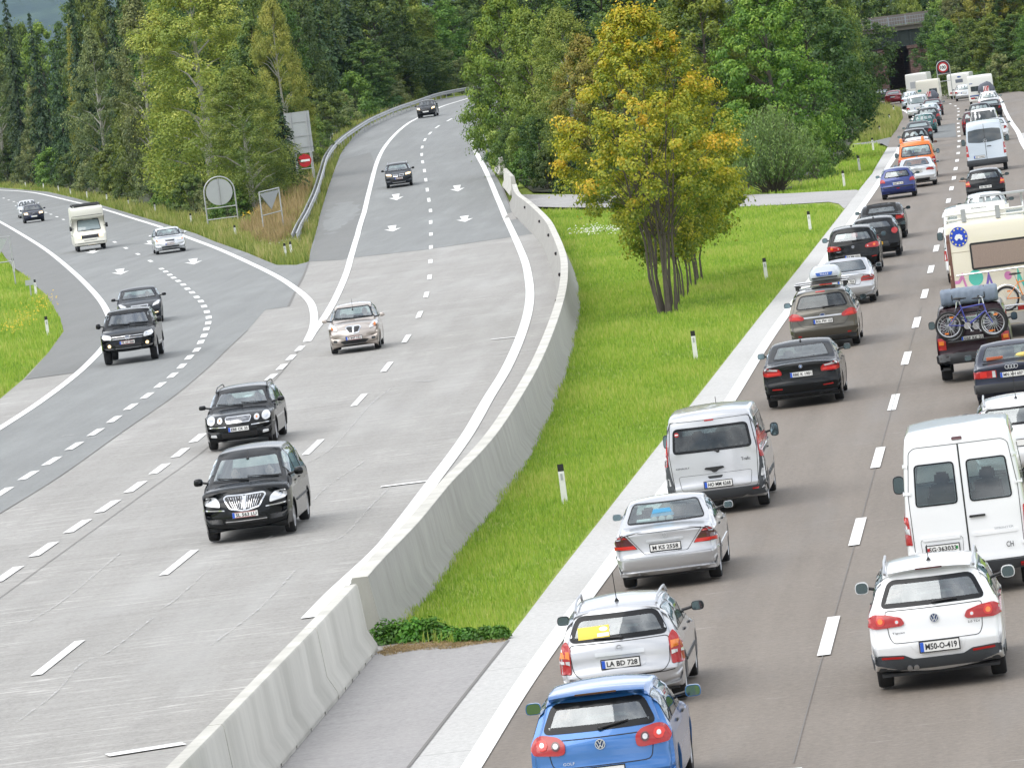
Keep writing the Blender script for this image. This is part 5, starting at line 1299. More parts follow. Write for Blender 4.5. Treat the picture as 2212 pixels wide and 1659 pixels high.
for y, hw, h0, h1 in ((-.98, .22, .10, .20), (-.93, .33, .03, .30), (-.6, .37, 0, .38), (0, .38, 0, .40), (.6, .36, 0, .34), (1.0, .25, .02, .20), (1.15, .10, .06, .12)):
    secs.append([(u*hw, y, h0+(h1-h0)*v) for u, v in ((-.8, 0), (-1, .12), (-1, .42), (-.93, .75), (-.7, .95), (-.35, 1), (.35, 1), (.7, .95), (.93, .75), (1, .42), (1, .12), (.8, 0))])
b = MB(); n = 12; b.add([v for s_ in secs for v in s_], [(i*n+q, (i+1)*n+q, (i+1)*n+(q+1) % n, i*n+(q+1) % n) for i in range(6) for q in range(n)]+[tuple(range(n)), tuple(6*n+q for q in range(n-1, -1, -1))])
o = b.obj('box_shell', pmat('roof_box_grey', (.42, .45, .49), .35, coat=.5), rbx, ang=70); md = o.modifiers.new('s', 'SUBSURF'); md.levels = 1; md.render_levels = 1
b = MB(); b.box((0, -.965, .12), (.60, .03, .03)); b.obj('lid_seam', M_BLACK, rbx, smooth=False)
b = MB(); b.add([(-.20, -.985, .245), (.20, -.985, .245), (.17, -1.0, .165), (-.17, -1.0, .165)], [(0, 1, 2, 3)]); b.obj('blue_badge', pmat('badge_blue', (.02, .10, .42), .4), rbx, smooth=False)
text_obj('THULE', rbx, (0, -1.004, .203), .20, .045, M_WHT, name='badge_lettering')
# --- R7 silver coupe
L = 4.57
vehicle(dict(name='coupe_car', label='silver coupe half hidden behind the grey roof box', L=L, W=1.72, H=1.38, sil=sil_s(L, 1.38, .95, .92, .66, .85, 1.75, bump=.52), belt=.93, wr=.32, ra=.98, fa=3.67, paint=W_SILVER, px=(1835, 662), line='R', rim=5, gtaper=.10,
    rwin=(1.0, 1.29, .64, .50), rborder=.02, fwin=(.97, 1.28, .66, .5), swin=[(1.45, 2.05), (2.1, 3.0)], mir=(2.95, 1.0, .18, .12, W_SILVER),
    patches=[('tail_light', [(.44, .70), (.80, .70), (.855, .74), (.83, .86), (.52, .86), (.45, .80)], 'rear', [M_TAIL], True, dict(r=.03, off=.02, kids=[('brake_lens', [(.48, .76), (.82, .76), (.82, .79), (.48, .79)], [M_TAILD], .027)])),
             ('tailgate_seam', [(-.40, .60), (.40, .60), (.56, .91), (-.56, .91)], 'rear', M_SEAM, False, dict(ring=True, w=.010, r=.03))], emblems=[('star', 0, .885, .04, 'rear')], plates=[('rear', 0, .72, 'TS ER 703', 'eu')]))
# --- R8 black SUV
L = 4.43
def tig_light(): return [('tail_light', [(.40, .92), (.44, .89), (.78, .87), (.90, .90), (.88, 1.02), (.80, 1.06), (.62, 1.04), (.44, 1.0)], 'rear', [M_TAIL], True, dict(r=.03, off=.02, kids=[('lens_ring', circ(.50, .945, .036), [M_TAILB], .026), ('lens', circ(.50, .945, .022), [M_CLEAR], .03), ('lens_ring', circ(.72, .965, .062), [M_TAILB], .026), ('lens', circ(.72, .965, .035), [M_AMB], .03)]))]
def suv(**k):
    d = dict(name='suv_car', L=L, W=1.81, H=1.66, sil=sil_h(L, 1.66, 1.10, 1.06, .78, .09, .46, wt=L-2.2, wb=L-1.15, bump=.60), belt=1.07, wr=.35, ra=.92, fa=3.53, line='R', rim=5, zb=.30, rwin=(1.13, 1.48, .72, .57), rborder=.06, rwr=.10, fwin=(1.12, 1.5, .74, .58), swin=[(.55, 1.05), (1.13, 1.95), (2.03, 2.95)], handles=[(1.6, 1.0), (2.5, 1.0)],
        mir=(2.95, 1.16, .20, .17, M_BLACK), wiper=(.02, 1.15, .34, 1.165, 'rear'), antenna=(.95, .22))
    d.update(k); return d
vehicle(suv(label='black SUV with round red lamps, behind the silver coupe', paint=W_BLACK, px=(1850, 596), patches=tig_light()+[('tailgate_seam', [(-.58, .70), (.58, .70), (.66, .86), (.66, 1.10), (-.66, 1.10), (-.66, .86)], 'rear', M_SEAM, False, dict(ring=True, w=.010, r=.05)), ('reflector', [(.60, .56), (.78, .57), (.78, .60), (.60, .59)], 'rear', [M_TAIL], True, dict(off=.012))],
    emblems=[('vw', 0, .965, .05, 'rear')], plates=[('rear', -.04, .64, 'KA MM 6356', 'eu')], texts=[('Tiguan', -.5, .84, .16, .03, 'rear', M_CHROME)]))
# --- R9 black hatchback (round lights)
L = 4.34
def hb(**k):
    LL = k.get('L', 4.2); HH = k.get('H', 1.5)
    d = dict(name='hatchback_car', L=LL, W=1.75, H=HH, sil=sil_h(LL, HH, HH*.64, HH*.66, .70, .10, .50), belt=HH*.635, line='R', rwin=(HH*.68, HH*.9, .66, .52), rborder=.04, fwin=(HH*.69, HH*.92, .68, .54), swin=[(.55, 1.05), (1.13, 1.9), (1.98, 2.9)], mir=(LL-1.4, HH*.7, .19, .13, M_BLACK),
        patches=[('tail_light', [(.60, .80), (.84, .80), (.83, .95), (.66, .97)], 'rear', [M_TAIL], True, dict(off=.012))])
    d.update(k); return d
vehicle(hb(label='black hatchback with small round red lamps, right of the black SUV', L=L, W=1.79, H=1.49, paint=W_BLACK, px=(1896, 561), sil=sil_h(L, 1.49, 1.0, .98, .70, .10, .62), belt=.99, rwin=(1.07, 1.33, .66, .50), patches=[('tail_light', circ(.72, .94, .105, 14, 1.1), 'rear', [M_TAIL], True, dict(r=0, off=.014)), ('bumper_recess', [(-.5, .42), (.5, .42), (.45, .60), (-.45, .60)], 'rear', [M_TRIM], False, dict(off=.006))], plates=[('rear', 0, .55, 'AD 665', 'nl')], antenna=(.8, .2)))
# --- R10 black convertible
L = 4.57
vehicle(dict(name='convertible_car', label='black convertible with closed fabric roof, ahead of the two black hatchbacks', L=L, W=1.78, H=1.39, sil=sil_s(L, 1.39, .99, .95, .68, .95, 1.45, bump=.52), belt=.97, wr=.33, ra=1.0, fa=3.65, paint=W_BLACK, px=(1911, 522), line='R', gtaper=.04, tumble=.2, crown=.05,
    rwin=(1.05, 1.25, .55, .47), rborder=.02, fwin=(1.0, 1.3, .68, .55), swin=[(1.55, 2.1), (2.15, 3.1)], mir=(3.05, 1.04, .18, .13, W_BLACK),
    patches=[('fabric_roof', [(-.64, 1.02), (.64, 1.02), (.60, 1.15), (.52, 1.33), (-.52, 1.33), (-.60, 1.15)], 'rear', [pmat('roof_fabric', (.012, .012, .013), .95)], False, dict(off=.004, r=.05)), ('fabric_roof', [(-.56, 1.3), (.56, 1.3), (.56, 2.4), (-.56, 2.4)], 'top', [pmat('roof_fabric', (.012, .012, .013), .95)], False, dict(off=.006, r=.05)), ('tail_light', [(.52, .78), (.84, .78), (.84, .93), (.54, .93)], 'rear', [M_TAIL], True, dict(off=.012, kids=[('brake_lens', [(.6, .83), (.78, .83), (.78, .89), (.6, .89)], [M_TAILB], .027)]))], plates=[('rear', 0, .8, '', 'eu')]))
# --- R11 dark blue small hatchback
L = 3.83
vehicle(hb(label='dark blue small hatchback alone in front of the convertible', L=L, W=1.65, H=1.43, wr=.29, paint=W_DBLUE, px=(1943, 430), sil=sil_h(L, 1.43, .92, .92, .68, .07, .50), belt=.92, ra=.70, fa=3.14, rwin=(.97, 1.26, .60, .48), patches=[('tail_light', [(.55, .75), (.80, .75), (.80, .86), (.72, .94), (.58, .88)], 'rear', [M_TAIL], True, dict(off=.012, r=.04)), ('bumper_strip', [(-.8, .52), (.8, .52), (.8, .57), (-.8, .57)], 'rear', [W_BLACK], False, dict(off=.012)), ('reflector', [(-.08, .46), (.08, .46), (.06, .50), (-.06, .50)], 'rear', [M_TAIL], False, dict(off=.012))], plates=[('rear', 0, .70, 'GAP VS 33', 'eu')], wiper=(.0, .98, .3, 1.0, 'rear'), wx=.69))
# --- R12 silver coupe/saloon
L = 4.63
vehicle(dict(name='coupe_car', label='bright silver coupe between the orange van and the dark blue hatchback', L=L, W=1.85, H=1.38, sil=sil_s(L, 1.38, .96, .92, .66, .80, 1.80, bump=.52), belt=.95, wr=.33, ra=1.0, fa=3.75, paint=W_LSIL, px=(1984, 406), line='R', gtaper=.10,
    rwin=(1.02, 1.30, .66, .5), rborder=.02, fwin=(.97, 1.28, .66, .5), swin=[(1.45, 2.05), (2.1, 3.0)], mir=(2.95, 1.02, .18, .12, W_LSIL), patches=[('tail_light', [(.46, .78), (.82, .76), (.89, .80), (.84, .91), (.50, .89)], 'rear', [M_TAIL], True, dict(r=.03, off=.02)), ('diffuser', [(-.6, .27), (.6, .27), (.6, .42), (-.6, .42)], 'rear', [M_BLACK], False, dict(off=.012))], emblems=[('rings', 0, .92, .035, 'rear')], plates=[('rear', 0, .77, 'LA ZM 170', 'eu')]))
# --- R13 orange van
L = 4.89
rO, bO = vehicle(dict(name='minibus_van', label='orange van with two amber beacons on its roof', cat='van', L=L, W=1.90, H=1.94, lod=0, sil=sil_v(L, 1.94, 1.18, .9, L-1.85, L-.9, .20, .06, 1.15), belt=1.12, wr=.33, ra=.95, fa=3.95, paint=W_ORANGE, px=(1986, 389), line='R', tumble=.13, rtaper=.05, gtaper=.03,
    rwin=(1.17, 1.70, .78, .68), rborder=.04, rwr=.1, fwin=(1.22, 1.78, .8, .66), swin=[(.42, 1.35), (1.45, 2.6), (2.7, 3.6)], roofm=.2, mir=(3.5, 1.2, .18, .25, M_BLACK), seatz=.5,
    patches=[('tail_light', [(.74, .70), (.94, .70), (.93, 1.08), (.76, 1.04)], 'rear', [M_TAIL], True, dict(r=.02, off=.014, kids=[('reversing_lens', [(.78, .86), (.91, .86), (.91, .95), (.78, .95)], [M_CLEAR], .018)]))], emblems=[('vw', 0, 1.09, .07, 'rear')], texts=[('TRANSPORTER', -.52, 1.0, .40, .05, 'rear', M_WHT)], plates=[('rear', 0, .6, '', 'eu')]))
for sx in (-.68, .40):
    o = None; b = MB(); b.lathe([(.09, 0), (.09, .05), (.075, .06), (.075, .19), (.05, .22), (0, .225)], 'z', (sx, .2-L/2+.35, 1.90), 16); b.obj('amber_beacon', M_AMB, rO)
# ---- cars further up the left queue
def far(kind, label, px, mat, L=4.3, W=1.75, H=1.48, turn=0, **k):
    base = dict(name={'h': 'hatchback_car', 's': 'saloon_car', 'e': 'estate_car', 'v': 'minibus_van'}[kind], cat='van' if kind == 'v' else 'car', label=label, L=L, W=W, H=H, lod=1, paint=mat, px=px, line='R', turn=turn, rim=5, pale=k.pop('pale', True))
    tl = k.pop('tl', [('tail_light', [(W/2-.30, .72), (W/2-.03, .72), (W/2-.03, .92), (W/2-.22, .92)], 'rear', [M_TAIL], True, dict(off=.012, skirt=0))])
    if kind in 'he':
        base.update(sil=sil_h(L, H, H*.64, H*.66, .7, .08, .50 if kind == 'h' else .36), belt=H*.635, rwin=(H*.675, H*.90, W/2-.2, W/2-.33), fwin=(H*.69, H*.92, .7, .55), swin=[(.5, 1.1), (1.2, 1.9), (2.0, L-1.4)], mir=(L-1.4, H*.7, .19, .13, k.pop('mirm', M_BLACK)), patches=tl, plates=[('rear', 0, .62 if kind == 'h' else .72, '', 'eu')])
    elif kind == 's':
        base.update(sil=sil_s(L, H, H*.69, H*.67, .68), belt=H*.675, rwin=(H*.73, H*.92, W/2-.2, W/2-.33), fwin=(H*.71, H*.92, .7, .55), swin=[(1.3, 2.0), (2.1, L-1.5)], mir=(L-1.5, H*.73, .18, .12, k.pop('mirm', M_BLACK)), patches=tl, plates=[('rear', 0, .75, '', 'eu')])
    else:
        base.update(sil=sil_v(L, H, 1.18, .9, L-1.85, L-.9, .2, .06, 1.15), belt=1.12, tumble=.12, wr=.33, rwin=(1.18, 1.70, .76, .68), fwin=(1.22, 1.78, .8, .66), swin=[(.42, 1.35), (1.45, 2.6), (2.7, 3.6)], roofm=.2, mir=(L-1.4, 1.2, .18, .25, M_BLACK), patches=tl, plates=[('rear', 0, .8, '', 'eu')])
    base.update(k); base['group'] = None; return vehicle(base)
GW = [('tail_light', [(.62, .85), (.84, .85), (.80, 1.1), (.70, 1.1)], 'rear', [M_TAIL], True, dict(off=.012, skirt=0))]
far('e', 'silver estate mostly hidden in front of the orange van', (1986, 356), W_LSIL, 4.5, 1.78, 1.48)
far('h', 'small black hatchback with pale rear window, second ahead of the orange van', (1980, 332), W_BLACK, 3.9, 1.70, 1.46)
far('s', 'dark saloon just behind the teal estate', (1988, 312), W_GREY, 4.5, 1.75, 1.45)
far('e', 'dark teal green estate in the left queue', (2000, 291), W_TEAL, 4.5, 1.72, 1.45, tl=[('tail_light', [(.60, .72), (.83, .72), (.80, .95), (.66, .95)], 'rear', [M_TAIL], True, dict(off=.012, skirt=0)), ('chrome_bar', [(-.45, .80), (.45, .80), (.45, .86), (-.45, .86)], 'rear', [M_RIM], False, dict(off=.02, skirt=0)), ('blue_sticker', [(.1, .45), (.3, .45), (.3, .55), (.1, .55)], 'rear', [M_EU], False, dict(off=.012, skirt=0))])
far('e', 'dark grey estate with pale roof just ahead of the teal estate', (2008, 276), W_GREY, 4.6, 1.76, 1.50)
far('h', 'grey hatchback squeezed between dark estate and maroon saloon', (2012, 264), W_LBLUE, 4.0, 1.70, 1.46)
far('s', 'maroon saloon behind the caravan with covered bicycles', (2017, 252), W_MAROON, 4.6, 1.76, 1.44)
far('v', 'silver white minibus left of the maroon saloon', (1985, 255), W_LSIL, 4.89, 1.90, 1.94, turn=2)
far('e', 'silver people carrier left of the old caravan', (1968, 235), W_LBLUE, 4.3, 1.75, 1.62, turn=2)
far('s', 'bright red saloon at the tip of the rough grass', (1930, 226), W_RED, 4.6, 1.78, 1.42, turn=4)
far('s', 'dark grey saloon half hidden by leaves left of the red saloon', (1903, 223), W_GREY, 4.5, 1.76, 1.42, turn=6)
far('h', 'pale blue hatchback below the bridge beyond the red saloon', (1903, 208), W_LBLUE, 4.0, 1.70, 1.48, turn=8)
# ---- right lane
L = 4.43
vehicle(suv(label='white SUV nearest the camera with roof rails and plate M50-O-419', paint=W_WHITE, px=(2037, 1490), mir=(2.95, 1.16, .20, .17, W_WHITE), rails=(.5, 2.3, .055, M_RIM), spoiler=(.44, 1.615, .56, .10, .05, W_WHITE), brake3=.36,
    patches=tig_light()+[('bumper_trim', [(-.92, .30), (.92, .30), (.92, .52), (.46, .50), (.34, .44), (-.34, .44), (-.46, .50), (-.92, .52)], 'rear', [M_GTRIM], False, dict(off=.014, r=.02)), ('reflector', [(.46, .455), (.76, .465), (.76, .495), (.46, .485)], 'rear', [M_TAIL], True, dict(off=.02)), ('tailgate_seam', [(-.58, .66), (.58, .66), (.63, .75), (.66, 1.10), (-.66, 1.10), (-.63, .75)], 'rear', M_SEAM, False, dict(ring=True, w=.010, r=.05)), ('plate_recess', [(-.28, .52), (.34, .52), (.40, .66), (-.40, .66)], 'rear', [W_WHITE], False, dict(off=.006, r=.03)),
        ('exhaust_pipe', circ(-.40, .325, .035, 12), 'rear', [M_RIM], False, dict(r=0, off=.03)), ('exhaust_pipe', circ(-.31, .325, .035, 12), 'rear', [M_RIM], False, dict(r=0, off=.03))],
    emblems=[('vw', 0, .955, .062, 'rear')], plates=[('rear', .03, .585, 'M50-O-419', 'ba', .52, .13)], texts=[('Tiguan', -.50, .80, .17, .032, 'rear', M_GTRIM), ('2.0 TDI', .52, .845, .16, .03, 'rear', M_GTRIM)]))
L = 5.6
def sprinter(**k):
    LL = 5.6; HH = 2.58
    d = dict(name='panel_van', cat='van', L=LL, W=1.94, H=HH, sil=[(.12, .34), (.0, .42), (0, .55), (.02, .64), (.06, 1.2), (.12, 1.9), (.22, HH-.16), (.30, HH-.05), (.5, HH-.005), (1.5, HH), (3.5, HH-.02), (3.9, HH-.2), (4.75, 1.35), (4.9, 1.25), (5.35, 1.0), (5.52, .8), (5.6, .5), (5.55, .38), (5.4, .32)], belt=1.18, tumble=.075, wr=.34, ra=1.0, fa=4.55, line='R', rtaper=.03, gtaper=0, step=.01, zb=.36, rad=.07, bowr=.05, rim=9,
        fwin=(1.4, 2.2, .85, .7), swin=[(3.55, 4.4)], roofm=.5, seats=True, seatz=.75, bench=True)
    d.update(k); return d
sd_ = [('tail_light', [(.86, .86), (.965, .86), (.96, 1.30), (.885, 1.30)], 'rear', [M_TAIL], True, dict(r=.02, off=.018, kids=[('reversing_lens', [(.875, 1.02), (.955, 1.02), (.955, 1.12), (.88, 1.12)], [M_CLEAR], .024), ('brake_lens', [(.88, 1.2), (.955, 1.2), (.95, 1.28), (.885, 1.28)], [M_TAILB], .024)]))]
vehicle(sprinter(label='tall white Swiss plated van with two small rear windows behind the white SUV', paint=W_WHITE, px=(2108, 1288), mir=(4.35, 1.45, .20, .30, M_BLACK), seaty=3.3,
    patches=sd_+[('rear_window', [(-.75, 1.43), (-.09, 1.43), (-.09, 2.08), (-.71, 2.08)], 'rear', [M_FRIT, glass_mat('van_glass', (.40, .48, .48), 1.9)], False, dict(inner=.025, r=.07, off=.008, cut=True)), ('rear_window', [(.75, 1.43), (.09, 1.43), (.09, 2.08), (.71, 2.08)], 'rear', [M_FRIT, glass_mat('van_glass', (.40, .48, .48), 1.9)], False, dict(inner=.025, r=.07, off=.008, cut=True)),
        ('door_seam', [(-.012, .50), (.012, .50), (.012, 2.34), (-.012, 2.34)], 'rear', [M_SEAM], False, dict(r=0, skirt=0, off=.005)), ('door_seam', [(-.84, .50), (.84, .50), (.85, 1.6), (.77, 2.28), (.68, 2.34), (-.68, 2.34), (-.77, 2.28), (-.85, 1.6)], 'rear', M_SEAM, False, dict(ring=True, w=.010, r=.05)),
        ('bumper', [(-.94, .34), (.94, .34), (.94, .50), (-.94, .50)], 'rear', [M_GTRIM], False, dict(off=.06, r=.02)), ('brake_light', [(-.08, 2.39), (.08, 2.39), (.08, 2.44), (-.08, 2.44)], 'rear', [M_TAILD], False, dict(off=.012)),
        ('door_handle', [(.05, 1.19), (.30, 1.19), (.30, 1.225), (.05, 1.225)], 'rear', [M_BLACK], False, dict(off=.035, r=.015)), ('plate_recess', [(-.72, .62), (-.10, .62), (-.08, .93), (-.74, .93)], 'rear', M_SEAM, False, dict(ring=True, w=.006, r=.05)), ('grip_bar', [(-.70, .90), (-.12, .90), (-.12, .96), (-.70, .96)], 'rear', [W_WHITE], False, dict(off=.02, r=.02)), ('grip_bar', [(.08, .90), (.76, .90), (.76, .95), (.08, .95)], 'rear', [W_WHITE], False, dict(off=.014, r=.02)), ('reflector', [(.74, .42), (.90, .42), (.90, .455), (.74, .455)], 'rear', [M_TAIL], True, dict(off=.07))]
      +[('hinge', [(-.93, z), (-.80, z), (-.80, z+.055), (-.93, z+.055)], 'rear', [W_WHITE], True, dict(off=.022, r=.01)) for z in (.70, 1.62, 2.04)],
    plates=[('rear', -.41, .77, 'SG·363033', 'ch', .50, .11)], texts=[('SPRINTER', .56, .985, .30, .035, 'rear', M_RIM), ('CH', .62, .72, .11, .085, 'rear', M_INK)]))
far('e', 'white estate with roof rails just ahead of the tall white van', (2216, 1041), W_WHITE, 4.6, 1.80, 1.52, lod=0, rails=(.45, 2.4, .05, M_RIM), antenna=(.8, .55), rwr=.08, rwin=(1.05, 1.38, .72, .58), tl=[('tail_light', [(.74, .70), (.88, .70), (.84, 1.0), (.70, 1.32), (.66, 1.32), (.76, 1.0)], 'rear', [M_TAIL], True, dict(off=.014, r=.02))])
L = 4.48
vehicle(dict(name='saloon_car', label='old dark navy saloon with soft toys behind its rear glass', L=L, W=1.70, H=1.40, sil=sil_s(L, 1.40, .98, .93, .68, .80, 1.40, bump=.50), belt=.95, wr=.31, ra=1.02, fa=3.63, paint=W_NAVY, px=(2196, 884), line='R', rim=5, bowr=.06, rtaper=.03, rad=.05,
    rwin=(1.03, 1.32, .64, .52), rborder=.02, fwin=(.98, 1.3, .67, .54), swin=[(1.3, 1.95), (2.03, 2.9)], mir=(2.9, 1.02, .18, .12, W_NAVY), shelf=(.98, 1.0), antenna=None,
    patches=[('tail_light', [(.34, .72), (.83, .72), (.83, .88), (.34, .88)], 'rear', [M_TAIL], True, dict(r=.01, off=.012, kids=[('reversing_lens', [(.36, .73), (.43, .73), (.43, .87), (.36, .87)], [M_CLEAR], .026), ('brake_lens', [(.55, .74), (.70, .74), (.70, .86), (.55, .86)], [M_TAILB], .026)])), ('bumper', [(-.85, .40), (.85, .40), (.85, .58), (-.85, .58)], 'rear', [M_TRIM], False, dict(off=.03, r=.02)), ('tailgate_seam', [(-.33, .62), (.33, .62), (.56, .93), (-.56, .93)], 'rear', M_SEAM, False, dict(ring=True, w=.008, r=.02)), ('exhaust_pipe', circ(-.42, .33, .03, 10), 'rear', [M_BLACK], False, dict(r=0, off=.02))],
    emblems=[('rings', 0, .925, .048, 'rear')], plates=[('rear', .0, .76, 'MN XH 607', 'eu')]))
# --- far right lane and large vehicles
L = 4.6
r4, b4 = vehicle(dict(name='off_road_car', label='dark maroon off-roader with two bicycles and a grey bag on its back', L=L, W=1.80, H=1.82, sil=[(.2, .42), (.02, .46), (0, .56), (.0, .66), (.08, .70), (.07, 1.12), (.16, 1.70), (.22, 1.79), (.5, 1.82), (2.4, 1.82), (2.6, 1.76), (3.15, 1.2), (3.3, 1.14), (4.35, 1.02), (4.5, .92), (4.55, .7), (4.6, .6), (4.5, .45), (4.3, .42)], belt=1.15, tumble=.10, wr=.37, ra=1.05, fa=3.7, zb=.42, paint=paint('paint_black_cherry', (.022, .008, .012), .3), px=(2114, 822), line='R', rim=5, ww=.25,
    rwin=(1.2, 1.62, .66, .58), rborder=.04, fwin=(1.25, 1.68, .7, .6), swin=[(.4, 1.2), (1.3, 2.0), (2.1, 2.8)], mir=(2.95, 1.22, .17, .2, M_BLACK), seatz=.55, gtaper=.02, rtaper=.04,
    patches=[('tail_light', [(.66, .78), (.84, .78), (.84, 1.06), (.66, 1.06)], 'rear', [M_TAIL], True, dict(r=.01, off=.014, kids=[('amber_lens', [(.70, .90), (.82, .90), (.82, .99), (.70, .99)], [M_AMB], .032)])), ('bumper', [(-.88, .48), (.88, .48), (.88, .66), (-.88, .66)], 'rear', [M_TRIM], False, dict(off=.05, r=.02)), ('mud_flap', [(.62, .30), (.86, .30), (.86, .50), (.62, .50)], 'rear', [M_BLACK], True, dict(off=.02))], plates=[('rear', -.02, 1.0, 'EBE RK 21', 'eu')]))
# roof bag on the off-roader
M_BAG = pmat('grey_blue_tarpaulin', (.17, .21, .27), .55, noise=.25, nscale=5, bump=.8)
def on_root(root, loc): return Matrix.Translation(root.location) @ root.rotation_euler.to_matrix().to_4x4() @ Vector(loc)
bag = empty('luggage_roll', on_root(r4, (.02, -1.85, 1.78)), r4.rotation_euler.z); bag.scale = (1, .95, .78); tag(bag, 'grey blue tarpaulin luggage roll strapped across the off-roader roof', 'luggage')
b = MB(); nn_ = 20; vs = []; NX = 30; rr2 = random.Random(3)
for i in range(NX+1):
    x = -.68+1.36*i/NX; e = 1 if 0 < i < NX else .82
    for q in range(nn_):
        a = 2*math.pi*q/nn_; ry = .28*e*(1+.05*math.sin(i*1.9+q)+.04*rr2.uniform(-1, 1)); rz_ = .26*e*(1+.04*math.sin(i*1.3+q*2)+.04*rr2.uniform(-1, 1))
        c_, s_ = math.cos(a), math.sin(a); y = ry*math.copysign(abs(c_)**.5, c_); z = rz_*math.copysign(abs(s_)**.55, s_)
        if i in (6, 23): y *= .95; z *= .95
        vs.append((x, y, z+.27))
b.add(vs, [(i*nn_+q, i*nn_+(q+1) % nn_, (i+1)*nn_+(q+1) % nn_, (i+1)*nn_+q) for i in range(NX) for q in range(nn_)]+[tuple(range(nn_)), tuple(NX*nn_+q for q in range(nn_-1, -1, -1))])
b.obj('bag_body', M_BAG, bag, ang=80)
for x in (-.41, .36):
    b = MB(); b.tube([(x, .27*math.cos(a), .27+.255*math.sin(a)) for a in [2*math.pi*i/16 for i in range(17)]], .016, 6); b.obj('strap', M_BLACK, bag)
def bicycle(name, label, M, fcol, r=.33, basket=False, flip=1, group=None):
    """side view in local x (length) / z (height), thickness y"""
    o = empty(name); o.matrix_world = M; tag(o, label, 'bicycle', group)
    X1, X2 = -.52*flip, .52*flip
    mf = pmat('bike_frame_'+fcol[0], fcol[1], .3, .2, coat=1)
    for x in (X1, X2):
        b = MB(); b.lathe([(r-.055, -.018), (r-.02, -.026), (r, 0), (r-.02, .026), (r-.055, .018)], 'y', (x, 0, r), 32); wo = b.obj('wheel', M_TYRE, o)
        b = MB(); b.lathe([(r-.075, -.012), (r-.05, -.016), (r-.05, .016), (r-.075, .012)], 'y', (x, 0, r), 32)
        b.lathe([(0, -.03), (.03, -.03), (.03, .03), (0, .03)], 'y', (x, 0, r), 12)
        b.obj('rim', M_RIM, wo)
        b = MB()
        for i in range(18):
            a = 2*math.pi*i/18; b.tube([(x+.02*math.cos(a+.7), 0, r+.02*math.sin(a+.7)), (x+(r-.06)*math.cos(a), 0, r+(r-.06)*math.sin(a))], .0035, 3, cap=False)
        b.obj('spokes', M_RIM, wo)
        b = MB()
        for a in (1.2, 4.4): b.box((x+.2*math.cos(a), -.02, r+.2*math.sin(a)), (.09, .012, .035), rz=0)
        b.obj('spoke_reflector', M_AMB, wo, smooth=False)
    bb = (-.08*flip, 0, r-.03); st = (-.22*flip, 0, r+.47); ht = (.33*flip, 0, r+.46); hb_ = (.37*flip, 0, r+.30)
    b = MB(); b.tube([bb, st], .017, 7); b.tube([bb, hb_], .02, 7); b.tube([(st[0]+.03*flip, 0, st[2]-.08), ht], .018, 7); b.tube([ht, hb_], .02, 7)
    for s_ in (-.05, .05): b.tube([(bb[0], s_*.5, bb[2]), (X1, s_, r)], .011, 6); b.tube([(st[0]+.02*flip, s_*.3, st[2]-.1), (X1, s_, r)], .009, 6)
    b.obj('frame', mf, o)
    b = MB()
    for s_ in (-.05, .05): b.tube([(hb_[0], 0, hb_[2]), (hb_[0]+.02*flip, s_, hb_[2]-.05), (X2, s_, r)], .013, 6)
    b.obj('fork', M_RIM if basket else mf, o)
    b = MB(); b.tube([ht, (ht[0]-.03*flip, 0, r+.60)], .014, 6, 1); b.tube([(ht[0]-.10*flip, -.28, r+.64), (ht[0]-.02*flip, -.12, r+.62), (ht[0]-.02*flip, .12, r+.62), (ht[0]-.10*flip, .28, r+.64)], .013, 6, 1)
    for s_ in (-.24, .24): b.tube([(ht[0]-.08*flip, s_, r+.635), (ht[0]-.12*flip, s_*1.2, r+.645)], .018, 6, 0)
    b.obj('handlebar', [M_BLACK, M_CHROME], o)
    b = MB(); b.tube([st, (st[0]-.03*flip, 0, r+.60)], .013, 6, 1); b.ell((st[0]-.05*flip, 0, r+.62), (.13, .065, .03)); b.ell((st[0]+.06*flip, 0, r+.62), (.10, .025, .02)); b.obj('saddle', [M_BLACK, M_RIM], o)
    b = MB(); b.lathe([(.0, -.06), (.085, -.06), (.085, -.05), (0, -.05)], 'y', (bb[0], 0, bb[2]), 18); b.tube([(bb[0], -.09, bb[2]), (bb[0], .09, bb[2])], .018, 6); b.tube([(bb[0], -.07, bb[2]), (bb[0]+.10, -.08, bb[2]-.13)], .01, 6); b.tube([(bb[0], .07, bb[2]), (bb[0]-.10, .08, bb[2]+.13)], .01, 6); b.box((bb[0]+.10, -.115, bb[2]-.13), (.09, .09, .02)); b.box((bb[0]-.10, .115, bb[2]+.13), (.09, .09, .02)); b.obj('crank', M_CHROME, o)
    if basket:
        b = MB(); b.box((.52*flip, 0, r+.5), (.30, .34, .24), tap=1.15); b.obj('basket', pmat('green_basket', (.03, .10, .09), .6), o, smooth=False)
        for x in (X1, X2):
            b = MB(); pts = [(x+(r+.03)*math.cos(a), 0, r+(r+.03)*math.sin(a)) for a in [.3+2.3*i/10 for i in range(11)]]; b.tube(pts, .018, 5); b.obj('mudguard', M_CHROME, o)
    return o
def rootmat(root): return Matrix.Translation(root.location) @ root.rotation_euler.to_matrix().to_4x4()
bicycle('mountain_bike', 'blue mountain bicycle, outer one on the off-roader rack', rootmat(r4) @ Matrix.Translation((-.03, -L/2-.34, 1.02)) @ Matrix.Rotation(R(3), 4, 'Y'), ('blue', (.03, .04, .30)), group='bicycles on the off-roader')
bicycle('mountain_bike', 'dark bicycle with pale handlebar, inner one against the off-roader', rootmat(r4) @ Matrix.Translation((.04, -L/2-.18, .98)) @ Matrix.Rotation(R(-2), 4, 'Y'), ('dark', (.03, .025, .05)), flip=-1, group='bicycles on the off-roader')
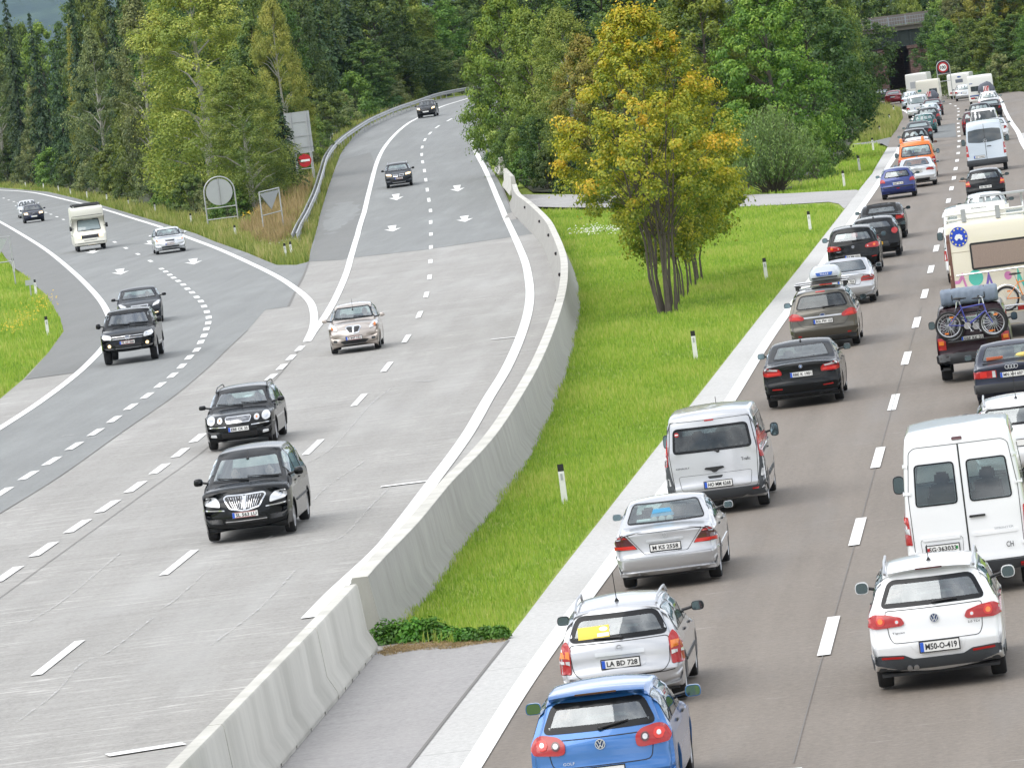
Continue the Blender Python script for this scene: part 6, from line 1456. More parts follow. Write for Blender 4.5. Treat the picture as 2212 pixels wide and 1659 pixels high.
b = MB(); b.tube([(-.5, -L/2-.02, 1.0), (-.5, -L/2-.42, .98)], .02, 6); b.tube([(.5, -L/2-.02, 1.0), (.5, -L/2-.42, .98)], .02, 6); b.tube([(-.6, -L/2-.42, .98), (.6, -L/2-.42, .98)], .02, 6); b.tube([(-.35, -L/2-.02, 1.5), (-.35, -L/2-.26, 1.58), (.35, -L/2-.26, 1.58), (.35, -L/2-.02, 1.5)], .02, 6); b.obj('bike_rack', M_BLACK, r4)
# --- cream motorhome
L = 6.2
box_sil = lambda L, H, r=.12, fl=.3: [(.05, fl), (0, fl+.05), (0, .8), (.0, H-.5), (.01, H-r-.02), (.05, H-.04), (r+.02, H), (1.0, H), (L-1, H), (L-r-.05, H), (L-.04, H-.05), (L, H-r), (L, .8), (L, fl+.05), (L-.05, fl)]
rm, bmh = vehicle(dict(name='motorhome', label='cream motorhome with pink and turquoise motifs and a curtained rear window', cat='motorhome', L=L, W=2.2, H=2.85, sil=box_sil(L, 2.85), chk=1, belt=2.6, tumble=.1, step=0, wr=.34, ra=1.5, fa=5.2, paint=W_CREAM, px=(2160, 734), line='R', seats=False, rtaper=0, ftaper=.0, gtaper=0, bowr=.03, bowf=.1, crown=.02, rad=.06, zb=.32, rim=5,
    patches=[('rear_window', [(-.49, 1.68), (1.04, 1.68), (1.04, 2.32), (-.49, 2.32)], 'rear', [M_BLACK, nodes_mat('brown_curtain', lambda t, b: (t.links.new(ramp(t, (lambda w_: w_.outputs[0])((lambda: (lambda n, c: (t.links.new(c.outputs['Object'], n.inputs[0]), n)[1])(nn(t, 'ShaderNodeTexWave', Scale=14.0, Distortion=3.5, Detail=2.0), t.nodes.new('ShaderNodeTexCoord')))()), [(.2, (.16, .12, .10)), (.8, (.42, .32, .27))]), b.inputs['Base Color']), setattr(b.inputs['Roughness'], 'default_value', .25)))], False, dict(inner=.05, r=.06, off=.02)),
        ('corner_trim', [(-1.10, .35), (-.985, .35), (-.985, 2.58), (-1.10, 2.58)], 'rear', [W_BROWN], False, dict(off=.01, r=.01)),
        ('pink_zigzag', [(-.98, 1.48), (-.88, 1.48), (-.76, 1.66), (-.60, 1.04), (-.66, 1.04), (-.775, 1.50), (-.86, 1.40), (-.98, 1.40)], 'rear', [pmat('pink_decal', (.62, .22, .45), .4)], False, dict(r=0, off=.006, skirt=0)),
        ('turquoise_disc', circ(-.42, 1.50, .19, 20), 'rear', [pmat('turquoise_decal', (.10, .52, .42), .4)], False, dict(r=0, off=.006, skirt=0)), ('pink_triangle', [(-.40, 1.10), (-.24, 1.10), (-.32, 1.34)], 'rear', [pmat('pink_decal', (.62, .22, .45), .4)], False, dict(r=0, off=.006, skirt=0)),
        ('purple_zigzag', [(-.24, 1.12), (-.08, 1.62), (.06, 1.12), (.0, 1.12), (-.08, 1.42), (-.18, 1.12)], 'rear', [pmat('purple_decal', (.20, .13, .45), .4)], False, dict(r=0, off=.006, skirt=0)), ('pink_disc', circ(.42, 1.46, .10, 16), 'rear', [pmat('pink_decal', (.62, .22, .45), .4)], False, dict(r=0, off=.006, skirt=0)),
        ('turquoise_zigzag', [(.62, 1.12), (.68, 1.64), (.80, 1.27), (.90, 1.77), (1.0, 1.12), (.95, 1.12), (.89, 1.47), (.81, 1.12), (.69, 1.37), (.67, 1.12)], 'rear', [pmat('turquoise_decal', (.10, .52, .42), .4)], False, dict(r=0, off=.006, skirt=0)),
        ('panel_line', [(-1.0, 2.13), (1.05, 2.13), (1.05, 2.145), (-1.0, 2.145)], 'rear', [pmat('dark_cream_line', (.4, .34, .25), .5)], False, dict(r=0, skirt=0, off=.005)), ('bumper', [(-1.05, .34), (1.05, .34), (1.05, .58), (-1.05, .58)], 'rear', [pmat('bumper_pale', (.45, .44, .42), .5)], False, dict(off=.05, r=.02)), ('tail_light', [(.55, .62), (.98, .62), (.98, .72), (.55, .72)], 'rear', [M_TAIL], True, dict(off=.03)), ('lower_panel', [(-1.0, .59), (1.0, .59), (1.0, .76), (-1.0, .76)], 'rear', [W_CREAM], False, dict(off=.018))],  # panel line in a darker cream
    plates=[('rear', .30, .70, 'TS CH 23', 'eu')]))
rm.scale = (1, 1, 1.115)
st = bmh.patch('sticker', circ(-.74, 2.50, .235, 28), 'rear', [pmat('sticker_blue', (.01, .06, .50), .4)], rm, off=.008, skirt=0)
for i in range(12):
    a = R(30*i); cx, cz = -.74+.195*math.cos(a), 2.50+.195*math.sin(a); b = MB()
    P_ = [(cx+(.034 if q % 2 == 0 else .014)*math.sin(math.pi*q/5), -.016, cz+(.034 if q % 2 == 0 else .014)*math.cos(math.pi*q/5)) for q in range(10)]
    b.add(P_, [tuple(range(10))]); b.obj('star', pmat('star_yellow', (.75, .65, .2), .4), st, smooth=False)
b = MB(); b.add([(-.85, -.016, 2.46), (-.66, -.016, 2.46), (-.64, -.016, 2.53), (-.72, -.016, 2.57), (-.80, -.016, 2.56), (-.84, -.016, 2.51)], [(0, 1, 2, 3, 4, 5)])
for cx in (-.80, -.67): b.add([(cx+.035*math.cos(q), -.018, 2.455+.035*math.sin(q)) for q in [2*math.pi*i/12 for i in range(12)]], [tuple(range(12))], 0)
b.obj('tractor_motif', M_WHT, st, smooth=False)
b = MB(); b.tube([(-.92, -L/2-.12, 1.60), (1.0, -L/2-.12, 1.62)], .02, 6)
for x in (-.90, -.2, .35, .95): b.tube([(x, -L/2, 1.61), (x, -L/2-.12, 1.61)], .016, 6)
b.obj('rail', M_CHROME, rm)
for z in (2.90, 3.02):
    b = MB(); b.tube([(-1.02, -L/2+.10, z), (1.02, -L/2+.10, z)], .026, 6); b.tube([(-1.02, L/2-1.6, z), (-1.02, -L/2+.10, z)], .022, 6); b.tube([(1.02, L/2-1.6, z), (1.02, -L/2+.10, z)], .022, 6); b.obj('roof_rail', W_CWHITE, rm)
for x in (-.55, .35): shared('rackpost', lambda: bev_box((.12, .05, .30), .01, M_GALV, 'rack_post'), 'rack_post', rm, (x, -L/2+.07, 2.98))
shared('rbx2', lambda: bev_box((1.0, .6, .22), .06, W_CWHITE, 'roof_hatch'), 'roof_hatch', rm, (-.1, -L/2+1.2, 2.95)); shared('rbx3', lambda: bev_box((1.5, .9, .30), .10, W_CWHITE, 'roof_chest'), 'roof_chest', rm, (-.1, -L/2+3.0, 2.99))
text_obj('TOPBOX', rm, (-.15, -L/2+2.54, 3.02), .42, .07, M_GTRIM, name='badge')
shared('solar', lambda: bev_box((1.2, .5, .05), .01, M_GALV, 'awning_bar'), 'awning_bar', rm, (.5, -L/2+3.4, 3.28))
for x in (.0, 1.0):
    b = MB(); b.tube([(x, -L/2+3.4, 2.8), (x, -L/2+3.4, 3.28)], .03, 6); b.obj('awning_post', M_GALV, rm)
b = MB(); b.tube([(-.4, -L/2-.05, .78), (-.4, -L/2-.55, .78), (1.2, -L/2-.55, .78), (1.2, -L/2-.05, .78)], .022, 6); b.obj('bike_rack', M_CHROME, rm)
bicycle('city_bike', 'orange city bicycle with a green front basket on the motorhome rack', rootmat(rm) @ Matrix.Translation((.84, -L/2-.42, .72)), ('orange', (.75, .22, .02)), basket=True)
# --- tall white van beside the motorhome
wv_, _ = vehicle(sprinter(label='tall white van beyond the cream motorhome, only its left edge showing', paint=W_WHITE, px=(2113, 609), lod=1, mir=(4.35, 1.45, .20, .30, M_BLACK), patches=sd_[:0]+[('tail_light', [(.86, .80), (.96, .80), (.95, 1.15), (.88, 1.15)], 'rear', [M_TAIL], True, dict(off=.018)), ('corner_glass', [(.88, 1.2), (.95, 1.2), (.94, 1.6), (.88, 1.6)], 'rear', [M_GLASSF], True, dict(off=.012)), ('reflector', [(.88, 1.98), (.94, 1.98), (.94, 2.06), (.88, 2.06)], 'rear', [M_TAIL], True, dict(off=.012)), ('rear_window', [(-.72, 1.40), (.72, 1.40), (.68, 1.93), (-.68, 1.93)], 'rear', [M_GLASSF], False, dict(off=.01))]))
wv_.scale = (1, 1, .93)
far('e', 'pale silver estate roof showing above the motorhome roof', (2136, 505), W_LSIL, 4.5, 1.76, 1.50)
r9, b9 = far('h', 'black hatchback with plate and an arm out of its left window', (2133, 438), W_BLACK, 4.1, 1.71, 1.43, lod=0, pale=True, rwin=(.97, 1.28, .66, .53), tl=[('tail_light', [(.62, .72), (.83, .72), (.82, .93), (.68, .97)], 'rear', [M_TAIL], True, dict(off=.014, kids=[('amber_lens', [(.66, .80), (.82, .80), (.82, .87), (.66, .87)], [M_AMB], .032)]))], plates=[('rear', 0, .66, 'ZG 783 CF', 'old')], wiper=(0, .98, -.34, .99, 'rear'), fin=None)
vehicle(sprinter(label='tall silver van with wide black rear windows, far up the right lane', paint=W_LBLUE, px=(2136, 373), W=1.99, mir=(4.35, 1.45, .20, .34, M_BLACK), ra=1.05,
    patches=[('tail_light', [(.86, .84), (.985, .84), (.97, 1.40), (.89, 1.40)], 'rear', [M_TAIL], True, dict(off=.018, kids=[('reversing_lens', [(.885, 1.0), (.97, 1.0), (.97, 1.12), (.89, 1.12)], [M_CLEAR], .024)])), ('rear_window', [(-.84, 1.55), (-.3, 1.48), (.3, 1.48), (.84, 1.55), (.80, 2.10), (.4, 2.16), (-.4, 2.16), (-.80, 2.10)], 'rear', [M_GLASSF], False, dict(off=.01, r=.05)), ('bumper', [(-.97, .40), (.97, .40), (.97, .66), (-.97, .66)], 'rear', [M_GTRIM], False, dict(off=.05, r=.02)), ('door_seam', [(-.01, .66), (.01, .66), (.01, 2.4), (-.01, 2.4)], 'rear', [M_SEAM], False, dict(r=0, skirt=0, off=.014)), ('door_handle', [(.06, 1.26), (.28, 1.26), (.28, 1.30), (.06, 1.30)], 'rear', [M_BLACK], False, dict(off=.03))],
    emblems=[('star', 0, 1.56, .09, 'rear')], plates=[('rear', -.36, .80, 'W 4 3450', 'eu')]))
far('s', 'silver coupe peeking out to the right of the tall silver van', (2151, 307), W_LSIL, 4.4, 1.73, 1.40)
far('v', 'white minibus with wide dark rear window behind the tall silver van roof', (2131, 303), W_WHITE, 4.89, 1.90, 1.95, rwin=(1.18, 1.78, .80, .72), pale=False)
far('h', 'dark red hatchback left of the white minibus', (2109, 291), W_MAROON, 4.1, 1.75, 1.55)
far('h', 'dark hatchback with pale rear glass ahead of the white minibus', (2120, 268), W_GREY, 4.1, 1.74, 1.50)
far('s', 'black saloon at the right of the far queue by the edge line', (2142, 257), W_BLACK, 4.5, 1.78, 1.44)
far('e', 'white SUV with roof rails below the caravan with grey cover', (2139, 243), W_LSIL, 4.5, 1.82, 1.68, lod=1, rails=(.5, 2.4, .05, M_RIM))
def caravan(label, px, H=2.5, W=2.25, L=5.6, turn=0, pats=(), mat=W_CWHITE):
    return vehicle(dict(name='caravan', cat='caravan', label=label, L=L, W=W, H=H, lod=1, sil=box_sil(L, H, .14, .34), chk=1, belt=H-.15, tumble=.1, step=0, wr=.32, ra=2.6, fa=None, paint=mat, px=px, line='R', turn=turn, rtaper=.0, ftaper=0, gtaper=0, bowr=.04, bowf=.1, crown=.02, rad=.06, zb=.36,
        patches=[('tail_light', [(.62, .58), (.98, .58), (.98, .72), (.62, .72)], 'rear', [M_TAIL], True, dict(off=.02, skirt=0)), ('bumper', [(-1.05, .40), (1.05, .40), (1.05, .55), (-1.05, .55)], 'rear', [W_CWHITE], False, dict(off=.05))]+list(pats)))
cw = lambda x0, z0, x1, z1, m=M_GLASSF, nm='rear_window': (nm, [(x0, z0), (x1, z0), (x1, z1), (x0, z1)], 'rear', [m], False, dict(off=.014, r=.05))
rcA, _ = caravan('tall white caravan with grey rear panel, first in the row below the bridge', (1984, 214), 2.75, 2.4, 6.5, 4, [cw(-.70, 1.15, .80, 1.85, pmat('pale_rear_panel', (.40, .42, .44), .4), 'rear_panel')])
caravan('old cream white caravan with dark right window and covered bicycles', (2008, 229), 2.5, 2.25, 5.0, 2, [cw(.15, 1.05, .90, 1.60), cw(-.95, 1.40, -.60, 1.62, pmat('green_sticker', (.03, .20, .17), .5), 'sticker')], pmat('caravan_cream', (.72, .69, .60), .45, coat=.3))
caravan('white caravan with blue oval badge in the right lane below the speed sign', (2075, 214), 2.55, 2.3, 6.2, 4, [cw(-.30, 1.60, .45, 1.95, pmat('grey_window', (.16, .18, .22), .1)), cw(-.25, 1.0, .6, 1.35, pmat('grey_window', (.16, .18, .22), .1)), ('oval_badge', circ(.1, 2.18, .09, 14, 2.3), 'rear', [pmat('badge_blue2', (.05, .10, .28), .4)], False, dict(r=0, off=.016, skirt=0))])
rcD, _ = caravan('white caravan with a grey covered load and striped warning board', (2123, 227), 2.65, 2.3, 6.0, 0, [cw(-.9, 1.25, .4, 1.7), cw(-1.0, 1.92, -.7, 1.99, pmat('badge_blue2', (.05, .10, .28), .4), 'badge'), cw(-1.05, .80, .2, .92, pmat('badge_blue2', (.05, .10, .28), .4), 'stripe')])
far('e', 'silver estate between the oval badge caravan and the covered load caravan', (2084, 218), W_LSIL, 4.5, 1.76, 1.55)
def cover(label, root, L, w_, h_, x, z, warn):
    o = empty('bicycle_cover', on_root(root, (x, -L/2-.35, z)), root.rotation_euler.z); tag(o, label, 'bicycle cover')
    b = MB(); n = 14; pr = [(math.cos(2*math.pi*i/n), math.sin(2*math.pi*i/n)) for i in range(n)]
    vs = []
    for y, k in ((-.22, .75), (-.12, 1), (.12, 1), (.25, .8)): vs += [(u*w_/2*k*(1.0 if v > 0 else 1.12), y, h_/2+v*h_/2*k*(1+.12*math.sin(u*4))) for u, v in pr]
    b.add(vs, [(i*n+q, i*n+(q+1) % n, (i+1)*n+(q+1) % n, (i+1)*n+q) for i in range(3) for q in range(n)]+[tuple(range(n)), tuple(3*n+q for q in range(n-1, -1, -1))]); b.obj('cloth', pmat('grey_cover_cloth', (.11, .12, .15), .7, noise=.3), o, ang=80)
    wo = MB(); wx_, wz = warn; wo.box((wx_, -.24, wz), (.50, .02, .50), 0)
    for k in range(3):
        c0 = -.25+.17*k; wo.add([(wx_+c0-.02, -.253, wz-.24), (wx_+c0+.07, -.253, wz-.24), (wx_+min(.25, c0+.25), -.253, wz+.24), (wx_+min(.25, c0+.25)-.09, -.253, wz+.24)], [(0, 1, 2, 3)], 1)
    wo.obj('warning_board', [M_WHT, M_RED], o, smooth=False)
cover('grey bicycle cover with striped warning board on the right lane caravan', rcD, 6.0, 1.45, 1.25, .45, .75, (.02, .62))
for ob in list(bpy.data.objects):
    if ob.get('label', '').startswith('old cream white caravan'): cover('dark bicycle cover with striped warning board behind the old cream caravan', ob, 5.0, 1.35, 1.0, .30, .45, (-.25, .65))
# ================================================================ oncoming
M_GRL = pmat('grille_black', (.015, .015, .016), .4)
def front(**k):
    d = dict(lod=0, ref='fa', rim=5); d.update(k); return vehicle(d)
def hl(pts, kids=(), m=None, r=.03): return ('headlight', pts, 'front', [m or M_CLEAR], True, dict(r=r, off=.024, kids=list(kids)))
# L1 dark people carrier
L = 4.75
def grille_v(cx0, w_top, w_bot, z0, z1, n):
    out = []
    for i in range(n):
        for sg in (-1, 1):
            t = (i+.6)/n; xt = sg*(.04+t*(w_top-.08)); xb = sg*(.03+t*(w_bot-.04)); out.append(('grille_bar', [(xb-.005, z0), (xb+.005, z0), (xt+.007, z1-.02), (xt-.007, z1-.02)], 'front', [M_CHROME], False, dict(off=.026, r=0, skirt=0)))
    return out
rL1, _ = front(name='people_carrier', label='black people carrier with tall chrome grille, closest oncoming car', L=L, W=1.86, H=1.75, sil=sil_h(L, 1.75, 1.12, 1.12, .82, .08, .34, wt=L-2.15, wb=L-.92, bump=.52), belt=1.10, wr=.33, ra=.95, fa=3.80, paint=W_BLACK, px=(548, 1161), line='M', frange=.9, ftaper=.18,
    fwin=(1.16, 1.60, .76, .60), rwin=(1.15, 1.6, .72, .62), swin=[(.5, 1.3), (1.4, 2.35), (2.45, 3.25)], mir=(3.30, 1.18, .20, .16, W_BLACK), handles=[(2.0, 1.0), (2.9, 1.0)], fwiper=1.17, antenna=(3.0, .18), seaty=L-2.3,
    patches=[hl([(.50, .72), (.80, .76), (.86, .82), (.83, .93), (.60, .89), (.52, .82)], [('indicator', circ(.60, .79, .022, 10), [M_AMB], .018), ('lens', circ(.72, .84, .04, 12), [M_CHROME], .032)]),
        ('grille', [(-.30, .66), (.0, .60), (.30, .66), (.45, .88), (.38, .93), (0, .92), (-.38, .93), (-.45, .88)], 'front', [M_CHROME, M_GRL], False, dict(inner=.028, r=.04, off=.02))]+grille_v(0, .40, .24, .66, .90, 6)+[('grille_centre', [(-.02, .62), (.02, .62), (.05, .90), (-.05, .90)], 'front', [M_CHROME], False, dict(off=.03, r=0)),
        ('lower_intake', [(-.42, .37), (.42, .37), (.42, .47), (-.42, .47)], 'front', [M_GRL], False, dict(r=.02)), ('lower_intake', [(.48, .38), (.74, .40), (.70, .50), (.50, .48)], 'front', [M_GRL], True, dict(r=.02)), ('chrome_strip', [(-.42, .415), (.42, .415), (.42, .43), (-.42, .43)], 'front', [M_CHROME], False, dict(off=.02, r=0)), ('chrome_strip', [(.42, .64), (.88, .68), (.88, .70), (.42, .66)], 'front', [M_CHROME], True, dict(off=.016, r=0)), ('side_trim', [(1.1, .60), (3.3, .60), (3.3, .64), (1.1, .64)], 'side', [M_GTRIM], False, dict(off=.012))],
    plates=[('front', 0, .545, 'SL 563 LU', 'at')], emblems=[('shield', 0, .885, .045, 'front')])
# L2 black estate with round lamps
L = 4.85
rL2, _ = front(name='estate_car', label='black estate with four round headlights, just behind the closest oncoming car', L=L, W=1.82, H=1.48, sil=sil_h(L, 1.48, .96, .97, .74, .08, .45, wt=L-2.35, wb=L-1.35, bump=.52), belt=.96, wr=.33, ra=1.0, fa=3.92, paint=W_BLACK, px=(528, 966), line='M', frange=.9, ftaper=.20,
    fwin=(1.01, 1.36, .72, .57), rwin=(1.0, 1.35, .68, .55), swin=[(.5, 1.2), (1.3, 2.1), (2.2, 3.05)], mir=(3.1, 1.04, .19, .12, W_BLACK), handles=[(1.9, .90), (2.8, .90)], rails=(.5, 2.6, .055, W_BLACK), fwiper=1.03, seaty=L-2.6,
    patches=[hl(circ(.70, .76, .105, 16), [('lens', circ(.70, .76, .055, 12), [M_CHROME], .032)], r=0), hl(circ(.47, .745, .07, 14), [('lens', circ(.47, .745, .022, 10), [M_AMB], .032)], r=0),
        ('grille', [(-.29, .66), (.29, .66), (.34, .78), (.30, .82), (-.30, .82), (-.34, .78)], 'front', [M_CHROME, M_GRL], False, dict(inner=.02, r=.03, off=.02))]+[('grille_bar', [(-.29, z), (.29, z), (.29, z+.009), (-.29, z+.009)], 'front', [M_CHROME], False, dict(off=.028, r=0, skirt=0)) for z in (.69, .715, .74, .765, .79)]+[('grille_bar', [(-.008, .67), (.008, .67), (.008, .81), (-.008, .81)], 'front', [M_CHROME], False, dict(off=.03, r=0, skirt=0)),
        ('lower_intake', [(-.45, .32), (.45, .32), (.45, .43), (-.45, .43)], 'front', [M_GRL], False, dict(r=.02)), ('fog_lamp', [(.58, .34), (.74, .36), (.74, .42), (.60, .41)], 'front', [M_CLEAR], True, dict(r=.02)), ('chrome_strip', [(.32, .575), (.88, .60), (.88, .62), (.32, .595)], 'front', [M_CHROME], True, dict(off=.016, r=0))],
    plates=[('front', 0, .52, 'EBE CK 35', 'eu')])
# L3 black pickup
L = 5.2
rL3, _ = front(name='pickup_truck', cat='pickup truck', label='black pickup truck with two lit fog lamps', L=L, W=1.95, H=1.83, sil=[(.1, .5), (0, .56), (0, .68), (.03, .8), (.05, 1.25), (.12, 1.28), (1.35, 1.28), (1.45, 1.30), (1.62, 1.70), (1.75, 1.80), (2.0, 1.83), (3.0, 1.82), (3.2, 1.78), (3.85, 1.28), (3.98, 1.24), (4.5, 1.18), (4.95, 1.06), (5.12, .96), (5.17, .8), (5.2, .62), (5.15, .46), (5.0, .42)], belt=1.22, tumble=.22, wr=.39, gap=.07, ra=1.05, fa=4.2, zb=.46, ww=.25, paint=W_BLACK, px=(286, 783), line='B',
    fwin=(1.29, 1.68, .76, .62), swin=[(1.75, 2.4), (2.5, 3.35)], mir=(3.45, 1.32, .18, .20, W_BLACK), seaty=2.9, seatz=.55, fwiper=1.30, ftaper=.14, frange=.7, bench=False, dashy=3.75,
    patches=[hl([(.56, .86), (.84, .90), (.90, .96), (.86, 1.06), (.60, 1.00), (.56, .94)], [('lens', circ(.68, .95, .04, 12), [M_CHROME], .032)]), ('grille', [(-.52, .85), (.52, .85), (.55, .97), (-.55, .97)], 'front', [M_GRL], False, dict(r=.02))]+[('grille_bar', [(-.54, z), (.54, z), (.54, z+.014), (-.54, z+.014)], 'front', [M_CHROME], False, dict(off=.022, r=0, skirt=0)) for z in (.87, .94)]+[('lower_intake', [(-.42, .56), (.42, .56), (.46, .68), (-.46, .68)], 'front', [M_GRL], False, dict(r=.03)), ('chrome_strip', [(-.44, .545), (.44, .545), (.44, .558), (-.44, .558)], 'front', [M_CHROME], False, dict(off=.016, r=0)), ('fog_lamp', circ(.66, .66, .055, 14), 'front', [M_LIT], True, dict(r=0, off=.016))],
    plates=[('front', .02, .745, 'FE 631BM', 'at')], emblems=[('vw', 0, .91, .085, 'front')])
# L4 dark saloon behind the pickup
L = 4.87
rL4, _ = front(name='saloon_car', label='dark saloon partly hidden behind the black pickup', L=L, W=1.85, H=1.46, sil=sil_s(L, 1.46, 1.0, .97, .72, .85, 1.6), belt=.97, wr=.33, ra=1.0, fa=3.95, paint=W_GREY, px=(307, 701), line='B', ftaper=.18, frange=.9,
    fwin=(1.02, 1.35, .72, .57), swin=[(1.4, 2.1), (2.2, 3.1)], rwin=(1.05, 1.33, .66, .54), mir=(3.15, 1.05, .19, .12, W_BLACK), seaty=L-2.6,
    patches=[hl([(.50, .68), (.78, .74), (.84, .86), (.78, .88), (.56, .78)], [('lens', circ(.66, .77, .04, 10), [M_CHROME], .032)]), ('grille', [(-.28, .62), (.28, .62), (.36, .78), (-.36, .78)], 'front', [M_CHROME, M_GRL], False, dict(inner=.03, r=.03, off=.02)), ('lower_intake', [(-.5, .32), (.5, .32), (.5, .44), (-.5, .44)], 'front', [M_GRL]), ('day_light', [(.52, .40), (.72, .42), (.72, .45), (.52, .43)], 'front', [M_LIT], True, dict(off=.014, r=0))], emblems=[('star', 0, .70, .06, 'front')], plates=[('front', 0, .52, '', 'eu')])
# L5 champagne small car
L = 3.78
rL5, _ = front(name='hatchback_car', label='beige metallic small car with chrome shield grille in the middle of the carriageway', L=L, W=1.70, H=1.53, sil=sil_h(L, 1.53, 1.0, 1.0, .74, .07, .36, wt=L-1.95, wb=L-.98, bump=.52), belt=.98, wr=.30, ra=.62, fa=3.01, paint=W_CHAMP, px=(771, 760), line='M', ftaper=.20, frange=.8,
    fwin=(1.05, 1.42, .68, .54), rwin=(1.05, 1.4, .6, .5), swin=[(.5, .95), (1.03, 1.7), (1.78, 2.55)], mir=(2.55, 1.06, .18, .13, W_CHAMP), fwiper=1.06, antenna=(2.2, .35), seaty=L-2.1, bench=True,
    patches=[hl([(.50, .72), (.66, .74), (.80, .86), (.82, .96), (.72, .95), (.56, .86)], [('indicator', circ(.70, .83, .04, 10), [M_AMB], .032)], r=.06), ('grille', [(-.16, .62), (0, .60), (.16, .62), (.27, .80), (.20, .86), (-.20, .86), (-.27, .80)], 'front', [M_CHROME, M_GRL], False, dict(inner=.035, r=.03, off=.02)), ('grille_centre', [(-.018, .62), (.018, .62), (.04, .85), (-.04, .85)], 'front', [M_CHROME], False, dict(off=.028, r=0)),
        ('lower_intake', [(-.36, .30), (.36, .30), (.48, .38), (.30, .42), (-.30, .42), (-.48, .38)], 'front', [M_GRL], False, dict(r=.03)), ('chrome_strip', [(-.38, .285), (.38, .285), (.38, .298), (-.38, .298)], 'front', [M_CHROME], False, dict(off=.012, r=0)), ('fog_lamp', [(.56, .36), (.70, .38), (.68, .46), (.56, .44)], 'front', [M_TRIM], True, dict(r=.03))],
    plates=[('front', 0, .48, 'S 847 NU', 'at')])
# L6 dark crossover
L = 4.45
front(name='suv_car', label='dark crossover with lit headlights on the ramp above the arrows', L=L, W=1.80, H=1.54, sil=sil_h(L, 1.54, 1.0, 1.0, .76, .09, .5, bump=.55), belt=.99, wr=.34, ra=.85, fa=3.6, paint=W_GREY, px=(864, 404.5), line='M', rails=(.5, 2.4, .05, M_RIM),
    fwin=(1.05, 1.42, .72, .56), rwin=(1.05, 1.4, .65, .53), swin=[(.5, 1.1), (1.2, 1.95), (2.05, 2.95)], mir=(3.0, 1.1, .19, .14, W_BLACK), seaty=L-2.5,
    patches=[hl([(.46, .76), (.78, .80), (.82, .88), (.56, .88), (.46, .84)], m=M_LIT), ('grille', [(.03, .70), (.34, .72), (.36, .84), (.05, .84)], 'front', [M_CHROME, M_GRL], True, dict(inner=.025, off=.02)), ('lower_intake', [(-.5, .40), (.5, .40), (.5, .52), (-.5, .52)], 'front', [M_GRL]), ('skid_plate', [(-.4, .30), (.4, .30), (.45, .37), (-.45, .37)], 'front', [M_RIM])], plates=[('front', 0, .60, 'BM 788 KW', 'at')])
L = 3.9
front(name='hatchback_car', label='small black hatchback furthest up the ramp', L=L, W=1.68, H=1.48, lod=1, sil=sil_h(L, 1.48, .96, .98, .72, .08, .4), belt=.96, ra=.7, fa=3.15, paint=W_BLACK, px=(923, 254.5), line='M', rwin=(1.0, 1.35, .6, .5), fwin=(1.02, 1.38, .68, .54), swin=[(.5, 1.0), (1.1, 1.8), (1.9, 2.6)], mir=(2.7, 1.05, .18, .13, W_BLACK), patches=[hl([(.50, .70), (.78, .76), (.76, .88), (.54, .84)], m=M_LIT), ('grille', [(-.3, .66), (.3, .66), (.3, .74), (-.3, .74)], 'front', [M_GRL])], plates=[('front', 0, .52, '', 'old')])
L = 4.6
front(name='estate_car', label='silver estate on the left road behind the white arrow', L=L, W=1.80, H=1.46, sil=sil_h(L, 1.46, .94, .95, .72, .07, .4, wt=L-2.25, wb=L-1.25), belt=.94, ra=.95, fa=3.7, paint=W_LSIL, px=(369, 547), line='B', fwin=(.99, 1.34, .70, .56), rwin=(1.0, 1.35, .65, .53), swin=[(.5, 1.2), (1.3, 2.0), (2.1, 3.0)], mir=(3.05, 1.04, .19, .13, W_LSIL), seaty=L-2.65,
    patches=[hl([(.42, .66), (.76, .70), (.78, .82), (.46, .80)], [('indicator', [(.68, .70), (.76, .72), (.76, .80), (.69, .79)], [M_AMB], .032)]), ('grille', [(-.26, .66), (.26, .66), (.30, .78), (-.30, .78)], 'front', [M_RIM, M_GRL], False, dict(inner=.02, off=.016)), ('lower_intake', [(-.5, .34), (.5, .34), (.5, .42), (-.5, .42)], 'front', [M_GRL])], plates=[('front', 0, .55, 'JO 440 BY', 'at')])
L = 4.15
front(name='hatchback_car', label='dark blue hatchback with lit headlights at the far left', L=L, W=1.73, H=1.44, lod=1, sil=sil_h(L, 1.44, .92, .95, .70, .08, .45), belt=.93, ra=.8, fa=3.3, paint=W_NAVY, px=(74.5, 481), line='B', fwin=(.98, 1.33, .7, .55), rwin=(1.0, 1.32, .62, .52), swin=[(.5, 1.0), (1.1, 1.8), (1.9, 2.75)], mir=(2.8, 1.03, .18, .13, W_NAVY), patches=[hl([(.44, .66), (.76, .68), (.76, .80), (.46, .80)], m=M_LIT), ('grille', [(-.4, .68), (.4, .68), (.4, .78), (-.4, .78)], 'front', [M_GRL])], plates=[('front', 0, .5, '', 'eu')], emblems=[('vw', 0, .73, .07, 'front')])
L = 4.4
front(name='saloon_car', label='silver car half hidden behind the dark blue hatchback at the far left', L=L, W=1.74, H=1.46, lod=1, sil=sil_s(L, 1.46, 1.0, .96, .72), belt=.96, ra=.9, fa=3.5, paint=W_LSIL, px=(63, 470), line='B', fwin=(1.0, 1.35, .7, .55), rwin=(1.05, 1.32, .62, .52), swin=[(1.3, 2.0), (2.1, 2.9)], mir=(2.9, 1.05, .18, .13, W_LSIL), patches=[hl([(.44, .66), (.76, .68), (.76, .80), (.46, .80)]), ('grille', [(-.4, .68), (.4, .68), (.4, .78), (-.4, .78)], 'front', [M_GRL])], plates=[('front', 0, .5, '', 'eu')])
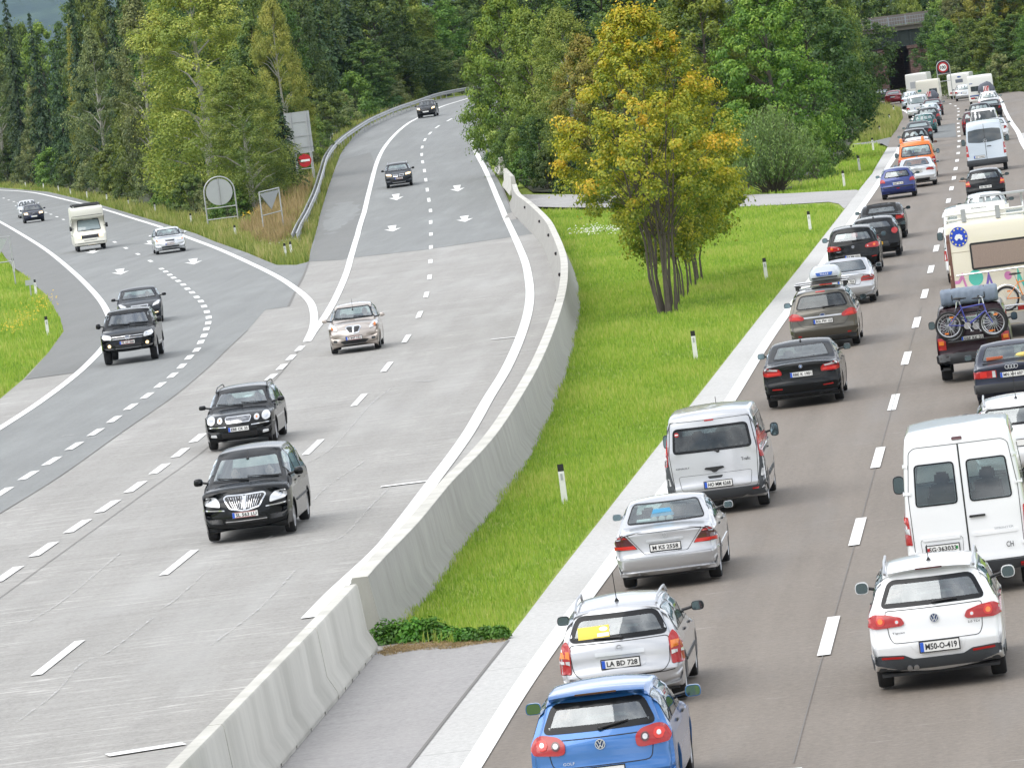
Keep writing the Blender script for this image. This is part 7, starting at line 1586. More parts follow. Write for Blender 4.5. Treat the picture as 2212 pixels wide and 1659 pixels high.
# L9 old motorhome
L = 5.6
rM, bM = vehicle(dict(name='motorhome', cat='motorhome', label='old cream white motorhome with overhanging cab and yellow plate', L=L, W=2.05, H=2.75, lod=0, seats=False, ref='fa', line='B', px=(198, 541.5), sil=[(.1, .36), (0, .42), (0, .8), (0, 2.4), (.06, 2.68), (.3, 2.75), (2.0, 2.75), (4.6, 2.75), (4.95, 2.68), (5.02, 2.5), (5.0, 2.15), (4.9, 2.0), (4.45, 1.93), (4.5, 1.92), (5.08, 1.22), (5.22, 1.14), (5.40, 1.08), (5.50, .98), (5.55, .7), (5.6, .5), (5.55, .4), (5.4, .34)], chk=1, belt=2.6, tumble=.1, step=0, wr=.32, ra=1.3, fa=4.55, paint=W_OLDW, zb=.36, zc=1.0, rtaper=0, gtaper=0, ftaper=.06, bowf=.10, bowr=.03, crown=.03, rad=.07, wx=.80,
    patches=[('windscreen', [(-.74, 1.24), (.74, 1.24), (.66, 1.93), (-.66, 1.93)], 'front', [M_FRIT, M_GLASSL], False, dict(inner=.04, r=.07, off=.012)), ('grille', [(-.62, .78), (.62, .78), (.62, .98), (-.62, .98)], 'front', [M_GRL], False, dict(off=.014)), ('headlight', [(.54, .79), (.80, .79), (.80, .97), (.54, .97)], 'front', [M_LIT], True, dict(off=.02, r=.02)), ('bumper', [(-.95, .42), (.95, .42), (.95, .58), (-.95, .58)], 'front', [M_OLDB if False else W_OLDW], False, dict(off=.06, r=.03)),
        ('bumper_strip', [(-.95, .49), (.95, .49), (.95, .52), (-.95, .52)], 'front', [M_BLACK], False, dict(off=.068, r=0)), ('lower_intake', [(-.4, .64), (.4, .64), (.4, .67), (-.4, .67)], 'front', [M_GRL], False, dict(off=.01, r=0)), ('body_line', [(-1.0, 2.17), (1.0, 2.17), (1.0, 2.195), (-1.0, 2.195)], 'front', [M_BLACK], False, dict(off=.01, r=0, skirt=0)),
        ('side_window', [(2.2, 1.5), (3.3, 1.5), (3.3, 2.0), (2.2, 2.0)], 'side', [M_GLASSF], False, dict(off=.012)), ('cab_window', [(3.9, 1.28), (4.65, 1.28), (4.4, 1.8), (3.9, 1.8)], 'side', [M_GLASSF], False, dict(off=.012)), ('stripe', [(.3, .95), (4.0, .95), (4.0, 1.0), (.3, 1.0)], 'side', [W_BROWN], False, dict(off=.01, r=0))],
    plates=[('front', 0, .42, '11 ET SF', 'nl')], mir=(4.75, 1.45, .16, .30, M_BLACK)))
b = MB(); 
for x in (-.85, .85): b.tube([(x, -2.2, 2.86), (x, 1.9, 2.86)], .022, 6)
for y in (-2.2, -1.0, .3, 1.9): b.tube([(-.85, y, 2.86), (.85, y, 2.86)], .022, 6)
for x in (-.85, .85):
    for y in (-2.2, -1.0, .3, 1.9): b.tube([(x, y, 2.72), (x, y, 2.87)], .02, 6)
b.obj('roof_rack', M_BLACK, rM)
b = MB()
for x in (-.28, .28): b.tube([(x-.22, 2.42, 1.26), (x+.2, 2.36, 1.33)], .012, 5)
b.obj('wiper', M_BLACK, rM)
b = MB(); b.box((0, .6, 2.80), (1.5, 2.2, .06)); b.obj('roof_board', M_TRIM, rM, smooth=False)
# ---------------- people
def person(root, loc, label, shirt, hair=(.03, .02, .015), lean=0, group='people seated in the cars', mini=False):
    p = on_root(root, loc); o = empty('person', p, root.rotation_euler.z); tag(o, label, 'person', group)
    me = bpy.data.meshes.new('body'); J = [(0, 0, .08), (0, -.02, .30), (0, -.03, .50), (0, 0, .60), (0, .02, .72), (-.19, 0, .50), (-.27, .12, .28), (-.18, .38, .33), (.19, 0, .50), (.27, .12, .28), (.18, .38, .33), (-.10, .42, .06), (.10, .42, .06), (-.11, .50, -.22), (.11, .50, -.22)]
    E = [(0, 1), (1, 2), (2, 3), (3, 4), (2, 5), (5, 6), (6, 7), (2, 8), (8, 9), (9, 10), (0, 11), (0, 12), (11, 13), (12, 14)]
    Rr = [.17, .16, .15, .065, .07, .085, .05, .035, .085, .05, .035, .075, .075, .05, .05]
    me.from_pydata(J, E, []); oo = bpy.data.objects.new('body', me); COL.objects.link(oo); oo.parent = o
    m = oo.modifiers.new('skin', 'SKIN'); sv = me.skin_vertices[0].data
    for i, r_ in enumerate(Rr): sv[i].radius = (r_, r_*.8 if i < 3 else r_)
    sv[0].use_root = True
    s2 = oo.modifiers.new('s', 'SUBSURF'); s2.levels = 1; s2.render_levels = 1
    me.materials.append(shirt)
    dg = bpy.context.evaluated_depsgraph_get(); me2 = bpy.data.meshes.new_from_object(oo.evaluated_get(dg)); oo.modifiers.clear(); oo.data = me2
    b = MB(); b.ell((0, .03, .76), (.078, .10, .125), 0, 16, 12); b.ell((0, .13, .75), (.014, .022, .026), 0, 8, 6)
    for sx in (-1, 1): b.ell((sx*.08, .02, .755), (.014, .03, .04), 0, 8, 6); b.ell((sx*.03, .118, .785), (.014, .008, .009), 1, 8, 6)
    b.box((0, .122, .70), (.05, .01, .01), 2); b.obj('head', [M_SKIN, M_BLACK, pmat('lips', (.35, .10, .09), .5)], o)
    b = MB(); b.ell((0, .0, .80), (.088, .105, .10), 0, 14, 10); b.ell((0, -.05, .75), (.085, .07, .12), 0, 14, 10); b.obj('hair', pmat('hair_%d' % int(hair[0]*1000), hair, .7), o)
    for sx in (-1, 1):
        b = MB(); b.ell((sx*.17, .42, .345), (.035, .045, .018))
        for q in range(4): b.tube([(sx*(.145+q*.016), .45, .35), (sx*(.145+q*.016), .485-.004*abs(q-1.5), .345), (sx*(.145+q*.016), .49, .325)], .008, 5)
        b.tube([(sx*.14, .41, .345), (sx*.12, .44, .35), (sx*.125, .46, .345)], .009, 5); b.obj('hand', M_SKIN, o)
    return o
sh = [pmat('shirt_blue', (.10, .18, .30), .8), pmat('shirt_white', (.55, .55, .53), .8), pmat('shirt_red', (.40, .06, .05), .8), pmat('shirt_dark', (.05, .05, .06), .8), pmat('shirt_olive', (.22, .22, .12), .8)]
def crew(root, L, fy, sz, who):
    for side, lab, s_, hr in who: person(root, (side*.36, fy-L/2-.04, sz+.16), lab, s_, hr)
crew(rL1, 4.75, 4.75-2.3, .30, [(-1, 'driver with dark hair in the black people carrier', sh[3], (.03, .02, .015)), (1, 'passenger in blue in the black people carrier', sh[0], (.12, .08, .05))])
crew(rL2, 4.85, 4.85-2.6, .22, [(-1, 'driver in blue shirt in the black estate with round lamps', sh[0], (.10, .09, .08)), (1, 'passenger in pale top in the black estate with round lamps', sh[1], (.15, .10, .06))])
crew(rL3, 5.2, 2.9, .48, [(-1, 'driver in red top in the black pickup', sh[2], (.03, .02, .015)), (1, 'passenger in white top in the black pickup', sh[1], (.05, .03, .02))])
crew(rL5, 3.78, 3.78-2.1, .28, [(-1, 'driver alone in the beige small car', sh[4], (.08, .07, .06))])
crew(rL4, 4.87, 4.87-2.6, .20, [(-1, 'driver in the dark saloon behind the pickup', sh[1], (.03, .02, .02))])
# arm of the driver of the black hatchback
pa = person(r9, (-.36, 4.1-2.55-4.1/2-.04, .46), 'driver of the black hatchback resting an arm on the window sill', sh[4])
b = MB(); b.tube([(-.30, .12, .34), (-.52, .18, .50), (-.68, .34, .50)], [.05, .042, .03], 8); b.ell((-.72, .40, .505), (.03, .05, .03)); b.obj('arm', M_SKIN, pa)
# ---------------- things on rear shelves
def cargo(name, label, root, loc, build, mats):
    o = empty(name, on_root(root, loc), root.rotation_euler.z); b = MB(); build(b); b.obj(name+'_shape', mats, o); tag(o, label, name.replace('_', ' '))
for ob in list(bpy.data.objects):
    l_ = ob.get('label', '')
    if l_.startswith('silver saloon with kitchen rolls'):
        def kr(b):
            for i in range(3): b.tube([(-.12+.13*i, -.12, .06), (-.12+.13*i, .12, .06)], .058, 12)
            b.tube([(-.42, 0, .045), (-.15, 0, .045)], .04, 12); b.box((.02, .02, .17), (.40, .2, .12), 1, tap=.7)
        cargo('kitchen_rolls', 'pack of white and blue kitchen rolls on the silver saloon rear shelf', ob, (-.08, 1.12-4.51/2, 1.02), kr, [M_WHT, pmat('pack_blue', (.08, .35, .6), .4)])
    if l_.startswith('old dark navy saloon'):
        def ty(b): b.box((-.35, 0, .05), (.36, .16, .09), 0); b.ell((.25, 0, .06), (.16, .09, .07), 1); b.ell((.36, 0, .10), (.07, .06, .06), 1)
        cargo('soft_toys', 'yellow and red soft things on the navy saloon rear shelf', ob, (0, 1.0-4.48/2, 1.02), ty, [pmat('toy_red', (.5, .12, .05), .8), pmat('toy_yellow', (.65, .5, .15), .8)])
# ================================================================ vegetation
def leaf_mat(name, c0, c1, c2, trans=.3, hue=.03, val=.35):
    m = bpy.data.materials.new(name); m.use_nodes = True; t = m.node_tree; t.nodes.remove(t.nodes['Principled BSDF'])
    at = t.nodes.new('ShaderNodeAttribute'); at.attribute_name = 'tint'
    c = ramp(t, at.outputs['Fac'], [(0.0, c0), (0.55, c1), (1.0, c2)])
    oi = t.nodes.new('ShaderNodeObjectInfo'); hs = t.nodes.new('ShaderNodeHueSaturation')
    mr = nn(t, 'ShaderNodeMapRange'); t.links.new(oi.outputs['Random'], mr.inputs[0]); mr.inputs[3].default_value = .5-hue; mr.inputs[4].default_value = .5+hue*.7
    ml = nn(t, 'ShaderNodeMath', operation='MULTIPLY'); t.links.new(oi.outputs['Random'], ml.inputs[0]); ml.inputs[1].default_value = 7.13
    fr = nn(t, 'ShaderNodeMath', operation='FRACT'); t.links.new(ml.outputs[0], fr.inputs[0]); m2 = nn(t, 'ShaderNodeMapRange'); t.links.new(fr.outputs[0], m2.inputs[0]); m2.inputs[3].default_value = 1-val*.6; m2.inputs[4].default_value = 1+val
    t.links.new(mr.outputs[0], hs.inputs['Hue']); t.links.new(m2.outputs[0], hs.inputs['Value']); t.links.new(c, hs.inputs['Color'])
    d = t.nodes.new('ShaderNodeBsdfDiffuse'); tr = t.nodes.new('ShaderNodeBsdfTranslucent'); gl = t.nodes.new('ShaderNodeBsdfGlossy'); gl.inputs['Roughness'].default_value = .45
    t.links.new(hs.outputs[0], d.inputs[0]); t.links.new(hs.outputs[0], tr.inputs[0])
    a = t.nodes.new('ShaderNodeMixShader'); a.inputs[0].default_value = trans; t.links.new(d.outputs[0], a.inputs[1]); t.links.new(tr.outputs[0], a.inputs[2])
    b_ = t.nodes.new('ShaderNodeMixShader'); b_.inputs[0].default_value = .035; t.links.new(a.outputs[0], b_.inputs[1]); t.links.new(gl.outputs[0], b_.inputs[2])
    t.links.new(b_.outputs[0], t.nodes['Material Output'].inputs[0]); return m
def leaves_mesh(name, P, Nn, size, tint, mat, aspect=.6, droop=None):
    """P, Nn arrays (n,3): diamond shaped leaf cards"""
    n = len(P); rs = np.random.RandomState(len(P))
    up = rs.normal(size=(n, 3)) if droop is None else rs.normal(size=(n, 3))*.45+np.array(droop)
    a = np.cross(Nn, up); a /= np.linalg.norm(a, axis=1, keepdims=True)+1e-9; b = np.cross(a, Nn); b /= np.linalg.norm(b, axis=1, keepdims=True)+1e-9
    s = (size*rs.uniform(.65, 1.3, (n, 1)))
    V = np.stack([P-b*s*.5, P+a*s*aspect*.5-b*s*.05, P+b*s*.5, P-a*s*aspect*.5-b*s*.05], 1).reshape(-1, 3)
    me = bpy.data.meshes.new(name); me.vertices.add(4*n); me.vertices.foreach_set('co', V.astype(np.float32).ravel())
    me.loops.add(4*n); me.loops.foreach_set('vertex_index', np.arange(4*n, dtype=np.int32)); me.polygons.add(n)
    me.polygons.foreach_set('loop_start', np.arange(0, 4*n, 4, dtype=np.int32)); me.polygons.foreach_set('loop_total', np.full(n, 4, np.int32))
    at = me.attributes.new('tint', 'FLOAT', 'POINT'); at.data.foreach_set('value', np.repeat(np.clip(tint, 0, 1), 4).astype(np.float32))
    me.materials.append(mat); me.update(); return me
M_BARK = pmat('bark_grey_brown', (.10, .085, .07), .95, noise=.4, nscale=6); M_BARKB = pmat('bark_birch', (.42, .40, .36), .9, noise=.45, nscale=4); M_BARKD = pmat('bark_dark', (.045, .036, .03), .95, noise=.3)
def clumpcloud(rs, C, rad, per, flat=.7, outn=None, tintc=None, tj=.16):
    n = len(C); k = per; d = rs.normal(size=(n*k, 3)); d /= np.linalg.norm(d, axis=1, keepdims=True); r = rs.uniform(.35, 1, (n*k, 1))**.6
    rr_ = np.repeat(rad, k)[:, None]; off = d*r*rr_; off[:, 2] *= flat
    if outn is not None: off += np.repeat(outn, k, 0)*rs.exponential(.28, (n*k, 1))*rr_
    P = np.repeat(C, k, 0)+off; N = d+np.array([0, 0, .55])+rs.normal(size=(n*k, 3))*.45
    if outn is not None: N += np.repeat(outn, k, 0)*.5
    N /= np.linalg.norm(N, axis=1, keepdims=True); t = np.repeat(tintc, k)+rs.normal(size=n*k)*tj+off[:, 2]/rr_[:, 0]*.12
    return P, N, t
def tree_proto(kind, seed, H=15.0, Wd=8.0, leaf=.30, mat=None, bark=M_BARK, clumps=190, per=95, base=.18, crad=.95, shape='oval', stems=1, tintf=None, aspect=.6):
    rs = np.random.RandomState(seed); rr_ = random.Random(seed); C = []; Rw = Wd/2
    def env(h):     # h 0..1 in crown
        if shape == 'oval': return (math.sin(math.pi*min(1, h**.75*.93+.07)))**.6
        if shape == 'tall': return (math.sin(math.pi*min(1, h**.62*.9+.1)))**.75
        if shape == 'mpl': return float(np.interp(h, [0, .12, .3, .5, .62, .75, .88, 1], [.55, .86, 1.0, 1.0, .84, .56, .40, .12]))
        if shape == 'cone': return (1-h)**.85*.95+.05
        if shape == 'dome': return math.sqrt(max(0, 1-h*h))*.97+.03
        if shape == 'vase': return .35+.65*math.sin(math.pi*min(1, h*.55+.12)) if h < .8 else (1-h)/.2*.55+.4
    lobes = [(rr_.uniform(0, 6.28), rr_.uniform(.1, .95), rr_.uniform(.62, 1.28)) for _ in range(16)]
    for i in range(clumps):
        h = rr_.random()**.9; a = rr_.uniform(0, 6.28); e = env(h)
        g = 1.0
        for la, lh, lg in lobes:
            w_ = math.exp(-((abs((a-la+3.14) % 6.28-3.14))/.55)**2-((h-lh)/.16)**2); g += (lg-1)*w_*1.3
        r = Rw*e*g*rr_.uniform(.30, 1.0)**.45; z = H*(base+(1-base)*h)
        C.append((r*math.cos(a), r*math.sin(a), z-.25*crad*(r/Rw)**2))
    C = np.array(C); rad = rs.uniform(.65, 1.25, len(C))*crad; rad *= np.clip(.55+.6*(1-(C[:, 2]/H)), .6, 1.1)
    out = C.copy(); out[:, 2] = (C[:, 2]-H*.5)*.6; out /= np.linalg.norm(out, axis=1, keepdims=True)+1e-6
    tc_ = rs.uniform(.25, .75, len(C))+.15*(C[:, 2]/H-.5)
    if tintf: tc_ = tintf(C, H, Wd, rs)
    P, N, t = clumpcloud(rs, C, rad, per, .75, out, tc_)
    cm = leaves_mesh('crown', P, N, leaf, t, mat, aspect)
    b = MB(); R0 = .018*H+.05
    for sidx in range(stems):
        a0 = 6.28*sidx/max(1, stems)+rr_.uniform(-.3, .3); sp_ = 0 if stems == 1 else .08+.20*rr_.random()
        pts = [Vector((sp_*math.cos(a0), sp_*math.sin(a0), -.2))]; nseg = 7; lean = 0 if stems == 1 else rr_.uniform(.03, .17)
        for i in range(1, nseg+1):
            z = H*.86*i/nseg; pts.append(Vector((sp_*math.cos(a0)+lean*z*math.cos(a0)+rr_.uniform(-.12, .12), sp_*math.sin(a0)+lean*z*math.sin(a0)+rr_.uniform(-.12, .12), z)))
        k = 1 if stems == 1 else .25
        b.tube(pts, [R0*k*(1.25 if i == 0 else (1-i/(nseg+.6))) for i in range(nseg+1)], 8)
        sel = rr_.sample(range(len(C)), min(len(C), 34 if stems == 1 else 12))
        for ci in sel:
            c = Vector(C[ci]); zt = max(H*base*.75, c.z-(.55 if stems == 1 else .8)*math.hypot(c.x, c.y)-.3); f = min(.98, zt/(H*.86)); i = int(f*nseg); q = pts[i].lerp(pts[min(nseg, i+1)], f*nseg-i)
            mid = q.lerp(c, .5)+Vector((0, 0, .12*(c-q).length)); r_ = R0*k*.42*(1-f*.7)
            b.tube([q, mid, c], [r_, r_*.6, r_*.15], 5)
    return cm, b.mesh('trunk'), bark, H, Wd
def spruce_proto(seed, H=18.0, Wd=6.0, mat=None, leaf=.36, open_=.0):
    rs = np.random.RandomState(seed); rr_ = random.Random(seed); P, N, T = [], [], []; b = MB()
    b.tube([(0, 0, -.3), (0, 0, H*.5), (0, 0, H*.98)], [.02*H*.6, .012*H*.6, .02], 7)
    nz_ = int(H/.42)
    for i in range(nz_):
        f = i/nz_; z = H*(.06+.93*f); L_ = (Wd/2)*(1-f)**.8*(.82+.3*rr_.random())+.12; nb = max(4, int(8-3*f))
        for k in range(nb):
            if rr_.random() < open_: continue
            a = rr_.uniform(0, 6.28); Lk_ = L_*rr_.uniform(.72, 1.1); dro = .32+.25*(1-f); m = max(6, int(Lk_*15)); tt = rr_.uniform(.2, .7)
            for j in range(m):
                u = (j+.5)/m; r = Lk_*u; sw_ = rr_.gauss(0, .10+.16*u*(1-u)*Lk_)
                x = r*math.cos(a)-sw_*math.sin(a); y = r*math.sin(a)+sw_*math.cos(a); zz = z-dro*r*(.5+.5*u)+.10*Lk_*max(0, u-.7)-rr_.uniform(0, .22)
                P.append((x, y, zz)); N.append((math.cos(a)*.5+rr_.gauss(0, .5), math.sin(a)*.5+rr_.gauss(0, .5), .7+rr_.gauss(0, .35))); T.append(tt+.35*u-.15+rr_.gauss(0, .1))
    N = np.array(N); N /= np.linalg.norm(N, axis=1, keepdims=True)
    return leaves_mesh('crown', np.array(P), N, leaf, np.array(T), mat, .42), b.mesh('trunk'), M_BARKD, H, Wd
G_A = leaf_mat('leaves_mid_green', (0.053, 0.107, 0.017), (0.118, 0.201, 0.028), (0.249, 0.331, 0.049))
G_D = leaf_mat('leaves_dark_green', (0.034, 0.073, 0.016), (0.068, 0.127, 0.024), (0.157, 0.221, 0.038))
G_B = leaf_mat('leaves_birch', (0.107, 0.150, 0.024), (0.227, 0.277, 0.041), (0.428, 0.415, 0.083))
G_G = leaf_mat('leaves_grey_green', (0.068, 0.107, 0.037), (0.144, 0.183, 0.061), (0.289, 0.312, 0.107), hue=.015)
G_Y = leaf_mat('leaves_yellowing', (.11, .15, .02), (.25, .27, .035), (.42, .37, .06))
G_S = leaf_mat('spruce_needles', (0.017, 0.042, 0.015), (0.033, 0.073, 0.025), (0.084, 0.135, 0.044), trans=.1, hue=.012)
G_M = leaf_mat('leaves_maple_green', (0.042, 0.091, 0.014), (0.115, 0.194, 0.019), (0.252, 0.317, 0.041))
G_O = leaf_mat('leaves_autumn', (.12, .20, .015), (.46, .45, .03), (.80, .50, .045), trans=.35, hue=.004, val=.05)
def aut(C, H, Wd, rs):
    d = np.hypot(C[:, 0], C[:, 1])/(Wd/2); return np.clip(-.12+.50*(C[:, 2]/H)+.26*d-.06*(C[:, 0]/(Wd/2))+rs.normal(size=len(C))*.17, .05, 1.0)
PR = {
 'broad': [tree_proto('b', 1, 15, 9.5, .30, G_A, clumps=230, per=90, base=.10), tree_proto('b', 2, 15, 8.5, .30, G_A, clumps=210, per=90, base=.10)],
 'dark': [tree_proto('d', 3, 16, 9, .32, G_D, M_BARKD, clumps=230, per=85, base=.10), tree_proto('d', 13, 16, 8, .32, G_D, M_BARKD, clumps=200, per=85, base=.15)],
 'birch': [tree_proto('w', 4, 16, 8.6, .165, G_B, M_BARKB, clumps=340, per=190, base=.06, crad=.95, shape='oval'), tree_proto('w', 5, 16, 7.5, .22, G_G, M_BARKB, clumps=230, per=120, base=.08, crad=.85, shape='tall')],
 'poplar': [tree_proto('p', 6, 16, 5.2, .26, G_G, clumps=170, per=95, base=.06, crad=.75, shape='tall'), tree_proto('p', 7, 16, 5.5, .26, G_B, clumps=170, per=95, base=.06, crad=.8, shape='cone')],
 'spruce': [spruce_proto(8, 18, 8.0, G_S, leaf=.44), spruce_proto(9, 18, 7.0, G_S, leaf=.44, open_=.08)],
 'bush': [tree_proto('u', 10, 4, 4.4, .22, G_A, clumps=80, per=90, base=.05, crad=.55, shape='dome', stems=4), tree_proto('u', 11, 4, 4.6, .22, G_D, clumps=80, per=90, base=.05, crad=.55, shape='dome', stems=4), tree_proto('u', 12, 4, 4.2, .20, G_G, clumps=80, per=95, base=.04, crad=.5, shape='dome', stems=4)],
 'maple': [tree_proto('m', 14, 13, 9.5, .22, G_M, clumps=300, per=130, base=.08, crad=.8)],
 'yellow': [tree_proto('y', 15, 11, 6.5, .20, G_Y, clumps=190, per=130, base=.12, crad=.7)],
 'autumn': [tree_proto('a', 16, 9.8, 6.0, .10, G_O, clumps=310, per=165, base=.34, crad=.44, shape='mpl', stems=9, tintf=aut, aspect=.75), tree_proto('a', 17, 8.2, 4.6, .15, G_O, clumps=200, per=110, base=.28, crad=.55, shape='oval', stems=3, tintf=lambda C, H, W, rs: aut(C, H, W, rs)*.55, aspect=.75)],
}
NAMES = {'broad': 'broadleaf_tree', 'dark': 'broadleaf_tree', 'birch': 'birch_tree', 'poplar': 'poplar_tree', 'spruce': 'spruce_tree', 'bush': 'bush', 'maple': 'maple_tree', 'yellow': 'broadleaf_tree', 'autumn': 'maple_tree'}
for kd in PR.values():
    for pr_ in kd: pr_[1].materials.append(pr_[2])
def plant(kind, var, p, h, wd, label, group=None):
    cm, tm, bk, H, W_ = PR[kind][var % len(PR[kind])]
    o = empty(NAMES[kind], p, rnd.uniform(0, 6.28)); s = h/H; o.scale = (wd/W_, wd/W_, s)
    tag(o, label, 'bush' if kind == 'bush' else 'tree', group)
    for n_, m_ in (('crown', cm), ('trunk', tm)):
        c = bpy.data.objects.new(n_, m_); COL.objects.link(c); c.parent = o
    return o
def T(kind, var, px, by, ty, wpx, label, group=None, rz=None, back=0.0):
    p = G(px, by)
    if back: p = GY(px, p.y+back)
    s_ = FPX/p.y; d = ray(px, ty); zt = HC+d.z*p.y; h = max(1.0, zt-p.z)
    o = plant(kind, var, p, h, wpx/s_, label, group)
    if rz is not None: o.rotation_euler = (0, 0, rz)
    return o
ORD = ['first', 'second', 'third', 'fourth', 'fifth', 'sixth', 'seventh', 'eighth', 'ninth', 'tenth', 'eleventh', 'twelfth', 'thirteenth', 'fourteenth', 'fifteenth', 'sixteenth', 'seventeenth', 'eighteenth', 'nineteenth', 'twentieth', 'twenty-first', 'twenty-second', 'twenty-third']
KN = {'spruce': 'dark spruce', 'dark': 'dark leafy tree', 'broad': 'green leafy tree'}
# left wood, front row
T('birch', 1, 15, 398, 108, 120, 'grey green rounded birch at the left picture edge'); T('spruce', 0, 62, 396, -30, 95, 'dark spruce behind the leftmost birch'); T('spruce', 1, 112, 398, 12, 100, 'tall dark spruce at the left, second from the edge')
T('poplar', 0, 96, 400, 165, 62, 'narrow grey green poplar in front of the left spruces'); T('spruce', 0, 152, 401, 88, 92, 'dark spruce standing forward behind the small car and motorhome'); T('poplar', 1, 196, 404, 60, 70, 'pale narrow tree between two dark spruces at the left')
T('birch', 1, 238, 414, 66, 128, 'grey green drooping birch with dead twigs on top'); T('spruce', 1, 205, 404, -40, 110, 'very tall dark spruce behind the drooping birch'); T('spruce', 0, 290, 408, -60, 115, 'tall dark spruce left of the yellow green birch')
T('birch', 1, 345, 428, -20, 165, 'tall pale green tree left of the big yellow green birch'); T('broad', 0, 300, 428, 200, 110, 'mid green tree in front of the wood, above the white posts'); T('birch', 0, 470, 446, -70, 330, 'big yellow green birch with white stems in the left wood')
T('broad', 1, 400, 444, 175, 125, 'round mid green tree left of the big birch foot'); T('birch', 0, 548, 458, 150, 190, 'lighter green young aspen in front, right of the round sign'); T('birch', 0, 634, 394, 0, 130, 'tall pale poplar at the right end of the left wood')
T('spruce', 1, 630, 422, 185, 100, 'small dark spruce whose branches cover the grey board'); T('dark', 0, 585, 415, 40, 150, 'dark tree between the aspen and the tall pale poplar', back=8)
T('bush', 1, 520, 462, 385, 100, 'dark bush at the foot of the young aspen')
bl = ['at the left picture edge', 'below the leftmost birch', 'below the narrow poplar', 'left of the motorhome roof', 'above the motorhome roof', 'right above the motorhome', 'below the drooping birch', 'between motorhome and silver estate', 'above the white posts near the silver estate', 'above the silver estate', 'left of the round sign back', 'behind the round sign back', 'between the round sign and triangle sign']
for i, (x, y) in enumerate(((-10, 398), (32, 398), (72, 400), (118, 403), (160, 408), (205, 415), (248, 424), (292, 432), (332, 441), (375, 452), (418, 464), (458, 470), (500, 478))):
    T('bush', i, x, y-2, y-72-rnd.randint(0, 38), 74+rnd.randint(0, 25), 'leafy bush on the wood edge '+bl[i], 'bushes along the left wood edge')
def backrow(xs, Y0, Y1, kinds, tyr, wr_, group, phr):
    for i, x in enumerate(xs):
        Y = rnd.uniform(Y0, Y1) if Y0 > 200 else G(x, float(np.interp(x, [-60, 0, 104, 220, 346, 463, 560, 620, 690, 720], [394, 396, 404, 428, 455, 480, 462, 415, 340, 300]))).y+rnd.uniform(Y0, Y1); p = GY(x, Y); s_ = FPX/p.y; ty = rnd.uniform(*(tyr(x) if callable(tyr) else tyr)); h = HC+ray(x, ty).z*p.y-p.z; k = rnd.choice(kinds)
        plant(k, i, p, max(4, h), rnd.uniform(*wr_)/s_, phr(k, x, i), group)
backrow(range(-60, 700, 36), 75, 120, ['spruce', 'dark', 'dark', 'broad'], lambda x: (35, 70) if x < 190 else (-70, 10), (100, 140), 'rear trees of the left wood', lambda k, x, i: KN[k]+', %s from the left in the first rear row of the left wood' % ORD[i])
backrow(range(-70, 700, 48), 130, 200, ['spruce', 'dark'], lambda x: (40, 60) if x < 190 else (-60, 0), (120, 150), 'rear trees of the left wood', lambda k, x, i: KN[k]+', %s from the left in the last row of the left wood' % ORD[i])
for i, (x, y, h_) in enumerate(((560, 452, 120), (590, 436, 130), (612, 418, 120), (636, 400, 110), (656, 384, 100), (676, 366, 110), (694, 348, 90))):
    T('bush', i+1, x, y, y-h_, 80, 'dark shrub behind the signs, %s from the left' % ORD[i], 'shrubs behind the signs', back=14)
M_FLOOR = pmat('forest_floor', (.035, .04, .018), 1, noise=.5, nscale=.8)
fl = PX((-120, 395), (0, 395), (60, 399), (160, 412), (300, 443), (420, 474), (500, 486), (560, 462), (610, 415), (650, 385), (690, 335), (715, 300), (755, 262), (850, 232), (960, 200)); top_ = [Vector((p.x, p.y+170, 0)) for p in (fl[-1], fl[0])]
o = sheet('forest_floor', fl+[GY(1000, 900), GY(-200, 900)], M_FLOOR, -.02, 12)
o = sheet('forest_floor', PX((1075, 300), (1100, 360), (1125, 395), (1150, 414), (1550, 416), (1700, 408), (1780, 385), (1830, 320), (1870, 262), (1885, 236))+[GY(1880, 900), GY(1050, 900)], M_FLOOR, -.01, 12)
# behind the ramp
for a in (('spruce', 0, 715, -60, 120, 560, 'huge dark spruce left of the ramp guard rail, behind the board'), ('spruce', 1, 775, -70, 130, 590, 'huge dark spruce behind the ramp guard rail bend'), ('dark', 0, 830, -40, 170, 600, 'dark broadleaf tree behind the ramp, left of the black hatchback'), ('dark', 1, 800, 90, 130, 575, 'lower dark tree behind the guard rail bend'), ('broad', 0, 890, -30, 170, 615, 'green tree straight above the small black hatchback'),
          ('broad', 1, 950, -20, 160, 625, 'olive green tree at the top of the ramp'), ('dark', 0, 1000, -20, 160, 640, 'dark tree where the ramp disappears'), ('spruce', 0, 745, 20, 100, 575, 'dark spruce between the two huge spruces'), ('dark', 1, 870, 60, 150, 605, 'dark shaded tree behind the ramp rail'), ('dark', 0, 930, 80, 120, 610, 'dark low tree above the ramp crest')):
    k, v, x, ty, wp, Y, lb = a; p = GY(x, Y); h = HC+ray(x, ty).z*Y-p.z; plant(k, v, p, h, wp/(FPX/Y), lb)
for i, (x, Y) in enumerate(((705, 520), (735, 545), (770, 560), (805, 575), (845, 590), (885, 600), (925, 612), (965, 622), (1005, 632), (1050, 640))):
    p = GY(x, Y); plant('bush', i+1, p, rnd.uniform(2.6, 4.6), rnd.uniform(3.5, 5), 'dark bush %s the ramp guard rail' % ['just left of the start of', 'left behind', 'at the bend behind', 'past the bend behind', 'left of the hatchback behind', 'above the hatchback behind', 'right of the hatchback behind', 'near the crest behind', 'at the crest behind', 'past the crest behind'][i], 'bushes behind the ramp rail')
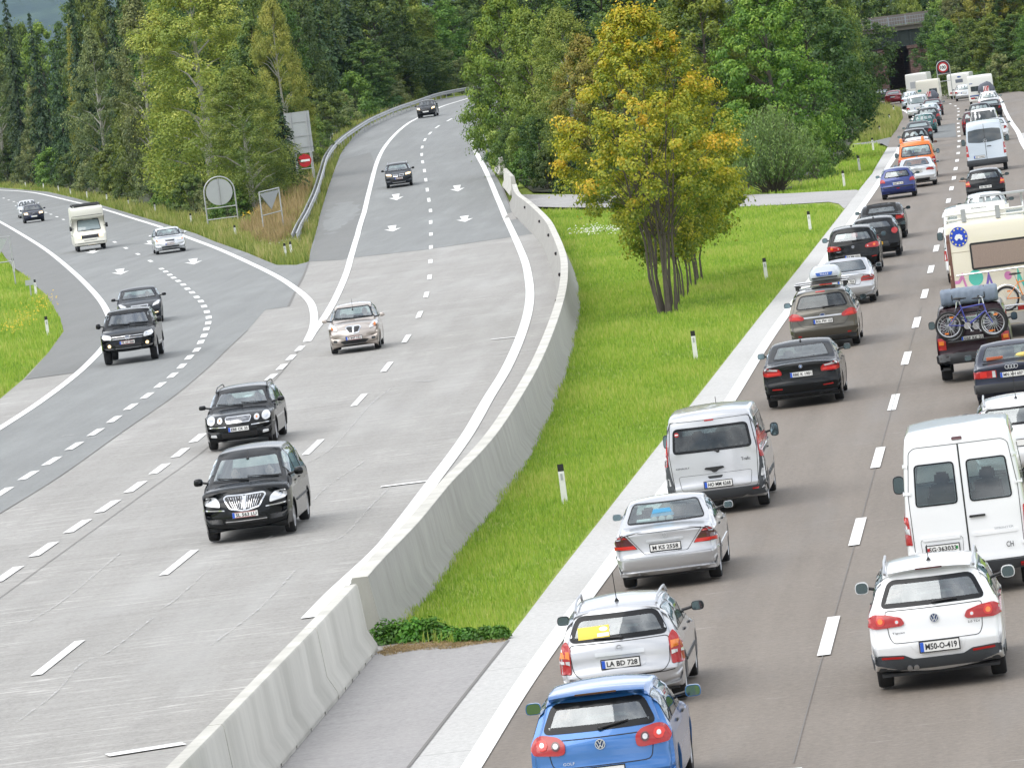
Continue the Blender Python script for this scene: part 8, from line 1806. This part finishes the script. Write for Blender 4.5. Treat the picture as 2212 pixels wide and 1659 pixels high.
backrow(range(690, 1500, 46), 680, 740, ['spruce', 'dark', 'dark', 'broad'], (-110, -40), (130, 170), 'far trees above the ramp and the island', lambda k, x, i: KN[k]+' high above the ramp top, %s from the left of the farthest row' % ORD[i])
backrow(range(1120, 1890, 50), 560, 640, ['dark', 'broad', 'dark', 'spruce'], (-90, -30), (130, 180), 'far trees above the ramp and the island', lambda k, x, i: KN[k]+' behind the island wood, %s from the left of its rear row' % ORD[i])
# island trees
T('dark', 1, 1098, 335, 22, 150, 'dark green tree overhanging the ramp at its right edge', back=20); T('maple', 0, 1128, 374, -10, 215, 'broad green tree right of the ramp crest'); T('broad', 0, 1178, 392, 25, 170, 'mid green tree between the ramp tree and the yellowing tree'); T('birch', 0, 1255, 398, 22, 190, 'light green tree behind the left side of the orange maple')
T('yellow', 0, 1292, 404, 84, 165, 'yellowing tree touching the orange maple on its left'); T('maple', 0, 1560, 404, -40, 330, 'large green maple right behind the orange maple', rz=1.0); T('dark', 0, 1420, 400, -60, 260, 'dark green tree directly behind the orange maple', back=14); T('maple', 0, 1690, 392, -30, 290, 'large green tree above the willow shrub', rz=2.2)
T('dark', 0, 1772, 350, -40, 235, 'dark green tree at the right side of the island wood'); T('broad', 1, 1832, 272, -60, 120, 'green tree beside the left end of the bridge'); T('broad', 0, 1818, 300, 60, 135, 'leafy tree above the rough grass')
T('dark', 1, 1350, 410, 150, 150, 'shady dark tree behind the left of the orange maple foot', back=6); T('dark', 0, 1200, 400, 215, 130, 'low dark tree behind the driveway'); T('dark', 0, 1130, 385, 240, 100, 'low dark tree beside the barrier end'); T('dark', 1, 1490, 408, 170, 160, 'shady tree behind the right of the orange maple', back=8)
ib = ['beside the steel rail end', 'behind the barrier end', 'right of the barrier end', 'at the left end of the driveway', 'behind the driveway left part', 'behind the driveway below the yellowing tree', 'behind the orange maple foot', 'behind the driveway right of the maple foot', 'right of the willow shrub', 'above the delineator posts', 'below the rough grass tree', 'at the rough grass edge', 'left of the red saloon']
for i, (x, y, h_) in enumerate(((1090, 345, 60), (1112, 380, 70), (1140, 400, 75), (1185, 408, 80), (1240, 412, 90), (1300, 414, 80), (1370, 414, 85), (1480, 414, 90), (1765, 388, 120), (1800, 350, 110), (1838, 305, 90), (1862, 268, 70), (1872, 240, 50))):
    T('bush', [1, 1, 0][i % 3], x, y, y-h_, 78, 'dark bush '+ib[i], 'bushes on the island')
T('autumn', 0, 1442, 678, 18, 385, 'orange and yellow maple with many slim stems on the meadow', rz=.4)
for i, (x, y, ty, wp) in enumerate(((1462, 660, 250, 190), (1478, 642, 235, 200), (1494, 624, 225, 210), (1512, 606, 215, 220))):
    T('autumn', 1, x, y, ty, wp, 'smaller green yellow maple in the row, %s behind the orange one' % ['first', 'second', 'third', 'last'][i], 'row of maples')
T('maple', 0, 1300, 440, 350, 70, 'small tree with bare thin stem by the driveway')
# willow shrub: upright wands
def wands(seed=5, n=620, Hh=4.6, Rr=2.5):
    rs = random.Random(seed); P, N, T_ = [], [], []; b = MB()
    for i in range(n):
        a = rs.uniform(0, 6.28); r0 = rs.random()*.5; el = rs.uniform(.1, 1.0); top = Vector((math.cos(a)*Rr*el, math.sin(a)*Rr*el, Hh*(1-.62*el**1.8)*rs.uniform(.8, 1.08))); base_ = Vector((math.cos(a)*r0, math.sin(a)*r0, 0)); mid = base_.lerp(top, .5)+Vector((math.cos(a)*.35*el, math.sin(a)*.35*el, .2))
        if i % 4 == 0: b.tube([base_, mid, top], [.02, .012, .004], 4)
        tt = rs.uniform(.2, .8)
        for j in range(24):
            u = .25+.75*j/23; q = base_.lerp(mid, u*2) if u < .5 else mid.lerp(top, u*2-1)
            P.append(q+Vector((rs.gauss(0, .07), rs.gauss(0, .07), rs.gauss(0, .05)))); N.append((rs.gauss(0, 1), rs.gauss(0, 1), .3)); T_.append(tt*.6+.35*u+rs.gauss(0, .08))
    N = np.array(N); N /= np.linalg.norm(N, axis=1, keepdims=True)
    return leaves_mesh('crown', np.array([tuple(p) for p in P]), N, .17, np.array(T_), leaf_mat('leaves_willow', (0.059, 0.101, 0.025), (0.126, 0.185, 0.044), (0.269, 0.336, 0.088)), .28, droop=(0, 0, 1)), b.mesh('trunk')
wc, wt_ = wands(); wt_.materials.append(M_BARK); p = G(1672, 414); o = empty('willow_shrub', p); o.scale = (1.25, 1.15, .93); tag(o, 'wide bushy willow shrub with upright wands by the driveway', 'shrub')
for n_, m_ in (('crown', wc), ('trunk', wt_)): c = bpy.data.objects.new(n_, m_); COL.objects.link(c); c.parent = o
p = GY(1852, 655); plant('broad', 1, p, HC+ray(1852, -70).z*655-p.z, 80/(FPX/655), 'slim green tree at the left end of the bridge deck')
# right hill
for i, (x, Y, ty, wp, k) in enumerate(((2036, 672, 20, 95, 'dark'), (2060, 640, 45, 110, 'broad'), (2110, 635, 40, 120, 'dark'), (2160, 630, 35, 120, 'broad'), (2210, 628, 30, 130, 'dark'), (2255, 622, 20, 130, 'broad'), (2055, 706, -10, 110, 'broad'), (2090, 700, -30, 140, 'birch'), (2150, 690, -40, 140, 'yellow'), (2200, 690, -60, 140, 'dark'), (2260, 690, -60, 150, 'birch'), (2040, 738, -70, 140, 'dark'), (2060, 740, -90, 160, 'dark'), (2120, 740, -100, 160, 'spruce'), (2180, 745, -110, 160, 'dark'), (2240, 745, -110, 170, 'dark'), (1950, 745, -60, 140, 'broad'), (1900, 735, -90, 150, 'dark'), (1985, 716, -20, 90, 'broad'))):
    p = GY(x, Y); h = HC+ray(x, ty).z*Y-p.z; plant(k, i, p, h, wp/(FPX/Y), ['dark', 'green'][k != 'dark']+' tree on the slope right of the bridge, '+['lowest row next to the pier', 'lowest row left of the speed sign', 'lowest row right of the speed sign', 'lowest row above the white caravans', 'lowest row near the right edge', 'lowest row at the right picture edge', 'middle row beside the bridge', 'middle row above the speed sign', 'middle row with yellow tint', 'middle row near the right edge', 'middle row at the right picture edge', 'top row above the bridge end', 'top row right of the bridge', 'top row, pointed crown', 'top row above the right lane', 'top row at the right picture corner', 'seen over the bridge deck', 'over the left part of the deck', 'just behind the bridge pier'][i], 'trees round the bridge')
for i, (x, Y) in enumerate(((2012, 676), (2032, 668), (2060, 622), (2095, 618), (2130, 614), (2165, 611), (2200, 608), (2240, 604), (1868, 690), (1856, 684), (1946, 660))):
    plant('bush', i, GY(x, Y), (rnd.uniform(2.2, 4.2) if i != 10 else 1.2), rnd.uniform(3.4, 4.8), 'bush at the foot of the slope '+['by the pier', 'left of the speed sign', 'under the speed sign', 'right of the speed sign', 'above the caravans', 'left of the far grass', 'above the far white post', 'at the right edge', 'at the left abutment, right one', 'at the left abutment, left one', 'low, by the bar fence'][i], 'bushes at the bridge slope')
# mountain
b = MB(); nx, ny = 60, 10; vs = []
for j in range(ny+1):
    for i in range(nx+1):
        x = -4300+8600*i/nx; y = 9300+4500*j/ny; z = 40+1100*sm(0, 1, j/ny)*(.75+.25*math.sin(i*.37+1)+.10*math.sin(i*1.1)+.05*math.sin(i*2.7+j)); vs.append((x, y, z-60))
b.add(vs, [(j*(nx+1)+i, j*(nx+1)+i+1, (j+1)*(nx+1)+i+1, (j+1)*(nx+1)+i) for j in range(ny) for i in range(nx)])
def m_mtn(t, b_):
    n = world_noise(t, .012, 8, .75); t.links.new(ramp(t, n, [(.35, (.010, .028, .016)), (.55, (.03, .06, .03)), (.7, (.07, .11, .05))]), b_.inputs['Base Color']); b_.inputs['Roughness'].default_value = 1
b.obj('mountain', nodes_mat('forested_mountain', m_mtn))['kind'] = 'structure'
# ---------------- grass
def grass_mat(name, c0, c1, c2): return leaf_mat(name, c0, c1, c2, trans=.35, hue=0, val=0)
def blades(name, polys, dens, hmin, hmax, wid, mat, seed, excl=(), tintn=.2, clump=0.0, lean=.35, label=None):
    """polys: ground outlines; dens: blades per square metre as function of Y"""
    rs = np.random.RandomState(seed); A = []
    for pl in polys:
        pl = [Vector((p.x, p.y)) for p in pl]; X = np.array([p.x for p in pl]); Yv = np.array([p.y for p in pl])
        y = Yv.min()
        while y < Yv.max():
            dy = 4.0; area = (X.max()-X.min())*dy; n = int(area*dens(y+2))
            if n: q = np.stack([rs.uniform(X.min(), X.max(), n), rs.uniform(y, y+dy, n)], 1)
            y += dy
            if not n: continue
            c = np.zeros(n, bool); j = len(pl)-1
            for i in range(len(pl)):
                xi, yi, xj, yj = X[i], Yv[i], X[j], Yv[j]; m = ((yi > q[:, 1]) != (yj > q[:, 1])) & (q[:, 0] < (xj-xi)*(q[:, 1]-yi)/(yj-yi+1e-12)+xi); c ^= m; j = i
            A.append(q[c])
    q = np.concatenate(A); n = len(q)
    z = np.array([hgt(a, b_) for a, b_ in q]) if q[:, 1].max() > 308 else np.zeros(n)
    z -= .02*np.clip((q[:, 1]-200)/40, 0, 1)+.12*np.clip((q[:, 1]-290)/19, 0, 1)
    fld = np.sin(q[:, 0]*1.7+q[:, 1]*.31)+np.sin(q[:, 0]*.7-q[:, 1]*.45+2)+np.sin(q[:, 1]*.21+q[:, 0]*.2); fld = fld/3+.5*np.sin(q[:, 0]*4.1+3*np.sin(q[:, 1]*.9))*np.sin(q[:, 1]*.63+q[:, 0]*1.3)
    k = np.clip(q[:, 1]/110, 1, 3)
    h = rs.uniform(hmin, hmax, n)*(1+.45*fld*(1+clump))*k**.35; h = np.clip(h, hmin*.5, None); w_ = wid*k*rs.uniform(.7, 1.3, n); a = rs.uniform(0, 6.28, n); la = rs.uniform(0, 6.28, n); ll = rs.uniform(0, lean, n)*h
    B = np.stack([q[:, 0], q[:, 1], z], 1); dx = np.stack([np.cos(a)*w_/2, np.sin(a)*w_/2, np.zeros(n)], 1); tp = B+np.stack([np.cos(la)*ll, np.sin(la)*ll, h], 1)
    mid = B*.45+tp*.55-np.stack([np.cos(la)*ll*.15, np.sin(la)*ll*.15, np.zeros(n)], 1)
    V = np.stack([B-dx, B+dx, mid+dx*.8, tp, mid-dx*.8], 1).reshape(-1, 3)
    me = bpy.data.meshes.new(name); me.vertices.add(5*n); me.vertices.foreach_set('co', V.astype(np.float32).ravel()); me.loops.add(5*n); me.loops.foreach_set('vertex_index', np.arange(5*n, dtype=np.int32)); me.polygons.add(n)
    me.polygons.foreach_set('loop_start', np.arange(0, 5*n, 5, dtype=np.int32)); me.polygons.foreach_set('loop_total', np.full(n, 5, np.int32))
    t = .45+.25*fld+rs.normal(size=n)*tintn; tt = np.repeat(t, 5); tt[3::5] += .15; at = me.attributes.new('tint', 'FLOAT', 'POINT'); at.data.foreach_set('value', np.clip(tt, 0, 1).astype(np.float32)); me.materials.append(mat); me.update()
    o = link(name, me); tag(o, label or 'grass', 'grass', kind='stuff'); print(name, n); return o
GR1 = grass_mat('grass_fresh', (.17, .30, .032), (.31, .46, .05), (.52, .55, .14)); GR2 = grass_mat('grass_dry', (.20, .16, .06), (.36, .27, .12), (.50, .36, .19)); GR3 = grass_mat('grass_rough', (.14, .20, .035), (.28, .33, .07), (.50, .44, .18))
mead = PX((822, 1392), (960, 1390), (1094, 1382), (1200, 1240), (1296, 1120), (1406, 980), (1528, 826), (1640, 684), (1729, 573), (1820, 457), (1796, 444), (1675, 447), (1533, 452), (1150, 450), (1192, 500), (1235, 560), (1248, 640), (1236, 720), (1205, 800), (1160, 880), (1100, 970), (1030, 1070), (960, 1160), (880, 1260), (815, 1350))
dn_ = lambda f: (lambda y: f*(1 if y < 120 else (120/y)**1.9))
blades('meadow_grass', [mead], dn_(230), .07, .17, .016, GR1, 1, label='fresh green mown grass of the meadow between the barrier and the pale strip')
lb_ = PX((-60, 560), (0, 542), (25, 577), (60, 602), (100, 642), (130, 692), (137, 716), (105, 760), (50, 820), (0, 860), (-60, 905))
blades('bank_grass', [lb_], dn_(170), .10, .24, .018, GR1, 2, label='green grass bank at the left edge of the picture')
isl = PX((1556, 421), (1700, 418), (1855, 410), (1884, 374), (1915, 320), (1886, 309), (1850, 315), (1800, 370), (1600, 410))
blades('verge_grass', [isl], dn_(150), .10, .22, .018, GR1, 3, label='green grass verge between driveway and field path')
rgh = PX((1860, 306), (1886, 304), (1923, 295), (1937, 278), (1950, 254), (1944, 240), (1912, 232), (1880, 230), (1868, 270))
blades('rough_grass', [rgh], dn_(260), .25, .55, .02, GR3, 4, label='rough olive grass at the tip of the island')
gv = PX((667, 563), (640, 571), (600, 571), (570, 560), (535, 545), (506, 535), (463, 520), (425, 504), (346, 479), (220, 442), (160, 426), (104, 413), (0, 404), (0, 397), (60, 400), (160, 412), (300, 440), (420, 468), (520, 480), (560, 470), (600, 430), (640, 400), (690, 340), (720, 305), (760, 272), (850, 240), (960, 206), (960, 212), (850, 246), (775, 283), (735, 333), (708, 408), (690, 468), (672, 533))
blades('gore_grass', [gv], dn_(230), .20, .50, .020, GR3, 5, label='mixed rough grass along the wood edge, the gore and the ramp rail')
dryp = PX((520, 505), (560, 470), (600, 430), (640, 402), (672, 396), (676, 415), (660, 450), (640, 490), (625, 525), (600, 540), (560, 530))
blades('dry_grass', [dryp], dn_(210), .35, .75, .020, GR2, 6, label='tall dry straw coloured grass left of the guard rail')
def flowers(name, px, n, spread, hgt_, mat, seed, label, r=.022):
    rs = random.Random(seed); b = MB()
    for _ in range(n):
        x, y = rs.choice(px); p = G(x+rs.gauss(0, spread[0]), y+rs.gauss(0, spread[1])); z = p.z+hgt_*rs.uniform(.7, 1.2); q = r*rs.uniform(.7, 1.4)*max(1, p.y/180)
        b.add([(p.x-q, p.y, z), (p.x, p.y-q, z+.01), (p.x+q, p.y, z), (p.x, p.y+q, z+.01), (p.x, p.y, z+q*1.2)], [(0, 1, 4), (1, 2, 4), (2, 3, 4), (3, 0, 4)])
    o = b.obj(name, mat, smooth=False); tag(o, label, 'flowers', kind='stuff')
M_FW = pmat('white_petals', (.70, .70, .62), .7); M_FY = pmat('yellow_petals', (.70, .48, .03), .7)
flowers('white_flowers', [(1300, 505), (1330, 508), (1360, 506), (1390, 510), (1270, 512), (590, 520), (600, 505), (610, 530)], 420, (22, 4), .28, M_FW, 1, 'small white flowers scattered in the meadow below the driveway and by the gore')
flowers('yellow_flowers', [(40, 705), (60, 690), (85, 670), (30, 720), (100, 655), (548, 465), (556, 460)], 320, (16, 8), .22, M_FY, 2, 'small yellow flowers on the left grass bank')
# weeds at the wall end
def weed(px, py, w_, h_, lb):
    p = G(px, py); rs = np.random.RandomState(int(px)); n = 900; d = rs.normal(size=(n, 3)); d /= np.linalg.norm(d, axis=1, keepdims=True); d[:, 2] = abs(d[:, 2]); P = d*np.array([w_/2, w_/2.6, h_])*rs.uniform(.4, 1, (n, 1)); P[:, 2] += .03; N = d+rs.normal(size=(n, 3))*.4+np.array([0, 0, .5]); N /= np.linalg.norm(N, axis=1, keepdims=True)
    o = link('weed_plant', leaves_mesh('weed_plant', P, N, .075, rs.uniform(0, .7, n), G_WEED, .6)); o.location = p; tag(o, lb, 'weed', 'weeds at the end of the meadow')
G_WEED = leaf_mat('weed_leaves', (0.039, 0.130, 0.012), (0.091, 0.221, 0.022), (0.169, 0.312, 0.048), hue=.01)
for i, (x, y) in enumerate(((835, 1392), (865, 1388), (900, 1388), (935, 1384), (975, 1384), (1010, 1386), (1048, 1384), (1078, 1382))):
    weed(x, y, .62 if i < 4 else .45, .40 if i < 4 else .22, 'leafy green weed clump at the meadow end, '+['touching the barrier block', 'second from the barrier block', 'third from the barrier block', 'fourth from the barrier block', 'in the middle of the edge', 'right of the middle of the edge', 'second from the pale strip', 'nearest the pale strip'][i])
lit = PX((815, 1414), (838, 1396), (960, 1389), (1092, 1382), (1090, 1388), (1040, 1392), (985, 1402), (900, 1406), (835, 1418))
sheet('dry_litter', PX((815, 1410), (840, 1399), (960, 1391), (1090, 1384), (1030, 1391), (985, 1397), (940, 1398), (880, 1406), (830, 1414)), pmat('dry_litter_brown', (.17, .125, .075), .95, noise=.6, nscale=25), .018, 1)
blades('dead_grass', [lit], lambda y: 900, .015, .05, .012, GR2, 9, lean=4, label='dry dead grass and straw along the lower end of the meadow')
# air
b = MB(); b.box((0, 0, 0), (9000, 15000, 1500)); hz = b.obj('haze', [], smooth=False); hz.location = (0, 7150, 750-62); hz['kind'] = 'stuff'
mh = bpy.data.materials.new('haze_air'); mh.use_nodes = True; t = mh.node_tree; t.nodes.remove(t.nodes['Principled BSDF']); pv = t.nodes.new('ShaderNodeVolumePrincipled'); pv.inputs['Color'].default_value = (.50, .72, 1, 1); pv.inputs['Density'].default_value = .000022; pv.inputs['Anisotropy'].default_value = .2
t.links.new(pv.outputs[0], t.nodes['Material Output'].inputs['Volume']); hz.data.materials.append(mh)
